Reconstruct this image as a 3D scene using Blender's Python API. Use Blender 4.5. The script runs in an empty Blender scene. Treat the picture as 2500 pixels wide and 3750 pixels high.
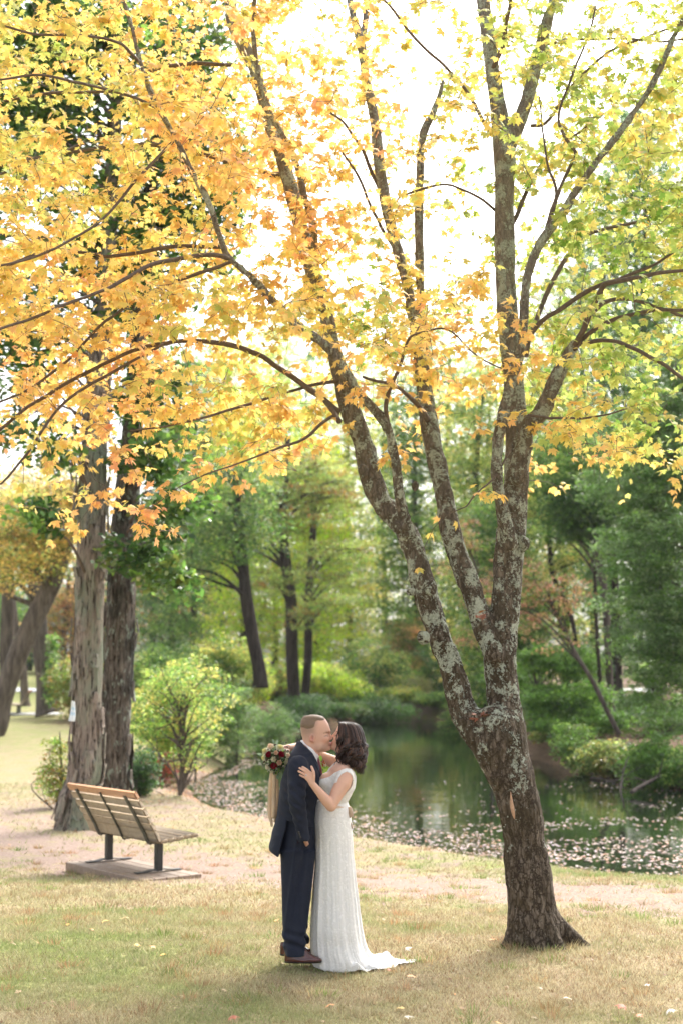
import bpy, math, random
import numpy as np
from mathutils import Vector, kdtree

SC = bpy.context.scene
COL = SC.collection
# ---------------------------------------------------------------- camera, world, sun, exposure
CAM_H = 2.22
TILT = math.atan(555.0 / 5208.0)
cam_data = bpy.data.cameras.new("camera")
cam = bpy.data.objects.new("camera", cam_data)
COL.objects.link(cam)
cam.location = (0, 0, CAM_H)
cam.rotation_euler = (math.pi / 2 + TILT, 0, 0)
cam_data.sensor_fit = 'VERTICAL'
cam_data.sensor_height = 36.0
cam_data.sensor_width = 24.0
cam_data.lens = 50.0
cam_data.clip_start = 0.1
cam_data.clip_end = 3000
cam_data.dof.use_dof = True
cam_data.dof.focus_distance = 10.9
cam_data.dof.aperture_fstop = 1.8
SC.camera = cam

SUN_EL = math.radians(46)
SUN_AZ = math.radians(28)          # from straight ahead (+Y) towards the right (+X)
w = bpy.data.worlds.new("World")
SC.world = w
w.use_nodes = True
nt = w.node_tree
nt.nodes.clear()
sky = nt.nodes.new('ShaderNodeTexSky')
sky.sky_type = 'NISHITA'
sky.sun_disc = False
sky.sun_elevation = SUN_EL
sky.sun_rotation = SUN_AZ
sky.air_density = 1.0
sky.dust_density = 6.0
sky.ozone_density = 1.0
hs = nt.nodes.new('ShaderNodeHueSaturation')
hs.inputs['Saturation'].default_value = 0.30
bg = nt.nodes.new('ShaderNodeBackground')
bg.inputs['Strength'].default_value = 0.15
wo = nt.nodes.new('ShaderNodeOutputWorld')
nt.links.new(sky.outputs[0], hs.inputs['Color'])
nt.links.new(hs.outputs[0], bg.inputs['Color'])
nt.links.new(bg.outputs[0], wo.inputs['Surface'])

sd = bpy.data.lights.new("sun", 'SUN')
sd.energy = 1.0
sd.angle = math.radians(20)
sd.color = (1.0, 0.94, 0.84)
sun = bpy.data.objects.new("sun", sd)
COL.objects.link(sun)
sv = Vector((math.sin(SUN_AZ) * math.cos(SUN_EL), math.cos(SUN_AZ) * math.cos(SUN_EL), math.sin(SUN_EL)))
sun.rotation_euler = sv.to_track_quat('Z', 'Y').to_euler()
sun.location = (20, 40, 40)

SC.view_settings.view_transform = 'Standard'
SC.view_settings.look = 'None'
SC.view_settings.exposure = 1.75
SC.view_settings.gamma = 1.0
SC.view_settings.use_curve_mapping = False
SC.render.engine = 'CYCLES'
SC.cycles.max_bounces = 8
SC.cycles.diffuse_bounces = 4
SC.cycles.glossy_bounces = 3
SC.cycles.transmission_bounces = 6
SC.cycles.transparent_max_bounces = 8
SC.cycles.use_denoising = True
SC.cycles.sample_clamp_indirect = 8.0
SC.cycles.caustics_reflective = False
SC.cycles.caustics_refractive = False

# ---------------------------------------------------------------- geometry of the view (traced points -> places in the world)
CT, ST = math.cos(TILT), math.sin(TILT)
YC = 10.76


def P(px, py, Y):
    a = (px - 1250.0) / 5208.0
    b = (1875.0 - py) / 5208.0
    dy = CT - b * ST
    s = Y / dy
    return (a * s, Y, CAM_H + (ST + b * CT) * s)


def PX(px, Y):
    return P(px, 2430, Y)[0]


def rng(seed):
    return np.random.default_rng(seed)


# ---------------------------------------------------------------- object helpers
def mesh_from(name, V, F, mat=None, smooth=True, col=None, colname="Col"):
    """V (n,3); F a list of arrays (each (m,k)) or lists of tuples."""
    me = bpy.data.meshes.new(name)
    V = np.asarray(V, dtype=np.float32)
    if isinstance(F, np.ndarray):
        F = [F]
    if F and not isinstance(F[0], np.ndarray):
        me.from_pydata([tuple(map(float, v)) for v in V], [], [tuple(int(i) for i in f) for f in F])
    else:
        F = [f for f in F if len(f)]
        loops = np.concatenate([f.reshape(-1) for f in F]).astype(np.int32)
        sizes = np.concatenate([np.full(len(f), f.shape[1], dtype=np.int32) for f in F])
        starts = np.concatenate([[0], np.cumsum(sizes)[:-1]]).astype(np.int32)
        me.vertices.add(len(V))
        me.vertices.foreach_set('co', V.reshape(-1))
        me.loops.add(len(loops))
        me.loops.foreach_set('vertex_index', loops)
        me.polygons.add(len(sizes))
        me.polygons.foreach_set('loop_start', starts)
        me.polygons.foreach_set('loop_total', sizes)
        me.update(calc_edges=True)
        me.validate()
    me.polygons.foreach_set('use_smooth', [bool(smooth)] * len(me.polygons))
    if col is not None:
        at = me.color_attributes.new(colname, 'FLOAT_COLOR', 'POINT')
        c = np.asarray(col, dtype=np.float32)
        if c.shape[1] == 3:
            c = np.concatenate([c, np.ones((len(c), 1), dtype=np.float32)], axis=1)
        at.data.foreach_set('color', c.reshape(-1))
    if mat is not None:
        me.materials.append(mat)
    return me


def link(name, me, parent=None, loc=None, label=None, category=None, group=None, kind=None):
    o = bpy.data.objects.new(name, me)
    COL.objects.link(o)
    if parent is not None:
        o.parent = parent
    if loc is not None:
        o.location = loc
    tag(o, label, category, group, kind)
    return o


def tag(o, label=None, category=None, group=None, kind=None):
    for k, v in (("label", label), ("category", category), ("group", group), ("kind", kind)):
        if v:
            o[k] = v
    return o


def empty(name, loc, label, category, group=None):
    o = bpy.data.objects.new(name, None)
    COL.objects.link(o)
    o.location = loc
    o.empty_display_size = 0.2
    tag(o, label, category, group)
    return o


def part(name, root, V, F, mat, smooth=True, col=None, label=None, parent=None):
    """A part whose vertices are given in world space; the root is unrotated."""
    off = np.array(root.location, dtype=np.float32)
    me = mesh_from(name, np.asarray(V, dtype=np.float32) - off, F, mat, smooth, col)
    o = link(name, me, parent if parent is not None else root)
    if label:
        o["label"] = label
    return o


class MB:
    """collects pieces into one mesh"""

    def __init__(s):
        s.V, s.F, s.C, s.n = [], {}, [], 0

    def add(s, V, F, col=None):
        V = np.asarray(V, dtype=np.float32)
        if isinstance(F, np.ndarray):
            F = [F]
        for f in F:
            f = np.asarray(f, dtype=np.int64)
            if len(f):
                s.F.setdefault(f.shape[1], []).append(f + s.n)
        s.V.append(V)
        if col is not None:
            c = np.asarray(col, dtype=np.float32)
            if c.ndim == 1:
                c = np.tile(c, (len(V), 1))
            s.C.append(c)
        s.n += len(V)
        return s

    def data(s):
        V = np.concatenate(s.V)
        F = [np.concatenate(v) for v in s.F.values()]
        C = np.concatenate(s.C) if s.C else None
        return V, F, C


def box_vf(c, size, R=None, bevel=0.0):
    """box with chamfered edges; centre c, full size; R 3x3 columns = axes"""
    h = np.array(size, dtype=float) / 2
    b = min(bevel, *(h * 0.45)) if bevel > 0 else 0
    if b <= 0:
        V = np.array([[x, y, z] for x in (-1, 1) for y in (-1, 1) for z in (-1, 1)], float) * h
        F = [np.array([[0, 1, 3, 2], [4, 6, 7, 5], [0, 4, 5, 1], [2, 3, 7, 6], [0, 2, 6, 4], [1, 5, 7, 3]])]
    else:
        V = []
        idx = {}
        for sx in (-1, 1):
            for sy in (-1, 1):
                for sz in (-1, 1):
                    for ax in range(3):
                        v = np.array([sx, sy, sz], float) * (h - b)
                        v[ax] = (sx, sy, sz)[ax] * h[ax]
                        idx[(sx, sy, sz, ax)] = len(V)
                        V.append(v)
        V = np.array(V)
        q, t = [], []
        for ax in range(3):
            o1, o2 = [a for a in range(3) if a != ax]
            for s_ in (-1, 1):
                f = []
                for (a, c_) in ((-1, -1), (1, -1), (1, 1), (-1, 1)):
                    k = [0, 0, 0]
                    k[ax] = s_
                    k[o1] = a
                    k[o2] = c_
                    f.append(idx[(k[0], k[1], k[2], ax)])
                q.append(f)
            for a in (-1, 1):
                for c_ in (-1, 1):
                    k1 = [0, 0, 0]
                    k1[o1] = a
                    k1[o2] = c_
                    ka, kb = list(k1), list(k1)
                    ka[ax] = -1
                    kb[ax] = 1
                    q.append([idx[(*ka, o1)], idx[(*kb, o1)], idx[(*kb, o2)], idx[(*ka, o2)]])
        for sx in (-1, 1):
            for sy in (-1, 1):
                for sz in (-1, 1):
                    t.append([idx[(sx, sy, sz, a)] for a in range(3)])
        F = [np.array(q), np.array(t)]
    if R is not None:
        V = V @ np.array(R, float).T
    return V + np.array(c, float), F


def catmull(pts, n):
    """pts (k,m) -> n points on a Catmull-Rom spline"""
    p = np.asarray(pts, float)
    if len(p) == 2:
        t = np.linspace(0, 1, n)[:, None]
        return p[0] * (1 - t) + p[1] * t
    q = np.vstack([2 * p[0] - p[1], p, 2 * p[-1] - p[-2]])
    t = np.linspace(0, len(p) - 1 - 1e-9, n)
    i = t.astype(int)
    f = (t - i)[:, None]
    a, b, c, d = q[i], q[i + 1], q[i + 2], q[i + 3]
    return 0.5 * ((2 * b) + (-a + c) * f + (2 * a - 5 * b + 4 * c - d) * f ** 2 + (-a + 3 * b - 3 * c + d) * f ** 3)


def tube_vf(C, R, ns=8, flat=1.0, wob=0.0, seed=0, cap=True, up=(0, 0, 1.0)):
    C = np.asarray(C, float)
    n = len(C)
    R = np.broadcast_to(np.asarray(R, float), (n,))
    T = np.gradient(C, axis=0)
    T /= np.linalg.norm(T, axis=1)[:, None] + 1e-9
    ref = np.array(up, float)
    if abs(T[0] @ ref) > 0.95:
        ref = np.array((1.0, 0, 0))
    N = np.zeros_like(C)
    v = ref - T[0] * (ref @ T[0])
    v /= np.linalg.norm(v)
    for i in range(n):
        v = v - T[i] * (v @ T[i])
        v /= np.linalg.norm(v) + 1e-9
        N[i] = v
    B = np.cross(T, N)
    th = np.linspace(0, 2 * np.pi, ns, endpoint=False)
    rr = np.ones((n, ns))
    if wob:
        r_ = rng(seed)
        ph = r_.uniform(0, 6.28, 6)
        zz = np.linspace(0, n * 0.35, n)[:, None]
        rr = 1 + wob * (0.5 * np.sin(2 * th + ph[0] + zz * 0.7) + 0.35 * np.sin(3 * th + ph[1] - zz) + 0.3 * np.sin(5 * th + ph[2] + zz * 1.7))
    V = C[:, None, :] + (R[:, None] * rr)[:, :, None] * (np.cos(th)[None, :, None] * N[:, None, :] * flat + np.sin(th)[None, :, None] * B[:, None, :])
    V = V.reshape(-1, 3)
    i = np.arange(n - 1)[:, None] * ns
    j = np.arange(ns)[None, :]
    k = (j + 1) % ns
    F = np.stack([i + j, i + k, i + k + ns, i + j + ns], axis=-1).reshape(-1, 4)
    Fs = [F]
    if cap:
        V = np.vstack([V, C[0], C[-1]])
        a = n * ns
        j = np.arange(ns)
        k = (j + 1) % ns
        Fs.append(np.concatenate([np.stack([np.full(ns, a), k, j], 1), np.stack([np.full(ns, a + 1), (n - 1) * ns + j, (n - 1) * ns + k], 1)]))
    return V, Fs


# ---------------------------------------------------------------- noise
def _hash(ix, iy, iz, seed):
    h = (ix.astype(np.int64) * 374761393 + iy.astype(np.int64) * 668265263 + iz.astype(np.int64) * 2147483647 + seed * 1274126177) & 0xFFFFFFFF
    h = ((h ^ (h >> 13)) * 1274126177) & 0xFFFFFFFF
    h = h ^ (h >> 16)
    return (h & 0xFFFF).astype(np.float32) / 65535.0


def noise3(x, y, z, seed=0):
    x, y, z = np.broadcast_arrays(np.asarray(x, np.float32), np.asarray(y, np.float32), np.asarray(z, np.float32))
    xi, yi, zi = np.floor(x), np.floor(y), np.floor(z)
    fx, fy, fz = x - xi, y - yi, z - zi
    fx = fx * fx * (3 - 2 * fx)
    fy = fy * fy * (3 - 2 * fy)
    fz = fz * fz * (3 - 2 * fz)
    xi, yi, zi = xi.astype(np.int64), yi.astype(np.int64), zi.astype(np.int64)
    r = 0
    for dx in (0, 1):
        for dy in (0, 1):
            for dz in (0, 1):
                wt = (fx if dx else 1 - fx) * (fy if dy else 1 - fy) * (fz if dz else 1 - fz)
                r = r + wt * _hash(xi + dx, yi + dy, zi + dz, seed)
    return r


def fbm(x, y, z, seed=0, octv=3):
    s, a, t = 0, 1.0, 0
    x, y, z = np.asarray(x), np.asarray(y), np.asarray(z)
    for o in range(octv):
        s = s + a * noise3(x * 2 ** o, y * 2 ** o, z * 2 ** o, seed + o)
        t += a
        a *= 0.5
    return s / t


# ---------------------------------------------------------------- SDF fields and surface nets
class Field:
    def __init__(s, lo, hi, vox):
        lo, hi = np.array(lo, float), np.array(hi, float)
        s.lo, hi = np.minimum(lo, hi) - 0.012, np.maximum(lo, hi) + 0.012
        s.vox = vox
        s.dim = np.ceil((hi - s.lo) / vox).astype(int) + 1
        s.D = np.full(s.dim, 9.0, dtype=np.float32)

    def window(s, lo, hi, pad):
        a = np.clip(np.floor((np.array(lo) - pad - s.lo) / s.vox).astype(int), 0, s.dim - 1)
        b = np.clip(np.ceil((np.array(hi) + pad - s.lo) / s.vox).astype(int) + 1, 1, s.dim)
        sl = tuple(slice(a[i], b[i]) for i in range(3))
        ax = [(s.lo[i] + np.arange(a[i], b[i]) * s.vox).astype(np.float32) for i in range(3)]
        X, Y, Z = ax[0][:, None, None], ax[1][None, :, None], ax[2][None, None, :]
        return sl, X, Y, Z

    def put(s, lo, hi, fn, k=0.01, op='u', pad=None):
        pad = (max(k, 0.03) + 2 * s.vox + 0.01) if pad is None else pad
        sl, X, Y, Z = s.window(lo, hi, pad)
        a = s.D[sl]
        if a.size == 0:
            return s
        b = fn(X, Y, Z)
        b = np.broadcast_to(b, a.shape).astype(np.float32)
        if op == 'u':
            if k > 0:
                h = np.clip(0.5 + 0.5 * (a - b) / k, 0, 1)
                s.D[sl] = a * (1 - h) + b * h - k * h * (1 - h)
            else:
                s.D[sl] = np.minimum(a, b)
        elif op == 'sub':
            nb = -b
            h = np.clip(0.5 - 0.5 * (a - nb) / max(k, 1e-6), 0, 1)
            s.D[sl] = a * (1 - h) + nb * h + k * h * (1 - h)
        elif op == 'int':
            s.D[sl] = np.maximum(a, b)
        return s

    def cone(s, a, b, ra, rb, k=0.01, op='u'):
        a, b = np.array(a, float), np.array(b, float)
        ba = b - a
        l2 = float(ba @ ba) + 1e-12

        def fn(X, Y, Z):
            px, py, pz = X - a[0], Y - a[1], Z - a[2]
            t = np.clip((px * ba[0] + py * ba[1] + pz * ba[2]) / l2, 0, 1)
            d = np.sqrt((px - ba[0] * t) ** 2 + (py - ba[1] * t) ** 2 + (pz - ba[2] * t) ** 2)
            return d - (ra + (rb - ra) * t)
        r = max(ra, rb)
        return s.put(np.minimum(a, b) - r, np.maximum(a, b) + r, fn, k, op)

    def chain(s, pts, k=0.01, op='u'):
        pts = [tuple(float(v) for v in p) for p in pts]
        A = np.array(pts)
        lo = (A[:, :3] - A[:, 3:4]).min(0)
        hi = (A[:, :3] + A[:, 3:4]).max(0)
        pad = k + 2 * s.vox + 0.01
        sl, X, Y, Z = s.window(lo, hi, pad)
        sub = Field.__new__(Field)
        sub.vox = s.vox
        sub.lo = s.lo + np.array([q.start for q in sl]) * s.vox
        sub.D = np.full([q.stop - q.start for q in sl], 9.0, dtype=np.float32)
        sub.dim = np.array(sub.D.shape)
        for p, q in zip(pts[:-1], pts[1:]):
            sub.cone(p[:3], q[:3], p[3], q[3], 0.0)
            # a wide margin so that the blend below sees true distances
        D = sub.D
        return s.put(lo, hi, lambda X, Y, Z: D, k, op, pad)

    def ell(s, c, r, k=0.01, op='u', R=None):
        c, r = np.array(c, float), np.array(r, float)
        Rm = np.eye(3) if R is None else np.array(R, float)

        def fn(X, Y, Z):
            px, py, pz = X - c[0], Y - c[1], Z - c[2]
            u = px * Rm[0, 0] + py * Rm[1, 0] + pz * Rm[2, 0]
            v = px * Rm[0, 1] + py * Rm[1, 1] + pz * Rm[2, 1]
            t = px * Rm[0, 2] + py * Rm[1, 2] + pz * Rm[2, 2]
            k0 = np.sqrt((u / r[0]) ** 2 + (v / r[1]) ** 2 + (t / r[2]) ** 2)
            k1 = np.sqrt((u / r[0] ** 2) ** 2 + (v / r[1] ** 2) ** 2 + (t / r[2] ** 2) ** 2) + 1e-6
            return k0 * (k0 - 1) / k1
        m = r.max() if R is not None else r
        return s.put(c - m, c + m, fn, k, op)

    def loft(s, keys, k=0.01, op='u', p=2.0, grow=0.0, pad=None):
        """keys rows: z, xfront(min), xback(max), half depth, y centre"""
        K = np.array(sorted(keys), float)
        z = K[:, 0]

        def fn(X, Y, Z):
            zz = Z.ravel()
            x0 = np.interp(zz, z, K[:, 1])[None, None, :] - grow
            x1 = np.interp(zz, z, K[:, 2])[None, None, :] + grow
            ry = np.interp(zz, z, K[:, 3])[None, None, :] + grow
            yc = np.interp(zz, z, K[:, 4])[None, None, :]
            cx, rx = (x0 + x1) / 2, np.maximum((x1 - x0) / 2, 1e-4)
            ry = np.maximum(ry, 1e-4)
            rho = (np.abs((X - cx) / rx) ** p + np.abs((Y - yc) / ry) ** p) ** (1.0 / p)
            d = (rho - 1) * np.minimum(rx, ry)
            dz = np.maximum(z[0] - grow - zz, zz - z[-1] - grow)[None, None, :]
            return np.maximum(d, dz)
        g = grow
        lo = (K[:, 1].min() - g, (K[:, 4] - K[:, 3]).min() - g, z[0] - g)
        hi = (K[:, 2].max() + g, (K[:, 4] + K[:, 3]).max() + g, z[-1] + g)
        return s.put(lo, hi, fn, k, op, pad)

    def mesh(s, smooth_it=0):
        D = s.D
        nx, ny, nz = D.shape
        inside = D < 0
        cnt = np.zeros((nx - 1, ny - 1, nz - 1), np.uint8)
        for dx in (0, 1):
            for dy in (0, 1):
                for dz in (0, 1):
                    cnt += inside[dx:nx - 1 + dx, dy:ny - 1 + dy, dz:nz - 1 + dz]
        act = (cnt > 0) & (cnt < 8)
        I = np.argwhere(act)
        idm = np.full(act.shape, -1, np.int64)
        idm[act] = np.arange(len(I))
        c = {}
        for dx in (0, 1):
            for dy in (0, 1):
                for dz in (0, 1):
                    c[(dx, dy, dz)] = D[I[:, 0] + dx, I[:, 1] + dy, I[:, 2] + dz]
        acc = np.zeros((len(I), 3))
        m = np.zeros(len(I))
        edges = []
        for a in c:
            for ax in range(3):
                if a[ax] == 0:
                    b = list(a)
                    b[ax] = 1
                    edges.append((a, tuple(b)))
        for a, b in edges:
            va, vb = c[a], c[b]
            x = (va < 0) != (vb < 0)
            t = np.where(x, va / np.where(x, va - vb, 1), 0)
            pa, pb = np.array(a, float), np.array(b, float)
            acc += np.where(x[:, None], pa[None] + (pb - pa)[None] * t[:, None], 0)
            m += x
        V = (I + acc / np.maximum(m, 1)[:, None]) * s.vox + s.lo
        F = []
        for ax in range(3):
            o1, o2 = (ax + 1) % 3, (ax + 2) % 3
            sl0 = [slice(None)] * 3
            sl1 = [slice(None)] * 3
            sl0[ax] = slice(0, -1)
            sl1[ax] = slice(1, None)
            x = inside[tuple(sl0)] != inside[tuple(sl1)]
            E = np.argwhere(x)
            ok = (E[:, o1] > 0) & (E[:, o2] > 0) & (E[:, o1] < D.shape[o1] - 1) & (E[:, o2] < D.shape[o2] - 1)
            E = E[ok]
            if not len(E):
                continue
            flip = inside[tuple(sl0)][tuple(E.T)]
            q = []
            for (d1, d2) in ((-1, -1), (0, -1), (0, 0), (-1, 0)):
                e = E.copy()
                e[:, o1] += d1
                e[:, o2] += d2
                q.append(idm[tuple(e.T)])
            q = np.stack(q, 1)
            q[~flip] = q[~flip][:, ::-1]
            F.append(q)
        F = np.concatenate(F)
        if smooth_it:
            V = relax(V, F, smooth_it)
        return V, F


def relax(V, F, it, lam=0.5):
    E = np.concatenate([F[:, [0, 1]], F[:, [1, 2]], F[:, [2, 3]], F[:, [3, 0]]])
    E = np.concatenate([E, E[:, ::-1]])
    n = len(V)
    deg = np.bincount(E[:, 0], minlength=n)[:, None]
    for _ in range(it):
        A = np.stack([np.bincount(E[:, 0], weights=V[E[:, 1], a], minlength=n) for a in range(3)], 1) / np.maximum(deg, 1)
        V = V + (A - V) * lam
    return V


def poly_sd(X, Z, poly):
    """signed distance to a 2-D polygon (negative inside); X, Z broadcastable"""
    p = np.array(poly, float)
    d = None
    ins = None
    for i in range(len(p)):
        a, b = p[i], p[(i + 1) % len(p)]
        e = b - a
        wx, wz = X - a[0], Z - a[1]
        t = np.clip((wx * e[0] + wz * e[1]) / (e @ e + 1e-12), 0, 1)
        dd = (wx - e[0] * t) ** 2 + (wz - e[1] * t) ** 2
        c = ((a[1] <= Z) & (b[1] > Z)) | ((b[1] <= Z) & (a[1] > Z))
        den = (b[1] - a[1]) if abs(b[1] - a[1]) > 1e-9 else 1e-9
        xx = a[0] + (Z - a[1]) * (b[0] - a[0]) / den
        cr = c & (X < xx)
        d = dd if d is None else np.minimum(d, dd)
        ins = cr if ins is None else (ins ^ cr)
    return np.where(ins, -1, 1) * np.sqrt(d)


def copy_tree(root, loc, label, scale=None, rotz=None):
    r = root.copy()
    COL.objects.link(r)
    r.location = loc
    r["label"] = label
    if scale is not None:
        r.scale = scale if hasattr(scale, '__len__') else (scale,) * 3
    if rotz is not None:
        r.rotation_euler = (0, 0, rotz)
    for ch in list(root.children):
        c = ch.copy()
        COL.objects.link(c)
        c.parent = r
        for g in ch.children:
            d = g.copy()
            COL.objects.link(d)
            d.parent = c
    return r
# ---------------------------------------------------------------- materials
def newmat(name):
    m = bpy.data.materials.new(name)
    m.use_nodes = True
    nt = m.node_tree
    nt.nodes.clear()
    out = nt.nodes.new('ShaderNodeOutputMaterial')
    return m, nt, out


def nd(nt, t, **kw):
    n = nt.nodes.new(t)
    for k, v in kw.items():
        if hasattr(n, k) and k not in n.inputs:
            setattr(n, k, v)
        else:
            n.inputs[k].default_value = v
    return n


def ln(nt, a, b):
    nt.links.new(a, b)


def bsdf(nt, out, color=(0.5, 0.5, 0.5), rough=0.7, **kw):
    b = nt.nodes.new('ShaderNodeBsdfPrincipled')
    if not isinstance(color, tuple):
        ln(nt, color, b.inputs['Base Color'])
    else:
        b.inputs['Base Color'].default_value = (*color, 1)
    b.inputs['Roughness'].default_value = rough
    for k, v in kw.items():
        b.inputs[k.replace('_', ' ')].default_value = v
    if out is not None:
        ln(nt, b.outputs[0], out.inputs['Surface'])
    return b


def ramp(nt, src, stops):
    r = nt.nodes.new('ShaderNodeValToRGB')
    el = r.color_ramp.elements
    while len(el) < len(stops):
        el.new(0.5)
    for e, (p, c) in zip(el, stops):
        e.position = p
        e.color = (*c, 1) if len(c) == 3 else c
    ln(nt, src, r.inputs[0])
    return r


def coords(nt, scale=(1, 1, 1), kind='Object', rot=(0, 0, 0)):
    tc = nt.nodes.new('ShaderNodeTexCoord')
    mp = nt.nodes.new('ShaderNodeMapping')
    mp.inputs['Scale'].default_value = scale
    mp.inputs['Rotation'].default_value = rot
    ln(nt, tc.outputs[kind], mp.inputs[0])
    return mp.outputs[0]


def noise(nt, vec, scale=5, detail=3, rough=0.6, dist=0.0):
    n = nd(nt, 'ShaderNodeTexNoise', Scale=scale, Detail=detail, Roughness=rough, Distortion=dist)
    if vec is not None:
        ln(nt, vec, n.inputs['Vector'])
    return n


def mixc(nt, fac, a, b):
    m = nt.nodes.new('ShaderNodeMix')
    m.data_type = 'RGBA'
    for s, v in ((m.inputs[6], a), (m.inputs[7], b)):
        if isinstance(v, tuple):
            s.default_value = (*v, 1)
        else:
            ln(nt, v, s)
    if isinstance(fac, (int, float)):
        m.inputs[0].default_value = fac
    else:
        ln(nt, fac, m.inputs[0])
    return m.outputs[2]


def mathn(nt, op, a, b=None, clamp=False):
    m = nt.nodes.new('ShaderNodeMath')
    m.operation = op
    m.use_clamp = clamp
    for s, v in ((m.inputs[0], a), (m.inputs[1], b)):
        if v is None:
            continue
        if isinstance(v, (int, float)):
            s.default_value = v
        else:
            ln(nt, v, s)
    return m.outputs[0]


def bump(nt, b, height, strength=0.5, dist=0.01):
    bm = nd(nt, 'ShaderNodeBump', Strength=strength, Distance=dist)
    ln(nt, height, bm.inputs['Height'])
    ln(nt, bm.outputs[0], b.inputs['Normal'])
    return bm


def attr(nt, name='Col'):
    a = nt.nodes.new('ShaderNodeAttribute')
    a.attribute_name = name
    return a.outputs['Color']


def mat_leaf(name, trans=0.5, rough=0.5, gloss=0.25, tgain=1.2):
    m, nt, out = newmat(name)
    c = attr(nt)
    b = bsdf(nt, None, c, rough, Specular_IOR_Level=gloss)
    t = nt.nodes.new('ShaderNodeBsdfTranslucent')
    hsv = nt.nodes.new('ShaderNodeHueSaturation')
    hsv.inputs['Value'].default_value = tgain
    hsv.inputs['Saturation'].default_value = 1.0
    ln(nt, c, hsv.inputs['Color'])
    ln(nt, hsv.outputs[0], t.inputs[0])
    mx = nt.nodes.new('ShaderNodeMixShader')
    mx.inputs[0].default_value = trans
    ln(nt, b.outputs[0], mx.inputs[1])
    ln(nt, t.outputs[0], mx.inputs[2])
    ln(nt, mx.outputs[0], out.inputs['Surface'])
    return m


def mat_plain(name, color, rough=0.6, bump_scale=None, bump_str=0.3, vary=0.15, bdist=0.004, **kw):
    m, nt, out = newmat(name)
    v = coords(nt)
    n = noise(nt, v, bump_scale or 20, 4)
    c2 = tuple(min(1, x * (1 + vary)) for x in color)
    c1 = tuple(x * (1 - vary) for x in color)
    r = ramp(nt, n.outputs[0], [(0.3, c1), (0.7, c2)])
    b = bsdf(nt, out, r.outputs[0], rough, **kw)
    bump(nt, b, n.outputs[0], bump_str, bdist)
    return m


def mat_attr(name, rough=0.6, bs=60, bstr=0.2, bdist=0.003, **kw):
    m, nt, out = newmat(name)
    b = bsdf(nt, out, attr(nt), rough, **kw)
    n = noise(nt, coords(nt), bs, 3)
    bump(nt, b, n.outputs[0], bstr, bdist)
    return m


def mat_maple_bark():
    m, nt, out = newmat("maple_bark")
    v = coords(nt)
    ridge = noise(nt, coords(nt, (1, 1, 0.30)), 34, 6, 0.68, 0.9)
    plate = nd(nt, 'ShaderNodeTexVoronoi', Scale=22.0)
    plate.feature = 'DISTANCE_TO_EDGE'
    vm = nt.nodes.new('ShaderNodeVectorMath')
    vm.operation = 'MULTIPLY_ADD'
    vm.inputs[1].default_value = (0.09, 0.09, 0.09)
    ln(nt, noise(nt, v, 14, 4, 0.7).outputs['Color'], vm.inputs[0])
    ln(nt, coords(nt, (1, 1, 0.28)), vm.inputs[2])
    ln(nt, vm.outputs[0], plate.inputs['Vector'])
    crack = ramp(nt, plate.outputs['Distance'], [(0.02, (0, 0, 0)), (0.16, (1, 1, 1))])
    base = ramp(nt, ridge.outputs[0], [(0.30, (0.035, 0.027, 0.020)), (0.48, (0.12, 0.094, 0.070)), (0.68, (0.26, 0.215, 0.17))])
    base2 = mixc(nt, crack.outputs[0], (0.045, 0.034, 0.025), base.outputs[0])
    moss = ramp(nt, noise(nt, v, 2.1, 4, 0.75, 0.8).outputs[0], [(0.46, (0, 0, 0)), (0.60, (0.6, 0.6, 0.6))])
    dark = mixc(nt, moss.outputs[0], base2, (0.055, 0.042, 0.022))
    l1 = noise(nt, coords(nt, (1, 1, 0.8)), 9.0, 3, 0.55, 0.3)
    l2 = noise(nt, v, 46, 4, 0.8, 0.2)
    s = mathn(nt, 'ADD', mathn(nt, 'MULTIPLY', l1.outputs[0], 0.60), mathn(nt, 'MULTIPLY', l2.outputs[0], 0.58))
    sep = nt.nodes.new('ShaderNodeSeparateXYZ')
    tc = nt.nodes.new('ShaderNodeTexCoord')
    ln(nt, tc.outputs['Object'], sep.inputs[0])
    hz = nt.nodes.new('ShaderNodeMapRange')
    for k_, v_ in zip(('From Min', 'From Max', 'To Min', 'To Max'), (0.45, 1.9, -0.15, -0.004)):
        hz.inputs[k_].default_value = v_
    ln(nt, sep.outputs[2], hz.inputs['Value'])
    s2 = mathn(nt, 'ADD', s, hz.outputs[0])
    mask = ramp(nt, s2, [(0.606, (0, 0, 0)), (0.622, (1, 1, 1))])
    lc = ramp(nt, noise(nt, v, 70, 3, 0.7).outputs[0], [(0.3, (0.27, 0.30, 0.24)), (0.7, (0.50, 0.53, 0.44))])
    up = nt.nodes.new('ShaderNodeMapRange')      # younger wood higher up is paler and smoother; also lightened to offset the backlight
    for k_, v_ in zip(('From Min', 'From Max', 'To Min', 'To Max'), (2.4, 5.5, 0.0, 0.75)):
        up.inputs[k_].default_value = v_
    ln(nt, sep.outputs[2], up.inputs['Value'])
    pale = ramp(nt, ridge.outputs[0], [(0.30, (0.13, 0.11, 0.09)), (0.62, (0.36, 0.32, 0.27))])
    dark = mixc(nt, up.outputs[0], dark, pale.outputs[0])
    c = mixc(nt, mask.outputs[0], dark, lc.outputs[0])
    b = bsdf(nt, out, c, 0.9, Specular_IOR_Level=0.15)
    h = mathn(nt, 'ADD', mathn(nt, 'ADD', ridge.outputs[0], mathn(nt, 'MULTIPLY', mask.outputs[0], 0.20)), mathn(nt, 'MULTIPLY', crack.outputs[0], 0.35))
    bump(nt, b, h, 1.0, 0.02)
    return m


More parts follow.
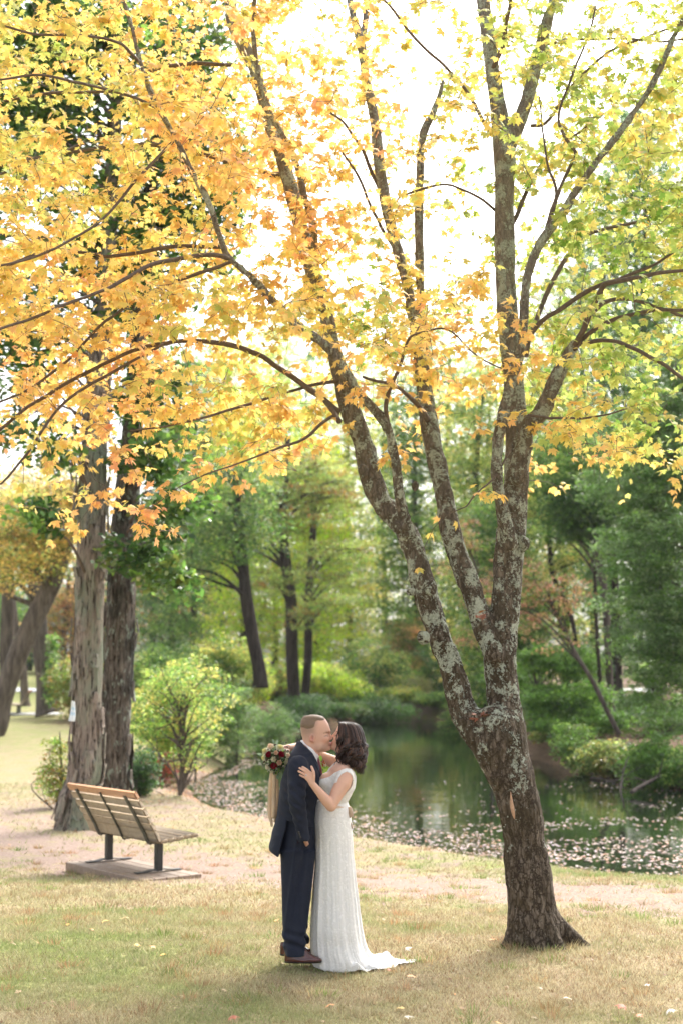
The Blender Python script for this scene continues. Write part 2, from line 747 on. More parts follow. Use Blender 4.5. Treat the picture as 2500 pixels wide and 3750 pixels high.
def mat_shag_bark(name, dark=False):
    m, nt, out = newmat(name)
    vs = coords(nt, (1, 1, 0.16))
    ridge = noise(nt, vs, 22, 6, 0.66, 1.0)
    fine = noise(nt, coords(nt, (1, 1, 0.16)), 60, 4, 0.6)
    if dark:
        st = [(0.33, (0.02, 0.016, 0.014)), (0.47, (0.12, 0.098, 0.082)), (0.62, (0.26, 0.225, 0.19))]
    else:
        st = [(0.36, (0.04, 0.03, 0.023)), (0.44, (0.22, 0.175, 0.145)), (0.62, (0.40, 0.335, 0.285))]
    base = ramp(nt, ridge.outputs[0], st)
    tint = mixc(nt, ramp(nt, noise(nt, coords(nt, (1, 1, 0.4)), 2.2, 4, 0.65).outputs[0], [(0.45, (0, 0, 0)), (0.62, (1, 1, 1))]).outputs[0], base.outputs[0], (0.24, 0.27, 0.20) if not dark else (0.05, 0.05, 0.045))
    c = mixc(nt, ramp(nt, ridge.outputs[0], [(0.38, (1, 1, 1)), (0.44, (0, 0, 0))]).outputs[0], tint, (0.03, 0.024, 0.02))
    if dark:
        l = noise(nt, coords(nt, (1, 1, 0.5)), 9, 5, 0.75)
        c = mixc(nt, ramp(nt, l.outputs[0], [(0.57, (0, 0, 0)), (0.60, (1, 1, 1))]).outputs[0], c, (0.30, 0.34, 0.28))
    b = bsdf(nt, out, c, 0.92, Specular_IOR_Level=0.1)
    h = mathn(nt, 'ADD', ridge.outputs[0], mathn(nt, 'MULTIPLY', fine.outputs[0], 0.35))
    bump(nt, b, h, 1.0, 0.05)
    return m


def mat_far_bark(name, c1, c2):
    m, nt, out = newmat(name)
    n = noise(nt, coords(nt, (1, 1, 0.15)), 9, 5, 0.65)
    r = ramp(nt, n.outputs[0], [(0.35, c1), (0.65, c2)])
    b = bsdf(nt, out, r.outputs[0], 0.9, Specular_IOR_Level=0.15)
    bump(nt, b, n.outputs[0], 0.8, 0.04)
    return m


def mat_ground():
    """colour from attributes: R dirt, G green, B litter (where leaves rot along the shore)"""
    m, nt, out = newmat("ground_soil_and_turf")
    v = coords(nt)
    sp = nt.nodes.new('ShaderNodeSeparateColor')
    ln(nt, attr(nt, 'Zone'), sp.inputs[0])
    n1 = noise(nt, v, 1.7, 5, 0.65)
    n2 = noise(nt, v, 23, 5, 0.7)
    n3 = noise(nt, coords(nt, (1, 0.35, 1)), 70, 3, 0.7)
    straw = ramp(nt, n2.outputs[0], [(0.28, (0.17, 0.12, 0.075)), (0.5, (0.32, 0.25, 0.16)), (0.72, (0.46, 0.40, 0.27))])
    green = ramp(nt, n2.outputs[0], [(0.3, (0.09, 0.13, 0.03)), (0.55, (0.22, 0.27, 0.07)), (0.75, (0.37, 0.38, 0.14))])
    dirt = ramp(nt, n2.outputs[0], [(0.3, (0.15, 0.105, 0.083)), (0.5, (0.29, 0.215, 0.175)), (0.7, (0.41, 0.32, 0.27))])
    gm = mathn(nt, 'ADD', mathn(nt, 'MULTIPLY', mathn(nt, 'SUBTRACT', n1.outputs[0], 0.5), 2.0), sp.outputs[1], True)
    c = mixc(nt, gm, straw.outputs[0], green.outputs[0])
    dm = mathn(nt, 'ADD', mathn(nt, 'MULTIPLY', mathn(nt, 'SUBTRACT', noise(nt, v, 2.6, 8, 0.75).outputs[0], 0.5), 3.2), sp.outputs[0])
    dm = ramp(nt, dm, [(0.42, (0, 0, 0)), (0.62, (1, 1, 1))])
    c = mixc(nt, dm.outputs[0], c, dirt.outputs[0])
    lt = ramp(nt, noise(nt, v, 30, 2, 0.5).outputs[0], [(0.38, (0.035, 0.024, 0.016)), (0.5, (0.12, 0.078, 0.05)), (0.66, (0.28, 0.18, 0.11))])
    lm = mathn(nt, 'ADD', mathn(nt, 'MULTIPLY', mathn(nt, 'SUBTRACT', noise(nt, v, 9, 4, 0.7).outputs[0], 0.5), 2.0), sp.outputs[2])
    lm = ramp(nt, lm, [(0.45, (0, 0, 0)), (0.6, (1, 1, 1))])
    c = mixc(nt, lm.outputs[0], c, lt.outputs[0])
    b = bsdf(nt, out, c, 0.95, Specular_IOR_Level=0.1)
    h = mathn(nt, 'ADD', n2.outputs[0], mathn(nt, 'MULTIPLY', n3.outputs[0], 0.6))
    bump(nt, b, h, 0.7, 0.02)
    return m


def mat_water():
    m, nt, out = newmat("pond_water")
    b = bsdf(nt, out, (0.012, 0.018, 0.010), 0.05, Specular_IOR_Level=0.6)
    b.inputs['IOR'].default_value = 1.33
    n = noise(nt, coords(nt, (1, 0.5, 1)), 1.6, 3, 0.5)
    n2 = noise(nt, coords(nt, (1, 0.6, 1)), 9, 2, 0.5)
    h = mathn(nt, 'ADD', n.outputs[0], mathn(nt, 'MULTIPLY', n2.outputs[0], 0.15))
    bump(nt, b, h, 0.25, 0.03)
    return m


def mat_wood(name, c1, c2, axis=(1, 1, 1), rough=0.6):
    m, nt, out = newmat(name)
    n = noise(nt, coords(nt, axis), 18, 5, 0.65, 0.6)
    r = ramp(nt, n.outputs[0], [(0.3, c1), (0.7, c2)])
    b = bsdf(nt, out, r.outputs[0], rough)
    bump(nt, b, n.outputs[0], 0.3, 0.004)
    return m


def mat_suit():
    m, nt, out = newmat("navy_wool")
    n = noise(nt, coords(nt), 260, 2)
    r = ramp(nt, n.outputs[0], [(0.35, (0.0065, 0.0095, 0.021)), (0.65, (0.0120, 0.0165, 0.034))])
    b = bsdf(nt, out, r.outputs[0], 0.75, Specular_IOR_Level=0.3)
    b.inputs['Sheen Weight'].default_value = 0.08
    b.inputs['Sheen Roughness'].default_value = 0.4
    b.inputs['Sheen Tint'].default_value = (0.45, 0.55, 0.8, 1)
    n2 = noise(nt, coords(nt), 11, 4, 0.55)
    bump(nt, b, n2.outputs[0], 0.35, 0.02)
    return m


def mat_lace():
    m, nt, out = newmat("white_lace")
    vo = nd(nt, 'ShaderNodeTexVoronoi', Scale=38.0)
    nz = noise(nt, coords(nt), 9, 3)
    vm = nt.nodes.new('ShaderNodeVectorMath')
    vm.operation = 'MULTIPLY_ADD'
    vm.inputs[1].default_value = (0.12, 0.12, 0.12)
    ln(nt, nz.outputs['Color'], vm.inputs[0])
    ln(nt, coords(nt), vm.inputs[2])
    ln(nt, vm.outputs[0], vo.inputs['Vector'])
    fine = noise(nt, coords(nt), 120, 4, 0.7)
    h = mathn(nt, 'ADD', mathn(nt, 'MULTIPLY', vo.outputs['Distance'], 0.9), mathn(nt, 'MULTIPLY', fine.outputs[0], 0.7))
    r = ramp(nt, h, [(0.38, (0.86, 0.85, 0.835)), (0.52, (0.82, 0.81, 0.795)), (0.75, (0.74, 0.73, 0.715))])
    b = bsdf(nt, out, r.outputs[0], 0.75, Specular_IOR_Level=0.2)
    bump(nt, b, h, 0.7, 0.004)
    return m


def mat_skin():
    m, nt, out = newmat("skin")
    b = bsdf(nt, out, attr(nt), 0.5, Specular_IOR_Level=0.35)
    b.inputs['Subsurface Weight'].default_value = 0.15
    b.inputs['Subsurface Radius'].default_value = (0.010, 0.004, 0.002)
    b.inputs['Subsurface Scale'].default_value = 0.6
    n = noise(nt, coords(nt), 180, 3)
    bump(nt, b, n.outputs[0], 0.12, 0.001)
    return m


def mat_hair(name, c1, c2, sc=(1, 1, 0.15), s=260, rough=0.38):
    m, nt, out = newmat(name)
    n = noise(nt, coords(nt, sc), s, 3, 0.6)
    r = ramp(nt, n.outputs[0], [(0.3, c1), (0.7, c2)])
    b = bsdf(nt, out, r.outputs[0], rough, Specular_IOR_Level=0.6)
    bump(nt, b, n.outputs[0], 0.5, 0.003)
    return m


M = {}
M['maple_bark'] = mat_maple_bark()
M['shag'] = mat_shag_bark("shaggy_pale_bark")
M['shag_dark'] = mat_shag_bark("shaggy_dark_bark", True)
M['twig'] = mat_plain("twig_bark", (0.12, 0.088, 0.07), 0.8, 40, 0.4, 0.3)
M['dark_bark'] = mat_far_bark("dark_bark", (0.018, 0.014, 0.011), (0.07, 0.055, 0.045))
M['grey_bark'] = mat_far_bark("grey_bark", (0.06, 0.048, 0.04), (0.17, 0.14, 0.12))
M['leaf'] = mat_leaf("maple_leaf", 0.55, 0.45, 0.3, 1.25)
M['far_leaf'] = mat_leaf("far_foliage", 0.5, 0.36, 0.5, 1.5)
M['grass'] = mat_leaf("grass_blades", 0.3, 0.6, 0.2, 1.1)
M['litter'] = mat_leaf("fallen_leaf", 0.2, 0.55, 0.35, 1.0)
M['ground'] = mat_ground()
M['water'] = mat_water()
M['slat'] = mat_wood("weathered_slat", (0.27, 0.20, 0.13), (0.43, 0.345, 0.235), (1, 1, 1))
M['slat_end'] = mat_wood("slat_top_wood", (0.40, 0.20, 0.10), (0.52, 0.29, 0.15))
M['iron'] = mat_plain("dark_iron", (0.022, 0.024, 0.026), 0.45, 50, 0.2, 0.3)
M['old_iron'] = mat_plain("worn_green_iron", (0.065, 0.066, 0.05), 0.6, 30, 0.5, 0.5)
M['deck'] = mat_wood("platform_wood", (0.20, 0.145, 0.105), (0.34, 0.26, 0.20))
M['suit'] = mat_suit()
M['lace'] = mat_lace()
M['skin'] = mat_skin()
M['shirt'] = mat_plain("white_shirt", (0.78, 0.77, 0.80), 0.7, 60, 0.2, 0.04)
M['tie'] = mat_plain("burgundy_silk", (0.14, 0.012, 0.025), 0.45, 120, 0.2, 0.2)
M['shoe'] = mat_plain("oxblood_leather", (0.075, 0.016, 0.014), 0.22, 30, 0.15, 0.3, Coat_Weight=0.5, Coat_Roughness=0.1)
M['sole'] = mat_plain("shoe_sole", (0.02, 0.012, 0.01), 0.6)
M['short_hair'] = mat_hair("short_brown_hair", (0.09, 0.055, 0.035), (0.24, 0.16, 0.10), (1, 1, 0.4), 300, 0.6)
M['long_hair'] = mat_attr("dark_brown_hair", 0.42, 240, 0.4, 0.002, Specular_IOR_Level=0.35)
M['ribbon'] = mat_plain("champagne_ribbon", (0.60, 0.44, 0.29), 0.4, 25, 0.3, 0.08)
M['sash'] = mat_plain("tan_satin", (0.58, 0.43, 0.31), 0.35, 25, 0.4, 0.12)
M['petal'] = mat_leaf("petal", 0.3, 0.55, 0.2, 1.05)
M['silver'] = mat_plain("silver_ring", (0.8, 0.8, 0.82), 0.15, 50, 0.05, 0.05, Metallic=1.0)
M['button'] = mat_plain("dark_button", (0.04, 0.035, 0.03), 0.3)
M['paper'] = mat_attr("paper_sheet", 0.7, 30, 0.2)
M['rock'] = mat_plain("cut_wood", (0.42, 0.26, 0.17), 0.8, 40, 0.5, 0.3)
M['road'] = mat_plain("pale_road", (0.62, 0.62, 0.64), 0.9, 3, 0.2, 0.06)
M['black_cloth'] = mat_plain("black_cloth", (0.012, 0.012, 0.014), 0.9)
# ---------------------------------------------------------------- terrain
WATER_Z = -1.0
NEAR_SHORE = [(60, 8), (26, 12.5), (9, 17.3), (6.4, 18.6), (4.7, 19.7), (2.6, 22.4), (0.6, 25.4), (-0.6, 28.0), (-2.0, 30.5), (-3.4, 34.5), (-4.1, 39), (-3.3, 45),
              (-3.9, 54), (-2.2, 64), (0.9, 76), (2.8, 82), (4.4, 84)]
FAR_SHORE = [(6.0, 80), (6.3, 73), (7.2, 60), (6.5, 52), (6.6, 46), (7.6, 41), (8.6, 37), (12, 33.5), (17, 31), (30, 28), (60, 26)]
POND = NEAR_SHORE + FAR_SHORE
BASE_Y = [-50, 12, 15, 19, 25, 35, 50, 66, 120, 400]
BASE_Z = [0.0, 0.0, -0.2, -0.5, -0.63, -0.60, -0.27, 0.0, 0.1, 0.4]


def seg_dist(X, Y, pts):
    d = None
    for a, b in zip(pts[:-1], pts[1:]):
        a, b = np.array(a, float), np.array(b, float)
        e = b - a
        t = np.clip(((X - a[0]) * e[0] + (Y - a[1]) * e[1]) / (e @ e), 0, 1)
        dd = np.hypot(X - a[0] - e[0] * t, Y - a[1] - e[1] * t)
        d = dd if d is None else np.minimum(d, dd)
    return d


def sstep(a, b, x):
    t = np.clip((x - a) / (b - a), 0, 1)
    return t * t * (3 - 2 * t)


def ground(X, Y, detail=True):
    X, Y = np.asarray(X, float), np.asarray(Y, float)
    X, Y = np.broadcast_arrays(X, Y)
    base = np.interp(Y, BASE_Y, BASE_Z)
    sdp = poly_sd(X, Y, POND)
    dn, df = seg_dist(X, Y, NEAR_SHORE), seg_dist(X, Y, FAR_SHORE)
    wob = (fbm(X * 0.55, Y * 0.55, 0.0, 5) - 0.5) * 0.7
    d = sdp + wob
    wN = sstep(0.0, 1.5, d)
    zn = (WATER_Z - 0.05) + (base - WATER_Z + 0.05) * wN
    zn = zn + 0.06 * (fbm(X * 0.9, Y * 0.9, 0, 7) - 0.5) * sstep(13, 17, Y)
    dd = np.maximum(d, 0)
    zf = (WATER_Z - 0.05) + 0.65 * sstep(0, 0.7, dd) + 0.11 * np.clip(dd - 0.3, 0, 9) + 0.06 * np.clip(dd - 9, 0, 60)
    zf = zf + (fbm(X * 0.5, Y * 0.5, 0, 9) - 0.5) * 0.9 * sstep(0.4, 3, dd)
    wf = sstep(-1, 1, (dn - df) / np.maximum(np.maximum(dn, df) * 0.5, 0.5))
    z = zn * (1 - wf) + zf * wf
    under = WATER_Z - 0.08 - np.clip(-d, 0, 2.0) * 0.35
    z = np.where(d < 0, under, z)
    if detail:
        z = z + 0.018 * (fbm(X * 2.2, Y * 2.2, 0, 3) - 0.5)
    return z


def G(x, y):
    return float(ground(np.array([x]), np.array([y]))[0])


def zones(X, Y):
    """dirt, green, litter"""
    X, Y = np.asarray(X, float), np.asarray(Y, float)
    sdp = poly_sd(X, Y, POND)
    dn, df = seg_dist(X, Y, NEAR_SHORE), seg_dist(X, Y, FAR_SHORE)
    far = sstep(-1, 1, (dn - df) / np.maximum(np.maximum(dn, df) * 0.5, 0.5))
    # worn strip: from right of the couple up past the bench and along the water
    c = np.interp(X, [-12, -6, -3.6, -1, 1.5, 4, 7, 14], [30, 24, 20.5, 18.6, 16.6, 14.2, 12.6, 10])
    dirt = np.exp(-((Y - c) / 2.8) ** 2) * 0.86
    dirt = np.maximum(dirt, 0.72 * np.exp(-np.maximum(sdp - 0.5, 0) / 2.6) * sstep(4.5, 1.0, X))
    dirt = np.maximum(dirt, 0.66 * np.exp(-((X + 5) / 3.5) ** 2 - ((Y - 27) / 7) ** 2))
    dirt = dirt * (1 - far) + 0.12 * far
    dirt = np.where(Y > 42, dirt * 0.25 + 0.1 * far, dirt)
    wood = sstep(50, 58, Y) * sstep(-15, -9, X - 0.06 * (Y - 60) * -1) * (X < 60)
    green = 0.22 + 0.55 * np.exp(-((X + 2.3) / 1.3) ** 2 - ((Y - 11.0) / 1.5) ** 2)
    green = green + 0.30 * sstep(38, 52, Y) + 0.2 * sstep(68, 80, Y) + 0.42 * np.exp(-((Y - 19.0 + (X - 3) * 0.9) / 1.1) ** 2) * sstep(0, 2, X)
    green = green - 0.10 * sstep(-0.5, 2.0, X) * (Y < 14)
    litter = 0.50 * np.exp(-np.maximum(sdp, 0) / 0.9) * (1 - far) + 1.0 * far
    litter = np.maximum(litter, 0.9 * wood)
    head = np.exp(-((X - 4.6) / 3.2) ** 2 - ((Y - 87) / 5) ** 2)
    litter = litter * (1 - head)
    dirt = np.maximum(dirt, head)
    litter = litter + 0.30 * np.exp(-((X + 6) / 2.5) ** 2 - ((Y - 33) / 5) ** 2)
    return np.clip(dirt, 0, 1), np.clip(green, 0, 1), np.clip(litter, 0, 1)


def axis_(segs):
    out = []
    for a, b, st in segs:
        out.append(np.arange(a, b, st))
    out.append([segs[-1][1]])
    return np.concatenate(out)


gx = axis_([(-420, -60, 30), (-60, -16, 1.6), (-16, -8, 0.3), (-8, 9, 0.10), (9, 16, 0.3), (16, 60, 1.6), (60, 421, 30)])
gy = axis_([(-40, 4, 2.0), (4, 8, 0.4), (8, 32, 0.10), (32, 90, 0.4), (90, 130, 2), (130, 600, 25)])
GX, GY = np.meshgrid(gx, gy, indexing='ij')
GZ = ground(GX, GY)
nx_, ny_ = GX.shape
Vg = np.stack([GX.ravel(), GY.ravel(), GZ.ravel()], 1)
ii = (np.arange(nx_ - 1)[:, None] * ny_ + np.arange(ny_ - 1)[None, :]).ravel()
Fg = np.stack([ii, ii + ny_, ii + ny_ + 1, ii + 1], 1)
zd, zg, zl = zones(GX.ravel(), GY.ravel())
me = mesh_from("ground", Vg, Fg, M['ground'], True, np.stack([zd, zg, zl], 1), "Zone")
link("ground", me, kind="structure")

# water: one sheet inside the banks (its rim lies under the bank)
wx = np.linspace(-8, 60, 120)
wy = np.linspace(7, 86, 120)
WX, WY = np.meshgrid(wx, wy, indexing='ij')
ok = poly_sd(WX, WY, POND) < 1.6
n_ = 120
ii = (np.arange(n_ - 1)[:, None] * n_ + np.arange(n_ - 1)[None, :])
okc = ok[:-1, :-1] | ok[1:, :-1] | ok[:-1, 1:] | ok[1:, 1:]
okc &= (ground(WX, WY, False)[:-1, :-1] < 0.4)
ii = ii[okc]
Fw = np.stack([ii, ii + n_, ii + n_ + 1, ii + 1], 1)
Vw = np.stack([WX.ravel(), WY.ravel(), np.full(n_ * n_, WATER_Z)], 1)
link("pond_water", mesh_from("pond_water", Vw, Fw, M['water'], True), kind="structure")

# pale road far behind the lawn
xs = np.linspace(-140, 20, 60)
V = []
for x in xs:
    yy = 88 + 0.02 * (x + 40)
    for o in (0, 6.0):
        V.append((x, yy + o, G(x, yy + o) + 0.08))
F = np.array([[2 * i, 2 * i + 2, 2 * i + 3, 2 * i + 1] for i in range(len(xs) - 1)])
link("road", mesh_from("road", V, F, M['road']), kind="structure")


# ---------------------------------------------------------------- palettes
def lin(c):
    return tuple(((x / 255.0) / 12.92 if x <= 10 else (((x / 255.0) + 0.055) / 1.055) ** 2.4) for x in c)


GREEN_D = (0.035, 0.085, 0.020)
GREEN_M = (0.090, 0.190, 0.035)
GREEN_L = (0.19, 0.34, 0.055)
YGREEN = (0.46, 0.53, 0.14)
YELLOW = (0.76, 0.60, 0.16)
GOLD = (0.80, 0.52, 0.17)
ORANGE = (0.80, 0.42, 0.20)
RED = (0.50, 0.10, 0.045)
PINK = (0.70, 0.26, 0.15)
OLIVE = (0.17, 0.19, 0.04)
RUST = (0.36, 0.17, 0.05)


def pick(r, n, choices):
    """choices [(colour, weight), ...] -> (n,3) with a little variation per leaf"""
    c = np.array([x[0] for x in choices])
    wt = np.array([x[1] for x in choices], float)
    k = r.choice(len(c), n, p=wt / wt.sum())
    col = c[k] * r.uniform(0.75, 1.25, (n, 1)) * r.uniform(0.92, 1.08, (n, 3))
    return np.clip(col, 0, 0.95)


# maple leaf outline (unit, stem at the origin, tip towards +y)
_half = [(0, 0), (.14, -.10), (.46, -.13), (.36, .06), (.62, .15), (.53, .24), (.72, .52), (.44, .42), (.21, .36), (.32, .64), (.15, .63), (0, .98)]
MAPLE = np.array(_half + [(-x, y) for x, y in _half[-2:0:-1]], float)
MAPLE_V = np.vstack([MAPLE, [(0, .22)]])
_nm = len(MAPLE)
MAPLE_F = np.array([[_nm, i, (i + 1) % _nm] for i in range(_nm)])
OVAL = np.array([(0, 0), (.20, .22), (.27, .5), (.19, .78), (0, 1.0), (-.19, .78), (-.27, .5), (-.20, .22)], float)
OVAL_F = np.array([[0, 1, 2, 3], [0, 3, 4, 5], [0, 5, 6, 7]])
DIAM = np.array([(0, 0), (.30, .45), (0, 1.0), (-.30, .45)], float)
DIAM_F = np.array([[0, 1, 2, 3]])


def leaves_mesh(r, pos, tipdir, normal, size, col, shape='maple', curl=0.25):
    """pos (n,3) stem points; returns V, F, C"""
    S, Fb = {'maple': (MAPLE_V, MAPLE_F), 'oval': (OVAL, OVAL_F), 'diam': (DIAM, DIAM_F)}[shape]
    n, k = len(pos), len(S)
    t = tipdir / (np.linalg.norm(tipdir, axis=1)[:, None] + 1e-9)
    nn = normal - t * np.sum(normal * t, 1)[:, None]
    nn /= np.linalg.norm(nn, axis=1)[:, None] + 1e-9
    b = np.cross(t, nn)
    cu = r.uniform(0.2, 1.3, (n, 1)) * curl
    x = S[None, :, 0] * r.uniform(0.85, 1.15, (n, 1))
    y = np.broadcast_to(S[None, :, 1], (n, k))
    z = -cu * (np.abs(x) * 0.8 + (y - 0.3) ** 2 * 0.7) + r.uniform(-.25, .25, (n, 1)) * x * y
    if shape == 'diam':
        z = -cu * np.abs(x) * 1.2 + np.zeros((n, k))
    sz = size[:, None, None]
    V = pos[:, None, :] + sz * (x[:, :, None] * b[:, None, :] + y[:, :, None] * t[:, None, :] + z[:, :, None] * nn[:, None, :])
    F = (np.arange(n)[:, None, None] * k + Fb[None]).reshape(-1, Fb.shape[1])
    C = np.repeat(col, k, axis=0)
    if shape == 'maple':
        C = C.reshape(n, k, 3)
        C[:, -1] *= 0.9
        C = C.reshape(-1, 3)
    return V.reshape(-1, 3), F, C


def rand_dirs(r, n):
    v = r.normal(size=(n, 3))
    return v / np.linalg.norm(v, axis=1)[:, None]


# ---------------------------------------------------------------- grass
def build_grass():
    r = rng(11)
    Vs, Fs, Cs, n0 = [], [], [], 0
    # (y0, y1, blades, height, width)
    for (y0, y1, n, h, wd) in ((7.6, 10.5, 110000, 0.023, 0.0032), (10.5, 14, 90000, 0.027, 0.0042), (14, 20, 60000, 0.034, 0.006), (20, 34, 34000, 0.045, 0.011)):
        y = r.uniform(y0, y1, n)
        x = r.uniform(-0.27, 0.27, n) * y + r.uniform(-.8, .8, n)
        zd, zg, zl = zones(x, y)
        clump = fbm(x * 1.3, y * 1.3, 0, 21)
        clump2 = fbm(x * 6, y * 6, 0, 22, 2)
        sdp = poly_sd(x, y, POND)
        keep = (r.random(n) < np.clip(1.25 - 1.5 * zd - 1.0 * (1 - clump2) + 0.4, 0.02, 1)) & (sdp > 0.25)
        x, y, zg, clump, clump2 = x[keep], y[keep], zg[keep], clump[keep], clump2[keep]
        n = len(x)
        z = ground(x, y)
        hh = h * r.uniform(0.5, 1.5, n) * (0.55 + 0.9 * clump2)
        a = r.uniform(0, 2 * np.pi, n)
        lean = r.uniform(0.2, 1.5, n) * hh
        la = r.uniform(0, 2 * np.pi, n)
        w_ = wd * r.uniform(0.6, 1.3, n)
        dx, dy = np.cos(a) * w_, np.sin(a) * w_
        lx, ly = np.cos(la) * lean, np.sin(la) * lean
        V = np.empty((n, 3, 3))
        V[:, 0] = np.stack([x - dx, y - dy, z - 0.004], 1)
        V[:, 1] = np.stack([x + dx, y + dy, z - 0.004], 1)
        V[:, 2] = np.stack([x + lx, y + ly, z + hh], 1)
        g = np.clip((clump - 0.5) * 2.2 + zg + r.uniform(-.25, .25, n), 0, 1)[:, None]
        straw = np.array([0.56, 0.48, 0.31]) * r.uniform(0.6, 1.2, (n, 1))
        brown = np.array([0.33, 0.21, 0.11]) * r.uniform(0.6, 1.2, (n, 1))
        straw = np.where(r.random((n, 1)) < 0.22, brown, straw)
        grn = np.array([0.30, 0.36, 0.14]) * r.uniform(0.6, 1.2, (n, 1))
        C = straw * (1 - g) + grn * g
        Vs.append(V.reshape(-1, 3))
        Fs.append(np.arange(n * 3).reshape(n, 3) + n0)
        Cs.append(np.repeat(C, 3, axis=0))
        n0 += n * 3
    # taller tufts here and there
    nt_ = 420
    ty = r.uniform(8.2, 22, nt_)
    tx = r.uniform(-0.26, 0.26, nt_) * ty
    a_ = r.uniform(0, 2 * np.pi, 26)
    bx_, by_ = P(1950, 3430, 11.6)[:2]
    tx[:26] = bx_ + 0.03 + np.cos(a_) * r.uniform(.24, .32, 26)
    ty[:26] = by_ + np.sin(a_) * r.uniform(.22, .30, 26)
    kk = poly_sd(tx, ty, POND) > 0.3
    tx, ty = tx[kk], ty[kk]
    m_ = 44
    n = len(tx) * m_
    x = np.repeat(tx, m_) + r.normal(0, .045, n)
    y = np.repeat(ty, m_) + r.normal(0, .045, n)
    z = ground(x, y)
    hh = np.repeat(r.uniform(.04, .085, len(tx)), m_) * r.uniform(.4, 1.1, n)
    a = r.uniform(0, 2 * np.pi, n)
    w_ = 0.0032 * np.sqrt(y / 9)
    lx, ly = (x - np.repeat(tx, m_)) * r.uniform(.3, 1.2, n), (y - np.repeat(ty, m_)) * r.uniform(.3, 1.2, n)
    V = np.empty((n, 3, 3))
    V[:, 0] = np.stack([x - np.cos(a) * w_, y - np.sin(a) * w_, z - .004], 1)
    V[:, 1] = np.stack([x + np.cos(a) * w_, y + np.sin(a) * w_, z - .004], 1)
    V[:, 2] = np.stack([x + lx, y + ly, z + hh], 1)
    tc = pick(r, len(tx), [((0.42, 0.28, 0.15), 3), ((0.50, 0.40, 0.24), 3), ((0.22, 0.30, 0.08), 2)])
    C = np.repeat(tc, m_, axis=0) * r.uniform(.7, 1.25, (n, 1))
    Vs.append(V.reshape(-1, 3))
    Fs.append(np.arange(n * 3).reshape(n, 3) + n0)
    Cs.append(np.repeat(C, 3, axis=0))
    n0 += n * 3
    link("grass", mesh_from("grass", np.concatenate(Vs), np.concatenate(Fs), M['grass'], False, np.clip(np.concatenate(Cs), 0, 1)), kind="stuff",
         label="short dry grass growing in patches over the lawn", category="grass")


build_grass()


# ---------------------------------------------------------------- fallen leaves
def flat_leaves(r, x, y, z, size, col, shape='maple', tilt=0.35):
    n = len(x)
    a = r.uniform(0, 2 * np.pi, n)
    t = np.stack([np.cos(a), np.sin(a), r.uniform(-tilt, tilt, n)], 1)
    nn = np.stack([r.uniform(-tilt, tilt, n), r.uniform(-tilt, tilt, n), np.ones(n)], 1)
    return leaves_mesh(r, np.stack([x, y, z], 1), t, nn, size, col, shape, 0.5)


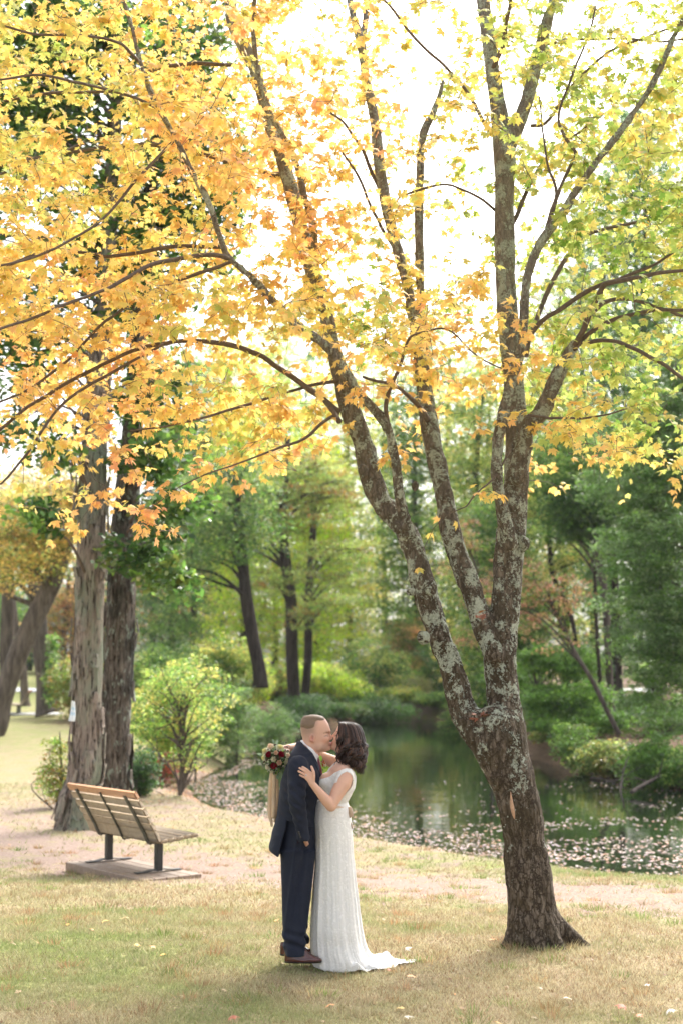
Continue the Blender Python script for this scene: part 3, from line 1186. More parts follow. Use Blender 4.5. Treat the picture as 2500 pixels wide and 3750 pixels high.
def build_litter():
    r = rng(31)
    mb = MB()
    # scattered on the lawn and path
    n = 1500
    y = r.uniform(8.4, 34, n)
    x = r.uniform(-0.27, 0.27, n) * y
    sdp = poly_sd(x, y, POND)
    k = sdp > 0.3
    x, y = x[k], y[k]
    V, F, C = flat_leaves(r, x, y, ground(x, y) + 0.012, r.uniform(0.012, 0.04, len(x)), pick(r, len(x), [((0.42, 0.28, 0.17), 3), ((0.55, 0.42, 0.28), 3), (ORANGE, 0.6), ((0.25, 0.12, 0.07), 2)]))
    mb.add(V, F, C)
    # crumbs of bark, twigs and dark leaves trodden into the path
    n = 9000
    x = r.uniform(-6, 6, n)
    y = r.uniform(13, 26, n)
    zd_, _, _ = zones(x, y)
    k = (poly_sd(x, y, POND) > 0.3) & (r.random(n) < zd_ * fbm(x * 1.5, y * 1.5, 0, 66) * 1.3)
    x, y = x[k], y[k]
    V, F, C = flat_leaves(r, x, y, ground(x, y) + 0.008, r.uniform(0.012, 0.034, len(x)), pick(r, len(x), [((0.16, 0.10, 0.07), 3), ((0.30, 0.20, 0.14), 2), ((0.55, 0.45, 0.36), 1.5)]), 'diam')
    mb.add(V, F, C)
    # drift along the waterline and on the left bank
    for (n, f) in ((11000, 'shore'), (3800, 'left')):
        if f == 'shore':
            i = r.integers(0, len(NEAR_SHORE) - 7, n) + 1
            p = np.array(NEAR_SHORE)
            t = r.random(n)[:, None]
            q = p[i] * (1 - t) + p[i + 1] * t
            x = q[:, 0] + r.normal(0, 0.36, n) - 0.22
            y = q[:, 1] + r.normal(0, 0.36, n) - 0.22
        else:
            x = r.normal(-5.6, 1.6, n)
            y = r.normal(34, 5, n)
        sdp = poly_sd(x, y, POND)
        k = (sdp > 0.1) & (sdp < 4)
        x, y = x[k], y[k]
        V, F, C = flat_leaves(r, x, y, ground(x, y) + 0.015, r.uniform(0.03, 0.065, len(x)), pick(r, len(x), [(ORANGE, 1.2), ((0.50, 0.27, 0.15), 3), ((0.62, 0.42, 0.29), 3), (RUST, 2), ((0.2, 0.09, 0.05), 2)]))
        mb.add(V, F, C)
    # far bank forest floor
    n = 5000
    x = r.uniform(6, 20, n)
    y = r.uniform(28, 70, n)
    sdp = poly_sd(x, y, POND)
    k = (sdp > 0.2) & (sdp < 12) & (seg_dist(x, y, FAR_SHORE) < seg_dist(x, y, NEAR_SHORE))
    x, y = x[k], y[k]
    V, F, C = flat_leaves(r, x, y, ground(x, y) + 0.03, r.uniform(0.06, 0.12, len(x)), pick(r, len(x), [((0.30, 0.15, 0.08), 3), ((0.42, 0.26, 0.16), 2), (RUST, 1)]), 'diam')
    mb.add(V, F, C)
    V, F, C = mb.data()
    link("leaf_litter", mesh_from("leaf_litter", V, F, M['litter'], True, C), kind="stuff", label="brown and orange leaf litter strewn over the banks", category="leaf litter")

    # leaves adrift on the pond: rafts near the close shore
    mb = MB()
    n = 110000
    x = r.uniform(-5, 12, n)
    y = r.uniform(15, 56, n)
    sdp = -poly_sd(x, y, POND)
    raft = fbm(x * 0.5, y * 1.1, 0, 41) * 0.6 + fbm(x * 2.0, y * 4.5, 0, 43) * 0.4
    dshore = seg_dist(x, y, NEAR_SHORE)
    lim = np.interp(x, [-5, -3, -1, 1.5, 4.5, 8, 12], [2.2, 3.0, 3.2, 3.2, 6.4, 11, 14]) * np.where(y > 40, 0.25, 1.0)
    dens = np.clip(1.25 - dshore / lim, 0, 1)
    dens = np.where(dshore > lim * 1.25, 0, dens)
    k = (sdp > 0.0) & (raft > 0.70 - 0.36 * dens) & (r.random(n) < 0.03 + 0.60 * dens) & (dens > 0)
    stray = (sdp > 0) & (r.random(n) < 0.012) & (y < 40)
    k = k | stray
    x, y = x[k], y[k]
    zz = WATER_Z + 0.010 + r.uniform(0, 0.008, len(x))
    V, F, C = flat_leaves(r, x, y, zz, r.uniform(0.035, 0.070, len(x)), pick(r, len(x), [((0.48, 0.37, 0.31), 5), ((0.36, 0.26, 0.20), 4), ((0.58, 0.31, 0.17), 1.2), ((0.44, 0.22, 0.12), 1.8), ((0.60, 0.52, 0.48), 1.5)]), 'maple', 0.10)
    mb.add(V, F, C)
    V, F, C = mb.data()
    link("floating_leaves", mesh_from("floating_leaves", V, F, M['litter'], True, C), kind="stuff", label="pale and orange leaves floating in rafts on the pond", category="floating leaves")


build_litter()

# the single leaves one can point to on the lawn (photo positions -> places on flat ground)
LAWN_LEAVES = [
    (355, 3381, ORANGE, "orange leaf lying on the green grass left of two smaller leaves below the bench"),
    (268, 3355, GOLD, "small golden leaf on the grass straight below the bench platform"),
    (573, 3446, ORANGE, "curled orange and white leaf lying in straw grass below the bench platform"),
    (612, 3477, GOLD, "bright golden leaf just right of the curled leaf below the bench"),
    (520, 3450, GOLD, "yellow orange leaf just left of the curled leaf below the bench"),
    (404, 3343, GOLD, "yellow leaf lying flat in the lawn between bench and lower left corner"),
    (473, 3325, (0.6, 0.4, 0.2), "tan leaf lying in the lawn under the near end of the bench"),
    (347, 3424, (0.50, 0.17, 0.10), "small dark red leaf in the green grass patch at left"),
    (1500, 3555, ORANGE, "bright orange leaf on the grass below the tip of the train"),
    (1420, 3530, PINK, "small pink leaf touching the hem below the dress train"),
    (1460, 3661, GOLD, "golden orange leaf in the lawn well below the dress train"),
    (1489, 3697, (0.62, 0.55, 0.46), "pale dry leaf at the lower edge below the dress"),
    (1640, 3743, GOLD, "yellow leaf cut by the bottom edge of the lawn below the train"),
    (1790, 3422, ORANGE, "orange leaf lying left of the foot of the forked maple trunk"),
    (2050, 3637, (0.75, 0.68, 0.55), "tan leaf in the lawn under the maple shadow"),
    (2245, 3667, (0.50, 0.17, 0.10), "red leaf on the lawn near the lower right corner"),
    (2308, 3690, PINK, "pale pink leaf lying right of the red one at lower right"),
    (2426, 3681, (0.70, 0.67, 0.62), "big whitish dry leaf lying in the lower right corner of the lawn"),
    (2340, 3580, (0.66, 0.62, 0.55), "small whitish leaf in the sunny lawn right of the maple"),
    (1802, 3718, GOLD, "golden leaf with brown grass stems around it at the bottom centre right"),
    (1209, 3659, ORANGE, "orange leaf in brown grass below the groom's shoes"),
    (868, 3704, (0.50, 0.17, 0.10), "dark red leaf at the bottom of the lawn left of the couple"),
    (1487, 3456, (0.72, 0.68, 0.60), "whitish curled leaf lying behind the dress train"),
    (1018, 3336, ORANGE, "orange leaf on the straw lawn left of the groom's knee"),
]
for i, (px, py, c, lb) in enumerate(LAWN_LEAVES):
    r = rng(500 + i)
    y = 5208 * CAM_H / (py - 2430.0)
    x = PX(px, y)
    s = 0.058 if 'small' not in lb else 0.036
    V, F, C = flat_leaves(r, np.zeros(1), np.zeros(1), np.zeros(1), np.array([s]), np.array([c], float), 'maple', 0.3)
    V = V - V.mean(axis=0)
    V[:, 2] -= V[:, 2].min() - 0.002
    link("fallen_leaf", mesh_from("fallen_leaf", V, F, M['litter'], True, C), loc=(x, y, G(x, y) + 0.022), label=lb, category="leaf", group="single fallen leaves on the lawn")
# ---------------------------------------------------------------- the forked maple
def tr(rows, y0, y1=None):
    """traced rows (px, py, radius px) with depth from y0 to y1 -> (n,4) world x,y,z,r"""
    n = len(rows)
    out = []
    for i, rw in enumerate(rows):
        Y = y0 + (y1 - y0) * i / (n - 1) if y1 is not None else y0
        if len(rw) == 4:
            Y = rw[3]
        x, y, z = P(rw[0], rw[1], Y)
        out.append((x, y, z, rw[2] * Y / 5208.0))
    return np.array(out)


STEMS = {
    'trunk': tr([(1947, 3470, 104), (1947, 3425, 98), (1948, 3340, 92), (1927, 3148, 83), (1902, 2957, 84), (1867, 2829, 88), (1828, 2734, 98), (1812, 2660, 84)], 11.6),
    'A': tr([(1850, 2830, 70), (1765, 2700, 62), (1696, 2606, 52), (1650, 2447, 45), (1600, 2319, 46), (1545, 2128, 45), (1492, 1957, 44), (1440, 1890, 41), (1391, 1829, 41), (1355, 1734, 44), (1330, 1625, 38),
             (1285, 1510, 40), (1250, 1383, 34), (1215, 1255, 32), (1183, 1116, 31), (1124, 917, 30), (1052, 638, 28), (985, 438, 24), (930, 239, 25), (861, 104, 26), (838, -50, 24), (820, -200, 22)], 11.55, 12.8),
    'N': tr([(1862, 2830, 80), (1855, 2700, 76), (1850, 2606, 68), (1832, 2447, 60), (1836, 2319, 58), (1850, 2212, 54), (1872, 1957, 57), (1888, 1766, 50), (1888, 1574, 43), (1877, 1383, 41),
             (1854, 1116, 42), (1844, 797, 39), (1844, 558, 44), (1810, 319, 30), (1784, 120, 29), (1768, 0, 27), (1760, -200, 25)], 11.6, 12.5),
    'N2': tr([(1848, 570, 30), (1912, 414, 27), (1959, 255, 25), (1991, 120, 23), (2023, 0, 22), (2060, -200, 20)], 12.2, 12.4),
    'Mid': tr([(1810, 2400, 34), (1763, 2290, 36), (1719, 2150, 37), (1649, 1957, 38), (1614, 1766, 35), (1585, 1638, 36), (1562, 1500, 34), (1540, 1330, 27), (1510, 1150, 22), (1489, 1036, 20), (1433, 837, 22),
               (1393, 638, 22), (1370, 438, 20), (1338, 279, 18), (1322, 159, 17), (1290, 48, 13), (1265, -100, 12)], 11.65, 13.2),
    'Mid2': tr([(1566, 1520, 22), (1550, 1330, 19), (1540, 1150, 18), (1535, 956, 18), (1533, 797, 17), (1537, 638, 16), (1545, 500, 15), (1590, 399, 11), (1622, 295, 8)], 12.3, 12.6),
    'Mid3': tr([(1322, 170, 13), (1346, 24, 12), (1352, -120, 10)], 13.1, 13.2),
    'B1': tr([(1495, 1950, 28), (1478, 1890, 22), (1462, 1820, 18), (1448, 1702, 17), (1425, 1593, 17), (1400, 1535, 19), (1342, 1472, 17), (1279, 1383, 16), (1215, 1287, 16), (1164, 1242, 16), (1100, 1198, 15), (1012, 1116, 15),
              (917, 1012, 15), (837, 940, 14), (805, 861, 13), (765, 741, 12), (709, 638, 11.5), (654, 526, 11), (606, 438, 11), (558, 351, 10), (518, 239, 9), (486, 104, 9), (454, 0, 8), (430, -140, 7)], 11.6, 10.2),
    'R': tr([(1868, 1990, 28), (1848, 1915, 24), (1830, 1840, 21), (1818, 1750, 20), (1814, 1670, 20), (1834, 1542, 19), (1862, 1430, 18), (1890, 1330, 17), (1911, 1243, 17), (1922, 1059, 17), (1951, 940, 18), (1991, 869, 18),
             (2063, 773, 16), (2111, 693, 15), (2190, 582, 14), (2278, 470, 13), (2366, 343, 12), (2422, 239, 11.5), (2461, 143, 11), (2500, 72, 10), (2580, -60, 9)], 11.45, 10.6),
    'Pl': tr([(1890, 1740, 36), (1912, 1650, 34), (1932, 1565, 31), (1985, 1500, 29), (2022, 1415, 26), (2083, 1290, 22), (2111, 1255, 20)], 11.8, 11.6),
    'E': tr([(1183, 1116, 18), (1156, 956, 15), (1148, 837, 14), (1116, 733, 13), (1092, 622, 13), (1044, 510, 12), (976, 398, 12), (956, 319, 10), (929, 143, 9), (932, 0, 8), (936, -120, 7)], 12.3, 11.2),
}
LIMBS = {
    'C': tr([(837, 938, 12), (780, 928, 12), (717, 929, 11), (638, 948, 11), (542, 972, 10), (446, 1028, 9), (343, 1076, 8), (223, 1124, 8), (80, 1180, 7), (-60, 1225, 6), (-250, 1290, 5)], 10.7, 9.6),
    'D': tr([(1045, 640, 14), (960, 625, 13), (800, 580, 12), (700, 560, 12), (560, 530, 11), (400, 540, 10), (300, 550, 9), (100, 585, 8), (-60, 620, 7)], 12.6, 13.6),
    'F': tr([(1240, 1515, 16), (1195, 1475, 15), (1150, 1435, 14), (1036, 1354, 13), (948, 1298, 12), (837, 1259, 12), (717, 1247, 11), (622, 1251, 11), (518, 1275, 10), (398, 1322, 9), (279, 1386, 8.5), (120, 1482, 8), (0, 1577, 7), (-120, 1660, 6)], 12.1, 11.6),
    'H': tr([(600, 1256, 7), (530, 1300, 7), (446, 1345, 7), (319, 1410, 7), (207, 1506, 6.5), (120, 1641, 6), (0, 1769, 5)], 11.8, 11.2),
    'Gl': tr([(860, 955, 8), (717, 1012, 8), (558, 1067, 8), (438, 1139, 7.5), (319, 1243, 7), (239, 1330, 6.5), (120, 1418, 6), (0, 1474, 5), (-100, 1520, 5)], 10.9, 12.0),
    'I': tr([(1235, 1520, 9), (1195, 1538, 8), (1116, 1601, 7), (996, 1649, 5), (877, 1697, 4), (700, 1760, 3), (560, 1860, 2.5)], 12.1, 11.0),
    'J': tr([(1240, 1395, 9), (1120, 1418, 8), (1012, 1450, 7), (900, 1485, 7), (797, 1514, 6), (638, 1554, 5), (478, 1577, 4)], 12.2, 11.4),
    'K': tr([(512, 225, 8), (478, 190, 8), (430, 151, 7), (303, 124, 7), (143, 124, 6), (0, 90, 5), (-90, 60, 5)], 10.3, 9.7),
    'L': tr([(590, 408, 8), (558, 392, 8), (478, 351, 7), (319, 307, 7), (159, 271, 6), (0, 295, 5), (-80, 310, 5)], 10.4, 9.8),
    'Lb': tr([(880, 240, 9), (700, 235, 9), (560, 250, 9), (440, 320, 8), (320, 330, 7), (160, 345, 7), (0, 380, 6)], 12.9, 12.0),
    'Lc': tr([(640, 520, 7), (520, 640, 7), (400, 780, 7), (250, 890, 6), (100, 950, 6), (-60, 990, 5)], 10.5, 9.8),
    'Ld': tr([(820, 905, 9), (640, 900, 9), (420, 940, 9), (330, 925, 8), (160, 930, 8), (0, 985, 7), (-80, 1010, 6)], 11.9, 11.0),
    'Le': tr([(310, 520, 8), (200, 575, 8), (110, 590, 8), (0, 640, 7), (-70, 660, 6)], 13.4, 13.0),
    'P1': tr([(2105, 1265, 16), (2127, 1219, 15), (2155, 1139, 14), (2200, 1050, 13), (2238, 1035, 12), (2330, 1020, 10), (2420, 995, 9), (2500, 988, 8), (2600, 985, 7)], 11.6, 10.6),
    'P2': tr([(2108, 1262, 12), (2150, 1252, 11), (2206, 1247, 11), (2260, 1255, 10), (2326, 1283, 10), (2420, 1335, 9), (2500, 1390, 8), (2590, 1450, 7)], 11.6, 10.8),
    'P3': tr([(2100, 1280, 13), (2160, 1215, 12), (2246, 1171, 11), (2320, 1152, 10), (2400, 1138, 9), (2500, 1131, 8), (2600, 1135, 7)], 11.6, 11.0),
    'P4': tr([(1905, 1300, 15), (1943, 1219, 14), (1990, 1165, 12), (2047, 1131, 12), (2130, 1080, 11), (2206, 1043, 10), (2290, 1010, 9), (2400, 960, 7), (2500, 900, 6)], 11.9, 11.3),
    'P5': tr([(2160, 1150, 10), (2230, 1105, 10), (2310, 1100, 9), (2400, 1125, 8), (2500, 1160, 7), (2590, 1190, 6)], 11.5, 11.9),
    'Pt': tr([(1925, 1300, 13), (1960, 1180, 12), (2010, 1060, 11), (2080, 930, 10), (2150, 860, 9), (2250, 830, 8), (2400, 800, 7)], 12.1, 13.0),
    'S1': tr([(1985, 880, 10), (1999, 845, 10), (2039, 717, 9), (2087, 606, 8), (2103, 558, 8), (2063, 494, 8), (2047, 414, 7), (2095, 279, 6), (2143, 159, 5), (2175, 24, 4)], 11.2, 10.8),
    'S2': tr([(1975, 900, 8), (2010, 780, 7), (2035, 700, 7), (2010, 600, 6), (1985, 460, 5), (1975, 350, 4)], 11.2, 11.4),
    'Nr': tr([(1870, 830, 11), (1960, 640, 8), (2040, 545, 6), (2140, 470, 6), (2230, 400, 5)], 12.3, 12.6),
    'Nr2': tr([(1940, 455, 9), (2000, 440, 8), (2100, 300, 7), (2210, 200, 7), (2340, 140, 6), (2500, 90, 5)], 12.3, 12.0),
    'Nr3': tr([(1985, 165, 8), (2100, 140, 7), (2250, 140, 7), (2400, 150, 6), (2520, 140, 5)], 12.4, 12.8),
    'Nl': tr([(1800, 250, 13), (1840, 160, 12), (1860, 60, 10), (1880, -60, 9)], 12.3, 11.9),
    'T': tr([(1800, 500, 10), (1785, 478, 9), (1712, 343, 8.5), (1633, 247, 8), (1553, 175, 7), (1449, 56, 6.5), (1393, 0, 6), (1300, -90, 5)], 12.3, 12.0),
    'U': tr([(1815, 770, 8), (1798, 757, 7), (1728, 709, 6.5), (1648, 673, 6), (1569, 685, 6), (1473, 717, 5), (1420, 780, 4)], 12.3, 11.6),
    'V': tr([(1420, 1545, 11), (1415, 1480, 10), (1440, 1400, 8), (1475, 1300, 7), (1500, 1235, 6), (1560, 1215, 5), (1640, 1210, 4.5), (1740, 1300, 4), (1850, 1360, 3)], 11.3, 10.6),
    'W': tr([(1565, 1540, 14), (1530, 1490, 12), (1480, 1440, 10), (1420, 1400, 8), (1330, 1380, 6)], 12.1, 11.2),
    'X': tr([(1930, 1520, 7), (2000, 1528, 7), (2060, 1535, 6), (2150, 1530, 5), (2240, 1515, 4), (2330, 1490, 3)], 11.5, 10.7),
    'Z': tr([(1870, 1650, 5), (1810, 1740, 4.5), (1740, 1800, 4), (1700, 1850, 3)], 11.4, 11.0),
    'Za': tr([(1240, 1545, 14), (1210, 1500, 12), (1160, 1440, 10), (1110, 1410, 8)], 11.9, 12.4),
    'Zc': tr([(1390, 700, 9), (1330, 560, 8), (1290, 500, 7), (1250, 445, 6), (1180, 400, 5)], 12.9, 12.5),
    'Zd': tr([(1440, 900, 8), (1370, 780, 7), (1310, 640, 6), (1240, 540, 5)], 12.8, 12.0),
}


def build_maple():
    r = rng(77)
    base = P(1950, 3430, 11.6)
    root = empty("maple_tree", (base[0], base[1], G(base[0], base[1])), "tall forked maple with lichen spotted trunks and golden leaves beside the couple", "tree")
    allp = np.vstack([v for v in STEMS.values()])
    lo = allp[:, :3].min(0) - 0.3
    hi = allp[:, :3].max(0) + 0.3
    lo[2] = -0.25
    hi[2] = min(hi[2], 8.7)
    hi[0] += 0.2
    f = Field(lo, hi, 0.0165)
    for nm, s in STEMS.items():
        n = max(6, len(s) * 3)
        c = catmull(s, n)
        c[:, 3] = np.maximum(c[:, 3] * 0.90, 0.012)
        # knotty unevenness
        c[:, 3] *= 1 + 0.06 * np.sin(np.arange(n) * 1.7 + len(nm)) * r.uniform(0.3, 1, n)
        c = c[c[:, 2] < hi[2] + 0.3]
        f.chain(c, 0.03)
    # root flare
    bx, by = base[0], base[1]
    for (dx, dy, rr, zz) in ((0.46, -0.04, 0.022, -0.05), (0.26, 0.03, 0.06, 0.0), (-0.22, -0.12, 0.05, -0.02), (0.02, -0.24, 0.045, -0.03), (0.18, -0.2, 0.05, -0.02), (-0.15, 0.22, 0.05, 0), (0.1, 0.28, 0.05, 0)):
        f.cone((bx + 0.02, by, 0.28), (bx + dx, by + dy, zz), 0.10, rr, 0.04)
    # knots, broken stubs and swellings
    for (px, py, Y, rr, dyo) in ((1326, 1722, 11.85, 0.036, 0), (1503, 2166, 11.6, 0.034, 0), (1550, 2335, 11.6, 0.042, 0), (1918, 1990, 11.8, 0.036, 0), (1880, 1850, 11.7, 0.05, -0.05), (1330, 1470, 12.0, 0.036, 0),
                                 (1520, 1780, 11.9, 0.03, 0), (1922, 1690, 11.8, 0.03, 0)):
        p = P(px, py, Y + dyo)
        f.ell(p, (rr, rr, rr * 1.3), 0.05)
    for (px, py, Y) in ((1452, 1932, 11.58), (1570, 2152, 11.6)):   # sawn branch collars with a hollow
        p = P(px, py, Y - 0.09)
        f.ell(p, (0.045, 0.035, 0.055), 0.03)
        f.ell((p[0], p[1] - 0.035, p[2]), (0.018, 0.02, 0.022), 0.008, 'sub')
    # bark relief
    sl, X, Y, Z = f.window(f.lo, hi, 0.5)
    near = np.abs(f.D) < 0.05
    I = np.argwhere(near)
    xx, yy, zz = f.lo[0] + I[:, 0] * f.vox, f.lo[1] + I[:, 1] * f.vox, f.lo[2] + I[:, 2] * f.vox
    wv = 1 - 0.6 * np.clip((zz - 2.5) / 3, 0, 1)
    rel = (np.abs(fbm(xx * 15, yy * 15, zz * 3.6, 51, 3) - 0.5) * 2 - .35) * 0.050 * wv + (fbm(xx * 4, yy * 4, zz * 2.2, 57, 2) - 0.5) * 0.03 * wv
    f.D[near] += rel.astype(np.float32)
    V, F = f.mesh(1)
    part("trunk", root, V, F, M['maple_bark'])
    # pale wound in the bark
    c = np.array([P(1868, 2900, 11.35), P(1871, 2940, 11.37), P(1877, 2975, 11.375), P(1882, 3000, 11.39)])
    V, F = tube_vf(catmull(c, 10), np.array([0.003, 0.007, 0.012, 0.016, 0.019, 0.020, 0.018, 0.014, 0.008, 0.003]), 8, flat=0.8)
    part("bark_wound", root, V, F, M['rock'], label="pale strip of bare wood in the bark")
    # limbs
    nodes = []
    for nm, s in LIMBS.items():
        n = len(s) * 4
        c = catmull(s, n)
        c[:, :3] += (np.stack([fbm(c[:, 0] * 3, c[:, 1] * 3, c[:, 2] * 3, 60 + k) for k in range(3)], 1) - 0.5) * 0.05
        V, F = tube_vf(c[:, :3], np.maximum(c[:, 3] * 0.80, 0.005), 7, wob=0.12, seed=len(nm))
        part("limb", root, V, F, M['twig'])
        nodes += [tuple(p[:3]) for p in c[n // 6:]]
    for nm in ('A', 'N', 'N2', 'Mid', 'Mid2', 'B1', 'R', 'Pl', 'E', 'Mid3'):
        c = catmull(STEMS[nm], len(STEMS[nm]) * 4)
        nodes += [tuple(p[:3]) for p in c if p[2] > 3.9]

    # ---- foliage: density and colour as a function of place
    DG = np.array([
        [.95, .85, .95, .85, .62, .45, .20, .35, .80, 1.0],
        [.90, .8, .8, .85, .75, .55, .42, .36, .85, 1.0],
        [.85, .85, .9, .9, .8, .58, .48, .30, .85, 1.0],
        [.85, .9, .9, .95, .75, .58, .48, .34, .72, .95],
        [.85, .85, .85, .95, .9, .75, .45, .42, .80, .95],
        [.8, .85, .9, .95, .95, 1., .72, .50, .50, .80],
        [.45, .48, .75, .90, .75, .14, .06, .10, .14, .55],
        [.08, .16, .24, .08, .0, .0, .0, .02, .05, .02],
        [.0, .03, .03, .0, .0, .0, .0, .01, .0, .0]])
    HG = np.array([   # 0 green .. 1 orange
        [.58, .66, .72, .72, .72, .72, .6, .58, .58, .58],
        [.60, .70, .72, .74, .78, .78, .7, .52, .60, .60],
        [.66, .68, .70, .74, .80, .80, .75, .56, .55, .54],
        [.70, .72, .72, .74, .78, .78, .75, .52, .50, .50],
        [.76, .78, .74, .70, .72, .62, .75, .55, .50, .50],
        [.80, .80, .76, .66, .68, .78, .85, .75, .45, .42],
        [.76, .72, .62, .62, .7, .8, .8, .8, .75, .55],
        [.7, .8, .8, .8, .7, .7, .7, .7, .85, .8],
        [.7, .8, .8, .7, .7, .7, .7, .7, .7, .7]])
    ROWY = np.array([115, 345, 575, 805, 1035, 1265, 1495, 1725, 1955.])

    YR = 11.4

    def lookup(Gd, x, z):
        # place -> traced cell at the tree's own distance
        px = 1250 + 5208 * x / YR
        zz = (z - CAM_H)
        b = (zz * CT - YR * ST) / (YR * CT + zz * ST)
        py = 1875 - 5208 * b
        u = np.clip((px - 125) / 250, 0, 9 - 1e-6)
        v = np.clip(np.interp(py, ROWY, np.arange(9)), 0, 8 - 1e-6)
        i, j = v.astype(int), u.astype(int)
        fi, fj = v - i, u - j
        return Gd[i, j] * (1 - fi) * (1 - fj) + Gd[i, j + 1] * (1 - fi) * fj + Gd[i + 1, j] * fi * (1 - fj) + Gd[i + 1, j + 1] * fi * fj, px, py

    NS = 3900
    pts = []
    while len(pts) < NS:
        m = 4000
        x = r.uniform(-3.6, 3.7, m)
        z = r.uniform(3.2, 8.3, m)
        y = np.clip(r.normal(12.1, 1.3, m), 9.8, 15.2)
        d, px, py = lookup(DG, x, z)
        cl = fbm(x * 1.7, y * 1.2, z * 2.6, 91, 2)
        d = d * np.clip((cl - 0.30) * 3.2, 0.10, 1.25)
        d = np.where(py > 1600, d * 0.85, d)
        k = r.random(m) < d * 0.9
        pts += [tuple(a) for a in np.stack([x, y, z], 1)[k]]
    pts = np.array(pts[:NS])
    # the right side is fuller, green and yellow
    # extra sprays traced from the photograph (low hanging ones)
    extra = [(1290, 1470, 10.9), (1400, 1270, 10.5), (1440, 1330, 10.5), (1500, 1290, 10.6), (1560, 1230, 10.6), (1650, 1190, 10.7), (1640, 1330, 10.7), (1600, 1400, 10.7), (1540, 1380, 10.8), (1700, 1280, 10.6), (1790, 1300, 10.5),
             (1870, 1290, 10.4), (1900, 1370, 10.5), (1985, 1300, 10.6), (1830, 1240, 10.4), (1840, 1370, 10.4), (1590, 1110, 10.8), (1670, 1080, 10.8),
             (2060, 1590, 10.6), (2110, 1580, 10.6), (2020, 1610, 10.7), (2100, 1640, 10.5), (2060, 1530, 10.7), (2170, 1480, 10.7), (2230, 1470, 10.8), (2290, 1460, 10.8), (2340, 1500, 10.7), (2400, 1500, 10.6), (2460, 1530, 10.5), (2150, 1440, 10.7),
             (1790, 1800, 11.0), (1860, 1815, 11.0), (1365, 1690, 11.4), (1500, 1760, 11.5), (1550, 1700, 11.5), (500, 1740, 11.0), (540, 1790, 10.9), (600, 1760, 11.0), (660, 1800, 11.1), (480, 1870, 11.0), (560, 1880, 10.9), (370, 1540, 11.0),
             (330, 1560, 11.1), (420, 1650, 11.0), (560, 1560, 11.0), (640, 1500, 11.0), (1180, 1640, 11.8), (1120, 1640, 11.8), (500, 1990, 10.9), (1470, 2150, 11.3), (720, 1720, 11.2), (1300, 1420, 10.9)]
    ex = np.array([P(*e) for e in extra])
    pts = np.vstack([pts, ex])
    isx = np.zeros(len(pts), bool)
    isx[NS:] = True
    N0 = np.array(nodes)
    d0 = np.array([np.min(np.sum((N0 - p) ** 2, 1)) for p in pts]) ** 0.5
    order = np.argsort(d0)
    tw = MB()
    LP, LT, LN, LS, LC = [], [], [], [], []
    nodes_l = [Vector(n) for n in nodes]
    kd = None
    built = 0
    for cnt, oi in enumerate(order):
        if kd is None or len(nodes_l) - built > 260:
            kd = kdtree.KDTree(len(nodes_l))
            for i, n in enumerate(nodes_l):
                kd.insert(n, i)
            kd.balance()
            built = len(nodes_l)
        p = pts[oi]
        co, idx, dist = kd.find(Vector(p))
        a = np.array(co)
        L = max(dist, 0.05)
        # a curved twig that leaves its branch upwards and then levels out
        mid = (a + p) / 2 + np.array([0, 0, 0.10 * L]) + r.normal(0, 0.05 * L, 3)
        n = int(np.clip(L / 0.11, 3, 9))
        c = catmull([a, mid, p], n)
        c[1:-1] += r.normal(0, 0.010, (n - 2, 3))
        r0 = np.clip(0.0022 + 0.0028 * L, 0.002, 0.0055)
        V, F = tube_vf(c, np.linspace(r0, 0.0013, n), 4, cap=False)
        tw.add(V, F[0])
        nodes_l += [Vector(q) for q in c[1:]]
        out = (p - a) / L
        nl = int(r.integers(6, 12)) if not isx[oi] else int(r.integers(6, 9))
        # leaves on short stalks around the twig's outer part
        for q in range(nl):
            t = 1 - 0.8 * r.random() ** 1.3
            b = c[min(n - 1, int(t * (n - 1)))] + r.normal(0, 0.02, 3)
            side = rand_dirs(r, 1)[0]
            side[2] = side[2] * 0.4 - 0.10
            dirn = out * 0.6 + side * 0.9
            dirn /= np.linalg.norm(dirn)
            st = b + dirn * r.uniform(0.03, 0.08)
            tip = dirn + np.array([0, 0, -r.uniform(0.1, 0.9)])
            nrm = np.array([0, 0, 1.0]) + r.normal(0, 0.55, 3) + np.array([0, -0.35, 0])
            LP.append(st)
            LT.append(tip)
            LN.append(nrm)
            LS.append(r.uniform(0.047, 0.080))
            if q < 4:
                V, F = tube_vf(np.array([b, st]), [0.0009, 0.0007], 3, cap=False)
                tw.add(V, F[0])
    LP, LT, LN, LS = map(np.array, (LP, LT, LN, LS))
    h, px, py = lookup(HG, LP[:, 0], LP[:, 2])
    patch = fbm(LP[:, 0] * 1.6, LP[:, 1] * 1.2, LP[:, 2] * 2.0, 97, 2) - 0.5
    h = h - 0.10 + 0.05 * (px < 1500) + patch * 0.42 + r.normal(0, 0.085, len(h))
    gspot = np.exp(-((px - 1330) / 120) ** 2 - ((py - 1120) / 90) ** 2) + np.exp(-((px - 1400) / 70) ** 2 - ((py - 1350) / 60) ** 2)
    h = h - 0.55 * gspot * r.random(len(h))
    stops = np.array([0.0, 0.2, 0.42, 0.60, 0.78, 0.95, 1.15])
    cols = np.array([GREEN_M, GREEN_L, YGREEN, YELLOW, GOLD, ORANGE, PINK])
    C = np.stack([np.interp(h, stops, cols[:, k]) for k in range(3)], 1) * r.uniform(0.82, 1.15, (len(h), 1))
    V, F, C = leaves_mesh(r, LP, LT, LN, LS, np.clip(C, 0, 0.9), 'maple', 0.35)
    part("crown", root, V, F, M['leaf'], True, C)
    V, F, _ = tw.data()
    o = part("twigs", root, V, F, M['twig'])
    o["kind"] = "stuff"
    print("maple leaves", len(LP), "twigs", len(pts))
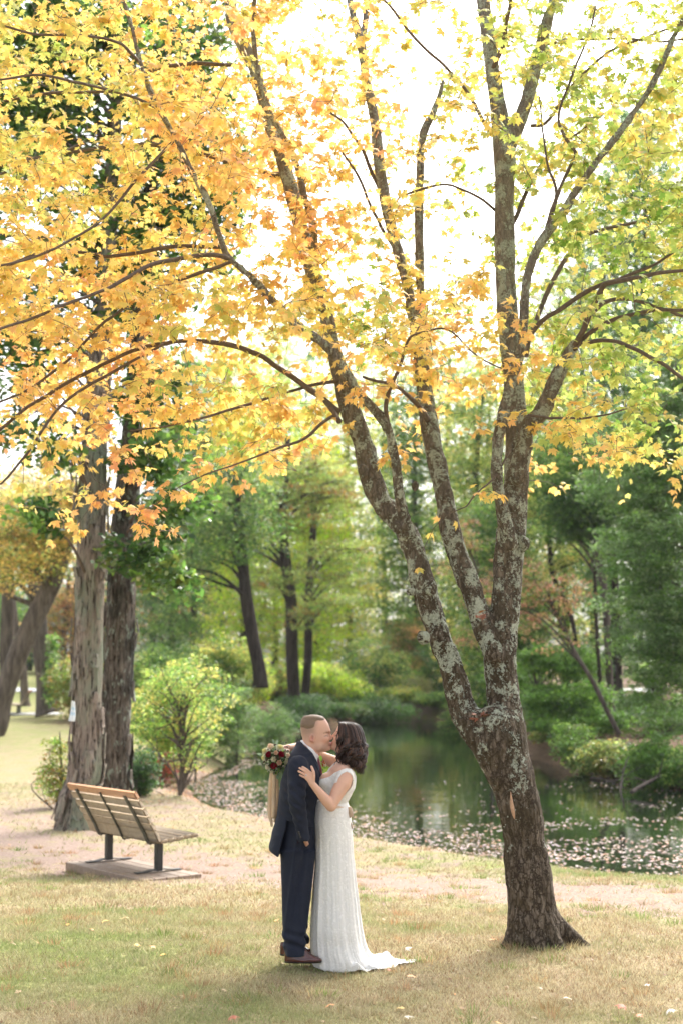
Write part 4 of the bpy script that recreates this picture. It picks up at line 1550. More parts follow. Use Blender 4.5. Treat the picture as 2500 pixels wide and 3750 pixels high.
    # dead leaves caught in the two forks
    V, F, C = flat_leaves(r, np.zeros(7), np.zeros(7), np.zeros(7), r.uniform(0.05, 0.08, 7), pick(r, 7, [((0.3, 0.12, 0.07), 3), (RUST, 2)]), 'maple', 0.8)
    for (px, py, lb) in ((1768, 2612, "brown dead leaves caught in the lower fork of the maple trunk"), (1762, 2252, "brown dead leaves caught in the upper fork of the maple trunk")):
        c = P(px, py, 11.5)
        Vl = V + np.repeat(r.normal(0, 0.03, (7, 3)) * (1.3, 1, 0.5), len(MAPLE_V), 0)
        link("caught_leaves", mesh_from("caught_leaves", Vl, F, M['litter'], True, C), loc=c, label=lb, category="dead leaves")


build_maple()
# ---------------------------------------------------------------- other trees and shrubs
def clump_leaves(r, centres, per, rad, flat, size, palette, shape='diam', up=0.8):
    """leaf-sized faces spread through flattened clumps; centres (n,3), rad (n,)"""
    n = len(centres) * per
    c = np.repeat(centres, per, axis=0)
    R = np.repeat(rad, per)[:, None]
    d = rand_dirs(r, n) * (r.random((n, 1)) ** 0.45)
    d[:, 2] *= flat
    p = c + d * R
    t = rand_dirs(r, n)
    t[:, 2] = t[:, 2] * 0.5 - 0.25
    nn = r.normal(0, 0.7, (n, 3)) + np.array([0, -0.1, up])
    # every clump leans to a colour of its own
    ck = pick(r, len(centres), palette)
    lk = pick(r, n, palette) * r.choice([0.6, 1.0, 1.5], (n, 1), p=[.3, .45, .25])
    m = r.uniform(0.25, 0.75, (n, 1))
    C = np.repeat(ck, per, axis=0) * m + lk * (1 - m)
    return leaves_mesh(r, p, t, nn, size * r.uniform(0.6, 1.15, n), np.clip(C, 0, .95), shape, 0.4)


def branch_mesh(r, trunk, tips, r0=0.06):
    mb = MB()
    c = catmull(trunk, max(8, len(trunk) * 4))
    V, F = tube_vf(c[:, :3], c[:, 3], 12, wob=0.10, seed=int(r.integers(1000)))
    mb.add(V, F)
    for t in tips:
        z0 = t[2] - abs(r.normal(0.5, 0.5)) * 1.0 - 0.25 * math.hypot(t[0] - trunk[-1][0], t[1] - trunk[-1][1])
        i = int(np.argmin(np.abs(c[:, 2] - z0)))
        a = c[i, :3]
        rr = min(c[i, 3] * 0.6, r0)
        m = (a + t) / 2 + np.array([0, 0, 0.12 * np.linalg.norm(t - a)]) + r.normal(0, 0.15, 3)
        V, F = tube_vf(catmull([a, m, t], 8), np.linspace(rr, rr * 0.15, 8), 5, cap=False)
        mb.add(V, F[0])
    return mb.data()


def make_tree(name, label, category, trunk, ells, nclump, per, crad, lsize, palette, bark, seed, group=None, flat=0.35, shape='diam', nbr=26, dense_edge=False, branches=True, crown_name="crown"):
    """trunk rows (x, y, z, radius); ells: (cx, cy, cz, rx, ry, rz) volumes the crown fills"""
    r = rng(seed)
    trunk = np.array(trunk, float)
    root = empty(name, (trunk[0, 0], trunk[0, 1], trunk[0, 2]), label, category, group)
    ells = np.array(ells, float)
    vol = ells[:, 3] * ells[:, 4] * ells[:, 5]
    k = r.choice(len(ells), nclump, p=vol / vol.sum())
    d = rand_dirs(r, nclump) * (r.random((nclump, 1)) ** 0.40)
    cen = ells[k, :3] + d * ells[k, 3:]
    rad = crad * r.uniform(0.55, 1.35, nclump)
    if branches:
        tips = cen[r.choice(nclump, min(nbr, nclump), replace=False)]
        V, F, _ = branch_mesh(r, trunk, tips, 0.22 * trunk[0, 3] + 0.02)
        part("trunk", root, V, F, bark)
    V, F, C = clump_leaves(r, cen, per, rad, flat, lsize, palette, shape)
    part(crown_name, root, V, F, M['far_leaf'], False, C)
    return root


def T(rows, Y, dy=0.0):
    """trunk traced (px, py, r px) at depth Y"""
    return [(*P(a, b, Y + dy * i), c * Y / 5208.0) for i, (a, b, c) in enumerate(rows)]


def E(px, py, Y, rx, rz, ry=None):
    """crown volume traced: centre px,py; radii in px"""
    s = Y / 5208.0
    c = P(px, py, Y)
    return (*c, rx * s, (ry if ry is not None else rx) * s, rz * s)


PAL_SHAG = [(GREEN_D, 3), (GREEN_M, 4), (GREEN_L, 1.2), (OLIVE, 1)]
PAL_MIX = [(GREEN_M, 3), (GREEN_L, 2), (YGREEN, 1.2), (GREEN_D, 1)]
PAL_YG = [(YGREEN, 3), (YELLOW, 2), (GREEN_L, 2), (GREEN_M, 1)]
PAL_GOLD = [(GOLD, 2), (YELLOW, 1.5), (YGREEN, 1.2), (OLIVE, 3), (GREEN_M, 1.2), (RUST, 1)]
PAL_OLIVE = [(OLIVE, 3), (GREEN_L, 2), (RUST, 1), (YGREEN, 1)]
PAL_RUST = [(RUST, 2.2), (ORANGE, 1.3), (OLIVE, 2), (YELLOW, 0.8)]
PAL_RED = [((0.42, 0.14, 0.08), 1.2), ((0.55, 0.28, 0.17), 2), ((0.60, 0.36, 0.17), 1.5), (GREEN_L, 1.6), (GREEN_M, 1.6), (OLIVE, 1)]
PAL_GREEN = [(GREEN_M, 4), (GREEN_D, 2), ((0.09, 0.17, 0.06), 2), (GREEN_L, 0.8)]
PAL_PALE = [((0.55, 0.55, 0.30), 3), (YGREEN, 2), ((0.70, 0.62, 0.40), 2)]
PAL_LIME = [((0.52, 0.68, 0.03), 3), (YGREEN, 1), (YELLOW, 1), (GREEN_L, 1)]


def shagbark(label, rows, Y, mat, seed, plates):
    """tall trunk with long loose plates of bark"""
    r = rng(seed)
    rows = T(rows, Y)
    root = empty("shagbark_tree", (rows[0][0], rows[0][1], G(rows[0][0], rows[0][1])), label, "tree", "shagbark trees behind the bench")
    c = catmull(rows, 150)
    ns = 72
    th = np.linspace(0, 2 * np.pi, ns, endpoint=False)
    T_ = np.gradient(c[:, :3], axis=0)
    Z = c[:, 2][:, None]
    ridge = fbm(np.cos(th)[None] * 4.2 + 0 * Z, np.sin(th)[None] * 4.2 + 0 * Z, Z * 0.55, seed, 3)
    fine = fbm(np.cos(th)[None] * 11 + 0 * Z, np.sin(th)[None] * 11 + 0 * Z, Z * 1.6, seed + 3, 2)
    low = np.exp(-np.maximum(Z - c[0, 2], 0) / 0.55)
    root_fl = 1 + low * (0.02 + 0.10 * np.maximum(0, np.sin(th * 4 + seed)))
    rad = c[:, 3][:, None] * (0.84 + 0.22 * (ridge - 0.35) + 0.10 * (fine - 0.5)) * root_fl
    V = np.stack([c[:, 0][:, None] + rad * np.cos(th), c[:, 1][:, None] + rad * np.sin(th), np.broadcast_to(Z, rad.shape)], -1).reshape(-1, 3)
    i = (np.arange(149)[:, None] * ns)
    j = np.arange(ns)[None]
    k = (j + 1) % ns
    F = np.stack([i + j, i + k, i + k + ns, i + j + ns], -1).reshape(-1, 4)
    mb = MB()
    mb.add(V, F)
    # loose plates lifting at one end
    for _ in range(plates):
        q = int(r.integers(8, 140))
        a = r.uniform(0, 2 * np.pi)
        L = r.uniform(0.18, 0.55)
        wd = r.uniform(0.25, 0.55)
        m = 7
        zs = np.linspace(0, L, m)
        lift = (0.010 + 0.055 * r.random() * (np.linspace(1, 0, m) ** 2 if r.random() < 0.7 else np.linspace(0, 1, m) ** 2))
        R0 = c[q, 3] * 1.02
        cx, cy = np.interp(c[q, 2] + zs, c[:, 2], c[:, 0]), np.interp(c[q, 2] + zs, c[:, 2], c[:, 1])
        P_ = []
        for s_ in (0.0, 0.012):
            for u in (-1, -0.3, 0.3, 1):
                wv = wd * (1 - 0.35 * np.abs(np.linspace(-1, 1, m)) ** 3) * r.uniform(0.85, 1.15, m)
                ang = a + u * wv * 0.5
                rr = R0 + lift - s_ + (0.004 if abs(u) < 1 else 0)
                P_.append(np.stack([cx + rr * np.cos(ang), cy + rr * np.sin(ang), c[q, 2] + zs], 1))
        P_ = np.array(P_)        # 8 x m x 3
        order_ = [0, 1, 2, 3, 7, 6, 5, 4]
        P_ = P_[order_]
        ids = np.arange(8 * m).reshape(8, m)
        q4 = []
        for u in range(8):
            u2 = (u + 1) % 8
            for v in range(m - 1):
                q4.append((ids[u, v], ids[u2, v], ids[u2, v + 1], ids[u, v + 1]))
        for v in (0, m - 1):
            for u in range(3):
                q4.append((ids[u, v], ids[u + 1, v], ids[6 - u, v], ids[7 - u, v]))
        mb.add(P_.reshape(-1, 3), np.array(q4))
    V, F, _ = mb.data()
    part("trunk", root, V, F, mat)
    return root, c


def build_shagbarks():
    ra, ca = shagbark("tall tree trunk with pale shaggy plated bark and a white paper tacked on", [(272, 3045, 84), (274, 3000, 74), (292, 2910, 62), (316, 2833, 63), (322, 2604, 58), (327, 2374, 61), (330, 2144, 59), (336, 1915, 59),
                      (340, 1777, 57), (349, 1537, 50), (360, 1378, 44), (390, 1000, 36), (420, 500, 28), (450, 0, 22), (470, -500, 12)], 24.9, M['shag'], 3, 240)
    rb, cb = shagbark("darker furrowed trunk with grey lichen streaks right behind the pale shaggy one", [(414, 2990, 76), (416, 2890, 64), (425, 2604, 63), (440, 2374, 60), (447, 2144, 55), (460, 1915, 53), (474, 1777, 47), (490, 1500, 40),
                      (520, 1100, 33), (560, 600, 26), (600, 100, 18), (620, -400, 10)], 25.9, M['shag_dark'], 8, 120)
    for root, c, ells, seed, ncl in (
            (ra, ca, [E(100, 200, 24.5, 300, 300), E(120, 500, 24.5, 260, 620), E(330, 150, 24.5, 330, 320), E(90, 1250, 24, 190, 260), E(330, 900, 25, 240, 500), E(60, 1620, 23.2, 130, 210), E(190, 1660, 23.6, 110, 150), E(150, 1880, 23.2, 110, 90), E(-150, 900, 24, 200, 700)], 5, 640),
            (rb, cb, [E(700, 250, 26, 240, 420), E(560, 800, 26, 220, 520), E(760, 700, 26.3, 160, 330), E(560, 1450, 25.6, 170, 230), E(540, 1680, 24.8, 150, 110), E(620, 1860, 24.3, 150, 120), E(540, 2020, 24.2, 160, 120), E(640, 2120, 24.2, 90, 80)], 6, 520)):
        r = rng(seed)
        ells = np.array(ells)
        vol = ells[:, 3] * ells[:, 5]
        k = r.choice(len(ells), ncl, p=vol / vol.sum())
        d = rand_dirs(r, ncl) * (r.random((ncl, 1)) ** 0.5)
        cen = ells[k, :3] + d * ells[k, 3:]
        mb = MB()
        for t in cen[::7]:
            z0 = t[2] - r.uniform(-0.3, 1.2)
            i = int(np.argmin(np.abs(c[:, 2] - max(z0, c[0, 2] + 4.2))))
            a = c[i, :3]
            m = (a + t) / 2 + np.array([0, 0, 0.15 * np.linalg.norm(t - a)])
            V, F = tube_vf(catmull([a, m, t], 10), np.linspace(0.035, 0.006, 10), 6)
            mb.add(V, F)
        V, F, _ = mb.data()
        part("branches", root, V, F, M['twig'])
        V, F, C = clump_leaves(r, cen, 34, 0.36 * r.uniform(0.6, 1.3, ncl), 0.6, 0.155, PAL_SHAG, 'oval', 0.5)
        part("crown", root, V, F, M['far_leaf'], True, C)
    # paper notice on the left trunk
    V, F = [], []
    Yp = 24.35
    rows = np.linspace(0, 1, 9)
    mb = MB()
    cols = []
    for s_ in (0, 1):
        for a in rows:
            for b in np.linspace(0, 1, 7):
                l = 263 - 12 * a ** 2
                rgt = 277 + (-2 + 3 * math.sin(a * 3.0)) * 1.0
                px = l + (rgt - l) * b
                py = 2566 + 74 * a + 2 * b
                p = P(px, py, Yp - 0.05 + 0.10 * abs(b - 0.5) + 0.006 * s_ + 0.02 * math.sin(a * 5))
                V.append(p)
                ink = (0.75, 0.80, 0.84)
                if 0.15 < b < 0.85 and (abs(a - 0.42) < 0.05 or abs(a - 0.62) < 0.05):
                    ink = (0.42, 0.62, 0.74)
                cols.append(ink)
    F = []
    for s_ in (0, 1):
        o = s_ * 63
        for i in range(8):
            for j in range(6):
                q = (o + i * 7 + j, o + i * 7 + j + 1, o + (i + 1) * 7 + j + 1, o + (i + 1) * 7 + j)
                F.append(q if s_ == 0 else q[::-1])
    V = np.array(V)
    c0 = V.mean(0)
    link("paper_notice", mesh_from("paper_notice", V - c0, np.array(F), M['paper'], True, np.array(cols)), loc=c0, label="white paper notice with faint blue print tacked to the pale shaggy trunk", category="notice")


build_shagbarks()


def build_background():
    # --- far left park trees
    make_tree("leaning_tree", "thick dark trunk leaning right over the far bench at the left edge", "tree",
              T([(-30, 2680, 52), (-5, 2640, 42), (10, 2560, 38), (60, 2420, 36), (110, 2300, 35), (160, 2200, 34), (205, 2110, 32), (240, 2000, 26), (260, 1850, 20)], 50),
              [E(140, 1950, 49, 190, 190), E(40, 2040, 48, 130, 100), E(280, 1850, 50, 160, 200)], 230, 60, 0.85, 0.15, PAL_GOLD, M['grey_bark'], 101, flat=0.35)
    make_tree("ivy_clad_tree", "upright trunk with ivy on its side standing right of the far bench", "tree",
              T([(178, 2612, 56), (172, 2585, 42), (168, 2500, 33), (155, 2400, 30), (140, 2250, 30), (128, 2100, 27), (130, 1950, 22)], 62),
              [E(120, 1900, 62, 200, 160), E(30, 2030, 61, 120, 160), E(230, 2020, 62, 90, 100)], 190, 50, 1.0, 0.16, PAL_GOLD, M['grey_bark'], 102, flat=0.35)
    r = rng(9)
    cen = np.array([P(px, py, 61.2) for px, py in zip(r.normal(192, 9, 46), r.uniform(2330, 2590, 46))])
    V, F, C = clump_leaves(r, cen, 26, np.full(46, 0.28), 0.9, 0.16, [(GREEN_M, 3), (GREEN_L, 2), ((0.5, 0.55, 0.3), 1)], 'oval')
    root = [o for o in COL.objects if o.name.startswith("ivy_clad_tree")][0]
    part("ivy", root, V, F, M['far_leaf'], False, C)
    make_tree("park_tree", "slim brown trunk directly behind the far bench", "tree",
              T([(100, 2606, 22), (92, 2560, 16), (85, 2450, 13), (60, 2300, 12), (40, 2100, 12), (30, 1950, 10)], 72), [E(20, 1950, 72, 180, 160)], 110, 50, 1.2, 0.2, PAL_YG, M['grey_bark'], 103)
    make_tree("park_tree", "second slim trunk rising behind the leaning tree at the left edge", "tree",
              T([(25, 2560, 14), (22, 2400, 22), (30, 2250, 24), (32, 2080, 23), (34, 1950, 18)], 66), [E(-60, 1980, 66, 150, 180), E(120, 1800, 66, 200, 130)], 130, 50, 1.1, 0.18, PAL_GOLD, M['grey_bark'], 104)
    # trees behind the lawn and road, a far row
    far_specs = []
    for i, (px, w_, h_, pal) in enumerate([(-150, 150, 330, PAL_GREEN), (-20, 140, 300, PAL_MIX), (110, 130, 350, PAL_GREEN), (235, 110, 300, PAL_RUST), (330, 140, 420, PAL_GREEN), (470, 130, 480, PAL_MIX), (560, 120, 560, PAL_RUST), (640, 120, 520, PAL_GREEN)]):
        Y = 128 + 5 * (i % 3)
        x = PX(px, Y)
        z = G(x, Y)
        s = Y / 5208.0
        names = ["far tree at the left edge beyond the pale road", "second far green tree beyond the pale road", "far dark green tree behind the far bench", "far rust coloured tree beyond the road just left of the shaggy trunk",
                 "far green tree hidden behind the pale shaggy trunk", "far mixed green tree just right of the shaggy trunks", "far orange brown tree right of the shaggy trunks", "far dark green tree above the yellow green shrubs"]
        make_tree("far_tree", names[i], "tree", [(x, Y, z - .2, 0.35), (x, Y, z + 3, 0.28), (x + .3, Y, z + 9, 0.15)],
                  [(x, Y, z + h_ * s * 0.52, w_ * s, w_ * s, h_ * s * 0.5), (x + 1.2, Y, z + h_ * s * 0.8, w_ * s * .8, w_ * s * .8, h_ * s * 0.45)], 150, 46, 1.7, 0.34, pal, M['dark_bark'], 200 + i, group="far row of trees beyond the lawn", flat=0.5, nbr=8)
    # --- middle trees on the left bank
    make_tree("bank_tree", "dark single trunk leaning slightly left on the left bank", "tree",
              T([(955, 2520, 32), (950, 2450, 26), (925, 2330, 24), (905, 2200, 23), (895, 2100, 20), (880, 1950, 16), (860, 1780, 10)], 62),
              [E(800, 2000, 61, 170, 130), E(850, 1800, 62, 200, 180), E(700, 2150, 60, 110, 90), E(930, 1950, 62, 120, 100), E(720, 1850, 62, 130, 150)], 230, 56, 0.95, 0.17, PAL_MIX + [(GREEN_D, 2)], M['dark_bark'], 111, group="tall trees on the left bank", flat=0.4)
    make_tree("bank_tree", "thick left trunk of the two dark trunks rising behind the groom", "tree",
              T([(1085, 2650, 32), (1078, 2560, 24), (1070, 2400, 22), (1065, 2200, 21), (1040, 2000, 20), (1040, 1850, 17), (1055, 1600, 10)], 74),
              [E(1040, 2120, 72, 190, 55), E(980, 1950, 73, 170, 60), E(1080, 1780, 74, 220, 130), E(930, 1850, 74, 140, 90), E(1100, 1900, 72.5, 150, 50), E(1120, 2250, 72, 110, 60)], 300, 50, 0.85, 0.17, PAL_OLIVE, M['dark_bark'], 112, group="tall trees on the left bank", flat=0.22)
    make_tree("bank_tree", "slimmer right trunk of the two dark trunks rising behind the groom", "tree",
              T([(1112, 2640, 22), (1118, 2550, 16), (1128, 2400, 15), (1130, 2200, 15), (1140, 2050, 14), (1150, 1900, 13), (1160, 1700, 9)], 76),
              [E(1230, 2020, 74, 150, 60), E(1180, 1850, 75, 150, 70), E(1200, 2190, 75, 130, 50), E(1140, 1740, 76, 180, 90), E(1250, 2110, 74, 90, 40)], 210, 50, 0.85, 0.17, PAL_OLIVE + [(YGREEN, 2)], M['dark_bark'], 113, group="tall trees on the left bank", flat=0.22)
    # bright yellow-green woodland lit from behind, further back
    spec = [(620, 118, 150, 1500, PAL_GREEN, "green tree far behind the yellow green shrubs at left"), (700, 105, 150, 1250, PAL_MIX, "mixed green tree far behind the sapling"), (800, 112, 130, 1200, PAL_RUST, "orange brown tree glowing behind the single leaning bank tree"),
            (880, 98, 150, 1230, PAL_LIME, "lime tree glowing behind the single dark bank trunk"), (1000, 105, 150, 1130, PAL_YG, "bright yellow green tree glowing left of the two dark trunks"),
            (1110, 120, 170, 1200, PAL_MIX, "tall mixed green tree far behind the two dark trunks"),
            (1150, 96, 150, 1560, PAL_LIME, "lime green tree glowing behind the two dark trunks"), (1270, 104, 160, 1280, PAL_YG, "yellow tree glowing right of the two dark trunks"),
            (1400, 112, 170, 1300, PAL_YG + [(GREEN_M, 4)], "yellow green tree filling the gap left of the leaning maple stem"), (1520, 100, 160, 1180, PAL_MIX, "green tree behind the head of the pond"),
            (1640, 104, 160, 1120, PAL_YG + [(GREEN_M, 3)], "yellow green tree seen between the maple stems")]
    for i, (px, Y, w_, ptop, pal, nm) in enumerate(spec):
        x = PX(px, Y)
        z = G(x, Y)
        s = Y / 5208.0
        top = P(px, ptop, Y)[2]
        H = top - z
        make_tree("woodland_tree", nm, "tree", [(x, Y, z - .2, 0.30), (x + .2, Y, z + 4, 0.24), (x, Y, z + H * .6, 0.15), (x + .4, Y, top - 2, 0.06)],
                  [(x, Y, z + H * 0.24, w_ * s, w_ * s, H * 0.24), (x, Y, z + H * 0.52, w_ * s * 1.05, w_ * s, H * 0.26), (x, Y, z + H * 0.80, w_ * s * .8, w_ * s, H * 0.22)], 560, 44, 1.2, 0.26, pal, M['dark_bark'], 300 + i, group="woodland trees lit from behind beyond the pond", flat=0.35, nbr=16)
    # --- right bank forest
    rb = [  # px base, Y, trunk rows, ells, palette, label, bark
        ([(2262, 2700, 19), (2240, 2600, 15), (2225, 2400, 13), (2215, 2200, 14), (2190, 2050, 13), (2170, 1950, 11), (2150, 1750, 8)], 50, [E(2120, 1700, 50, 230, 200), E(2280, 1850, 51, 160, 120), E(2060, 1900, 51, 130, 100)], PAL_MIX, "tall grey trunk on the right bank, thickest of the trunks left of the green boughs", 'grey_bark'),
        ([(2280, 2690, 14), (2265, 2500, 13), (2262, 2300, 12), (2250, 2150, 12), (2245, 1950, 9)], 54, [E(2330, 1750, 54, 200, 200), E(2230, 1950, 54, 120, 100)], PAL_GREEN, "dark trunk close behind the thickest grey trunk on the right bank", 'dark_bark'),
        ([(2205, 2620, 10), (2195, 2500, 8), (2180, 2250, 7), (2176, 2050, 7), (2176, 1900, 5)], 49, [E(2150, 1850, 49, 130, 120)], PAL_GREEN, "thin dark upright stem left of the thickest grey trunk on the right bank", 'dark_bark'),
        ([(2265, 2690, 10), (2230, 2620, 9), (2170, 2500, 8), (2110, 2400, 7), (2060, 2300, 6), (2020, 2220, 4)], 46, [E(1960, 2170, 46, 190, 110), E(2060, 2340, 46, 110, 60)], PAL_RED, "slender stem slanting left over the water from the right bank", 'grey_bark'),
        ([(2110, 2520, 12), (2105, 2350, 9), (2080, 2230, 9), (2020, 2100, 10), (2005, 1900, 8), (1990, 1750, 6)], 58, [E(2000, 1800, 58, 150, 170), E(2090, 2050, 58, 120, 90), E(2010, 1500, 58, 150, 180)], PAL_YG + [(GREEN_M, 3)], "dark crooked trunk close behind the right stem of the maple", 'dark_bark'),
    ]
    for i, (rows, Y, ells, pal, nm, bk) in enumerate(rb):
        few = pal is PAL_RED
        make_tree("forest_tree", nm, "tree", T(rows, Y), ells, 110 if few else 300, 26 if few else 46, 0.42 if few else 0.75, 0.13 if few else 0.16, pal, M[bk], 400 + i, group="forest trees on the right bank", flat=0.3, nbr=22)
    # red and orange understory tree
    make_tree("red_maple", "red and orange tree glowing between the middle and right maple stems", "tree",
              T([(1800, 2600, 10), (1790, 2450, 8), (1780, 2300, 7), (1770, 2150, 5)], 58), [E(1730, 1960, 57, 110, 60), E(1780, 2150, 57, 140, 80), E(1900, 2080, 56, 90, 60), E(1660, 2080, 58, 60, 50), E(1760, 2330, 57, 110, 70), E(1940, 2280, 56, 90, 45), E(1960, 2420, 56, 80, 40)], 150, 30, 0.45, 0.13, PAL_RED, M['grey_bark'], 410, flat=0.5)
    make_tree("understory_tree", "small fresh green tree leaning over the pond behind the maple trunk", "tree",
              T([(2010, 2700, 8), (1990, 2600, 7), (1960, 2500, 6), (1940, 2400, 4)], 50), [E(2010, 2420, 50, 130, 60), E(1970, 2560, 49, 110, 60), E(2060, 2560, 49, 90, 60), E(1860, 2480, 52, 90, 60), E(2080, 2680, 47, 80, 50), E(2000, 2640, 48, 90, 40), E(2140, 2560, 48, 100, 70), E(2200, 2640, 47, 100, 60), E(2110, 2430, 50, 100, 60)], 480, 46, 0.5, 0.14, [(GREEN_M, 3), (GREEN_L, 3), ((0.2, 0.35, 0.05), 2)], M['grey_bark'], 411, flat=0.3)
    # big layered green boughs at right (near the camera side of the bank)
    make_tree("beech_tree", "large tree with layered grey green boughs filling the right edge", "tree",
              T([(2640, 2760, 40), (2630, 2500, 36), (2620, 2200, 32), (2600, 1800, 26), (2590, 1400, 20), (2580, 1100, 12)], 41),
              [E(2450, 2450, 39, 170, 95), E(2380, 2330, 39, 170, 80), E(2480, 2200, 39, 190, 110), E(2360, 2060, 39, 180, 90), E(2480, 1950, 39, 210, 110), E(2370, 1830, 40, 200, 100), E(2470, 1700, 40, 210, 120), E(2390, 1560, 41, 230, 110), E(2500, 1380, 41, 200, 150),
               E(2350, 2570, 39, 120, 35), E(2480, 2600, 38, 120, 45), E(2300, 2200, 40, 140, 60), E(2280, 1980, 41, 150, 60), E(2500, 2350, 38.5, 120, 200), E(2220, 1780, 41, 120, 60)], 1500, 46, 0.40, 0.115, [((0.11, 0.19, 0.055), 3), (GREEN_M, 3), ((0.26, 0.36, 0.15), 2.4), (GREEN_L, 1.5)], M['grey_bark'], 412, flat=0.38, nbr=70)
    sp = [(1760, 74, 1330, 170, PAL_YG + [(GREEN_M, 4)], "yellow green forest tree between the middle and right maple stems"), (1860, 66, 1800, 150, PAL_MIX, "green forest tree low behind the right maple stem"), (2060, 78, 900, 200, PAL_YG + [(GREEN_M, 5)], "tall mixed tree behind the slanting stem"),
          (2240, 70, 560, 200, PAL_GREEN + [(YGREEN, 1)], "tall dark green tree behind the right bank trunks"), (2400, 64, 350, 200, PAL_GREEN, "tall dark green tree behind the layered boughs"), (2560, 74, 50, 230, PAL_MIX, "tallest forest tree at the right edge"),
          (2160, 90, 420, 190, PAL_MIX + [(YGREEN, 2)], "green tree top rising highest right of the maple's right stem"), (1940, 92, 1500, 170, PAL_RUST + [(GREEN_L, 5)], "rust and green tree far behind the right maple stem"), (2370, 94, 150, 200, PAL_GREEN + [(YGREEN, 2)], "tall green tree top far above the right bank forest"),
          (1800, 100, 1250, 130, PAL_YG, "pale yellow tree far behind the gap between middle and right stems")]
    for i, (px, Y, ptop, w_, pal, nm) in enumerate(sp):
        x = PX(px, Y)
        z = G(x, Y)
        s = Y / 5208.0
        top = P(px, ptop, Y)[2]
        H = top - z
        make_tree("forest_tree", nm, "tree", [(x, Y, z - .2, 0.28), (x + .2, Y, z + 4, 0.22), (x - .2, Y, z + H * .6, 0.15), (x + .3, Y, top - 1, 0.05)],
                  [(x, Y, z + H * 0.22, w_ * s, w_ * s, H * 0.22), (x, Y, z + H * 0.50, w_ * s * 1.05, w_ * s, H * 0.26), (x, Y, z + H * 0.80, w_ * s * .85, w_ * s, H * 0.22)], 560, 46, 1.0, 0.21, pal, M['dark_bark'], 430 + i, group="forest trees on the right bank", flat=0.45, nbr=20)

    # --- shrubs
    def shrub(label, px, Y, ptop, pbot, w_, pal, seed, n=90, per=62, name="shrub", crad=0.34, ls=0.09, group=None, flat=0.5, lobes=3):
        x = PX(px, Y)
        z = G(x, Y)
        s = Y / 5208.0
        top = P(px, ptop, Y)[2]
        h = max(0.5, top - z)
        r = rng(seed)
        ells = [(x + r.uniform(-.7, .7) * w_ * s, Y + r.uniform(-.4, .4) * w_ * s, z + h * r.uniform(0.3, 0.62), w_ * s * r.uniform(0.75, 1.1), w_ * s * 0.9, h * r.uniform(0.34, 0.48)) for _ in range(lobes)]
        return make_tree(name, label, "shrub", [(x, Y, z - .1, 0.03), (x + .05, Y, z + h * 0.4, 0.022), (x, Y, z + h * .8, 0.01)], ells, n, per, crad, ls, pal, M['grey_bark'], seed, group=group, flat=flat, nbr=14, crown_name="foliage")

    gl = "shrubs along the left bank"
    shrub("yellow green shrub right beside the darker shaggy trunk", 560, 36, 2420, 2800, 120, PAL_YG + [(GREEN_L, 4), (GREEN_M, 2)], 501, 170, group=gl)
    shrub("broad yellow flecked shrub between the shaggy trunks and the bouquet", 720, 40, 2380, 2760, 150, PAL_YG + [(GREEN_L, 4), (GREEN_M, 3)], 502, 210, group=gl)
    shrub("pale green shrub overhanging the water left of the groom", 870, 46, 2480, 2740, 130, PAL_MIX + [((0.2, 0.28, 0.12), 4)], 503, 190, group=gl)
    shrub("grey green rounded shrub low above the bouquet", 960, 50, 2590, 2740, 90, [((0.20, 0.27, 0.12), 3), (GREEN_L, 1), (GREEN_M, 2)], 504, 120, group=gl)
    shrub("red leaved bush low behind the sapling", 590, 34.5, 2720, 2830, 60, [((0.32, 0.05, 0.04), 4), ((0.40, 0.07, 0.05), 2), (GREEN_M, 4)], 505, 60, 30, crad=0.2, ls=0.075, group=gl)
    shrub("dark green bush with a red tip at the foot of the darker shaggy trunk", 520, 31, 2740, 2890, 70, [(GREEN_D, 3), (GREEN_M, 3), ((0.12, 0.22, 0.10), 2)], 506, 90, 40, crad=0.22, ls=0.085, group=gl)
    shrub("low brown shrub hugging the left side of the pale shaggy trunk", 225, 28.5, 2610, 2800, 50, PAL_OLIVE, 507, 60, 40, crad=0.22, ls=0.07, group=gl)
    shrub("dark shrub behind the bouquet at the waterline", 1010, 62, 2600, 2700, 90, [(GREEN_D, 3), (GREEN_M, 2)], 508, 110, group=gl, crad=0.5, ls=0.12)
    shrub("dark green bush behind the groom's head", 1130, 74, 2560, 2690, 90, [(GREEN_D, 3), (GREEN_M, 2)], 509, 120, crad=0.6, ls=0.14, group=gl)
    shrub("bright lime shrub lit from behind between the couple and the two dark trunks", 1240, 80, 2420, 2660, 120, PAL_LIME + [(GREEN_M, 2)], 510, 190, crad=0.7, ls=0.16, group=gl)
    shrub("dark rounded bush above the bride's head at the pond's far left bank", 1330, 78, 2540, 2650, 110, [(GREEN_D, 3), (GREEN_M, 3)], 511, 170, crad=0.6, ls=0.14, group=gl)
    shrub("dark green bush on the left bank just behind the bouquet and the groom", 1095, 68, 2560, 0, 90, [(GREEN_D, 3), (GREEN_M, 3)], 517, 150, crad=0.45, ls=0.13, group=gl)
    shrub("dark bush at the waterline directly behind the kissing faces", 1165, 71.5, 2575, 0, 80, [(GREEN_D, 3), (GREEN_M, 3), (OLIVE, 1)], 518, 150, crad=0.45, ls=0.13, group=gl)
    shrub("olive green bush at the waterline just above the bride's dark hair", 1235, 75.5, 2580, 0, 80, [(GREEN_D, 2), (GREEN_M, 3), (OLIVE, 2)], 519, 150, crad=0.45, ls=0.13, group=gl)
    shrub("low green bush on the far left bank between the two heads", 1190, 81, 2550, 0, 90, [(GREEN_M, 3), (GREEN_L, 2), (OLIVE, 1)], 514, 150, crad=0.5, ls=0.14, group=gl)
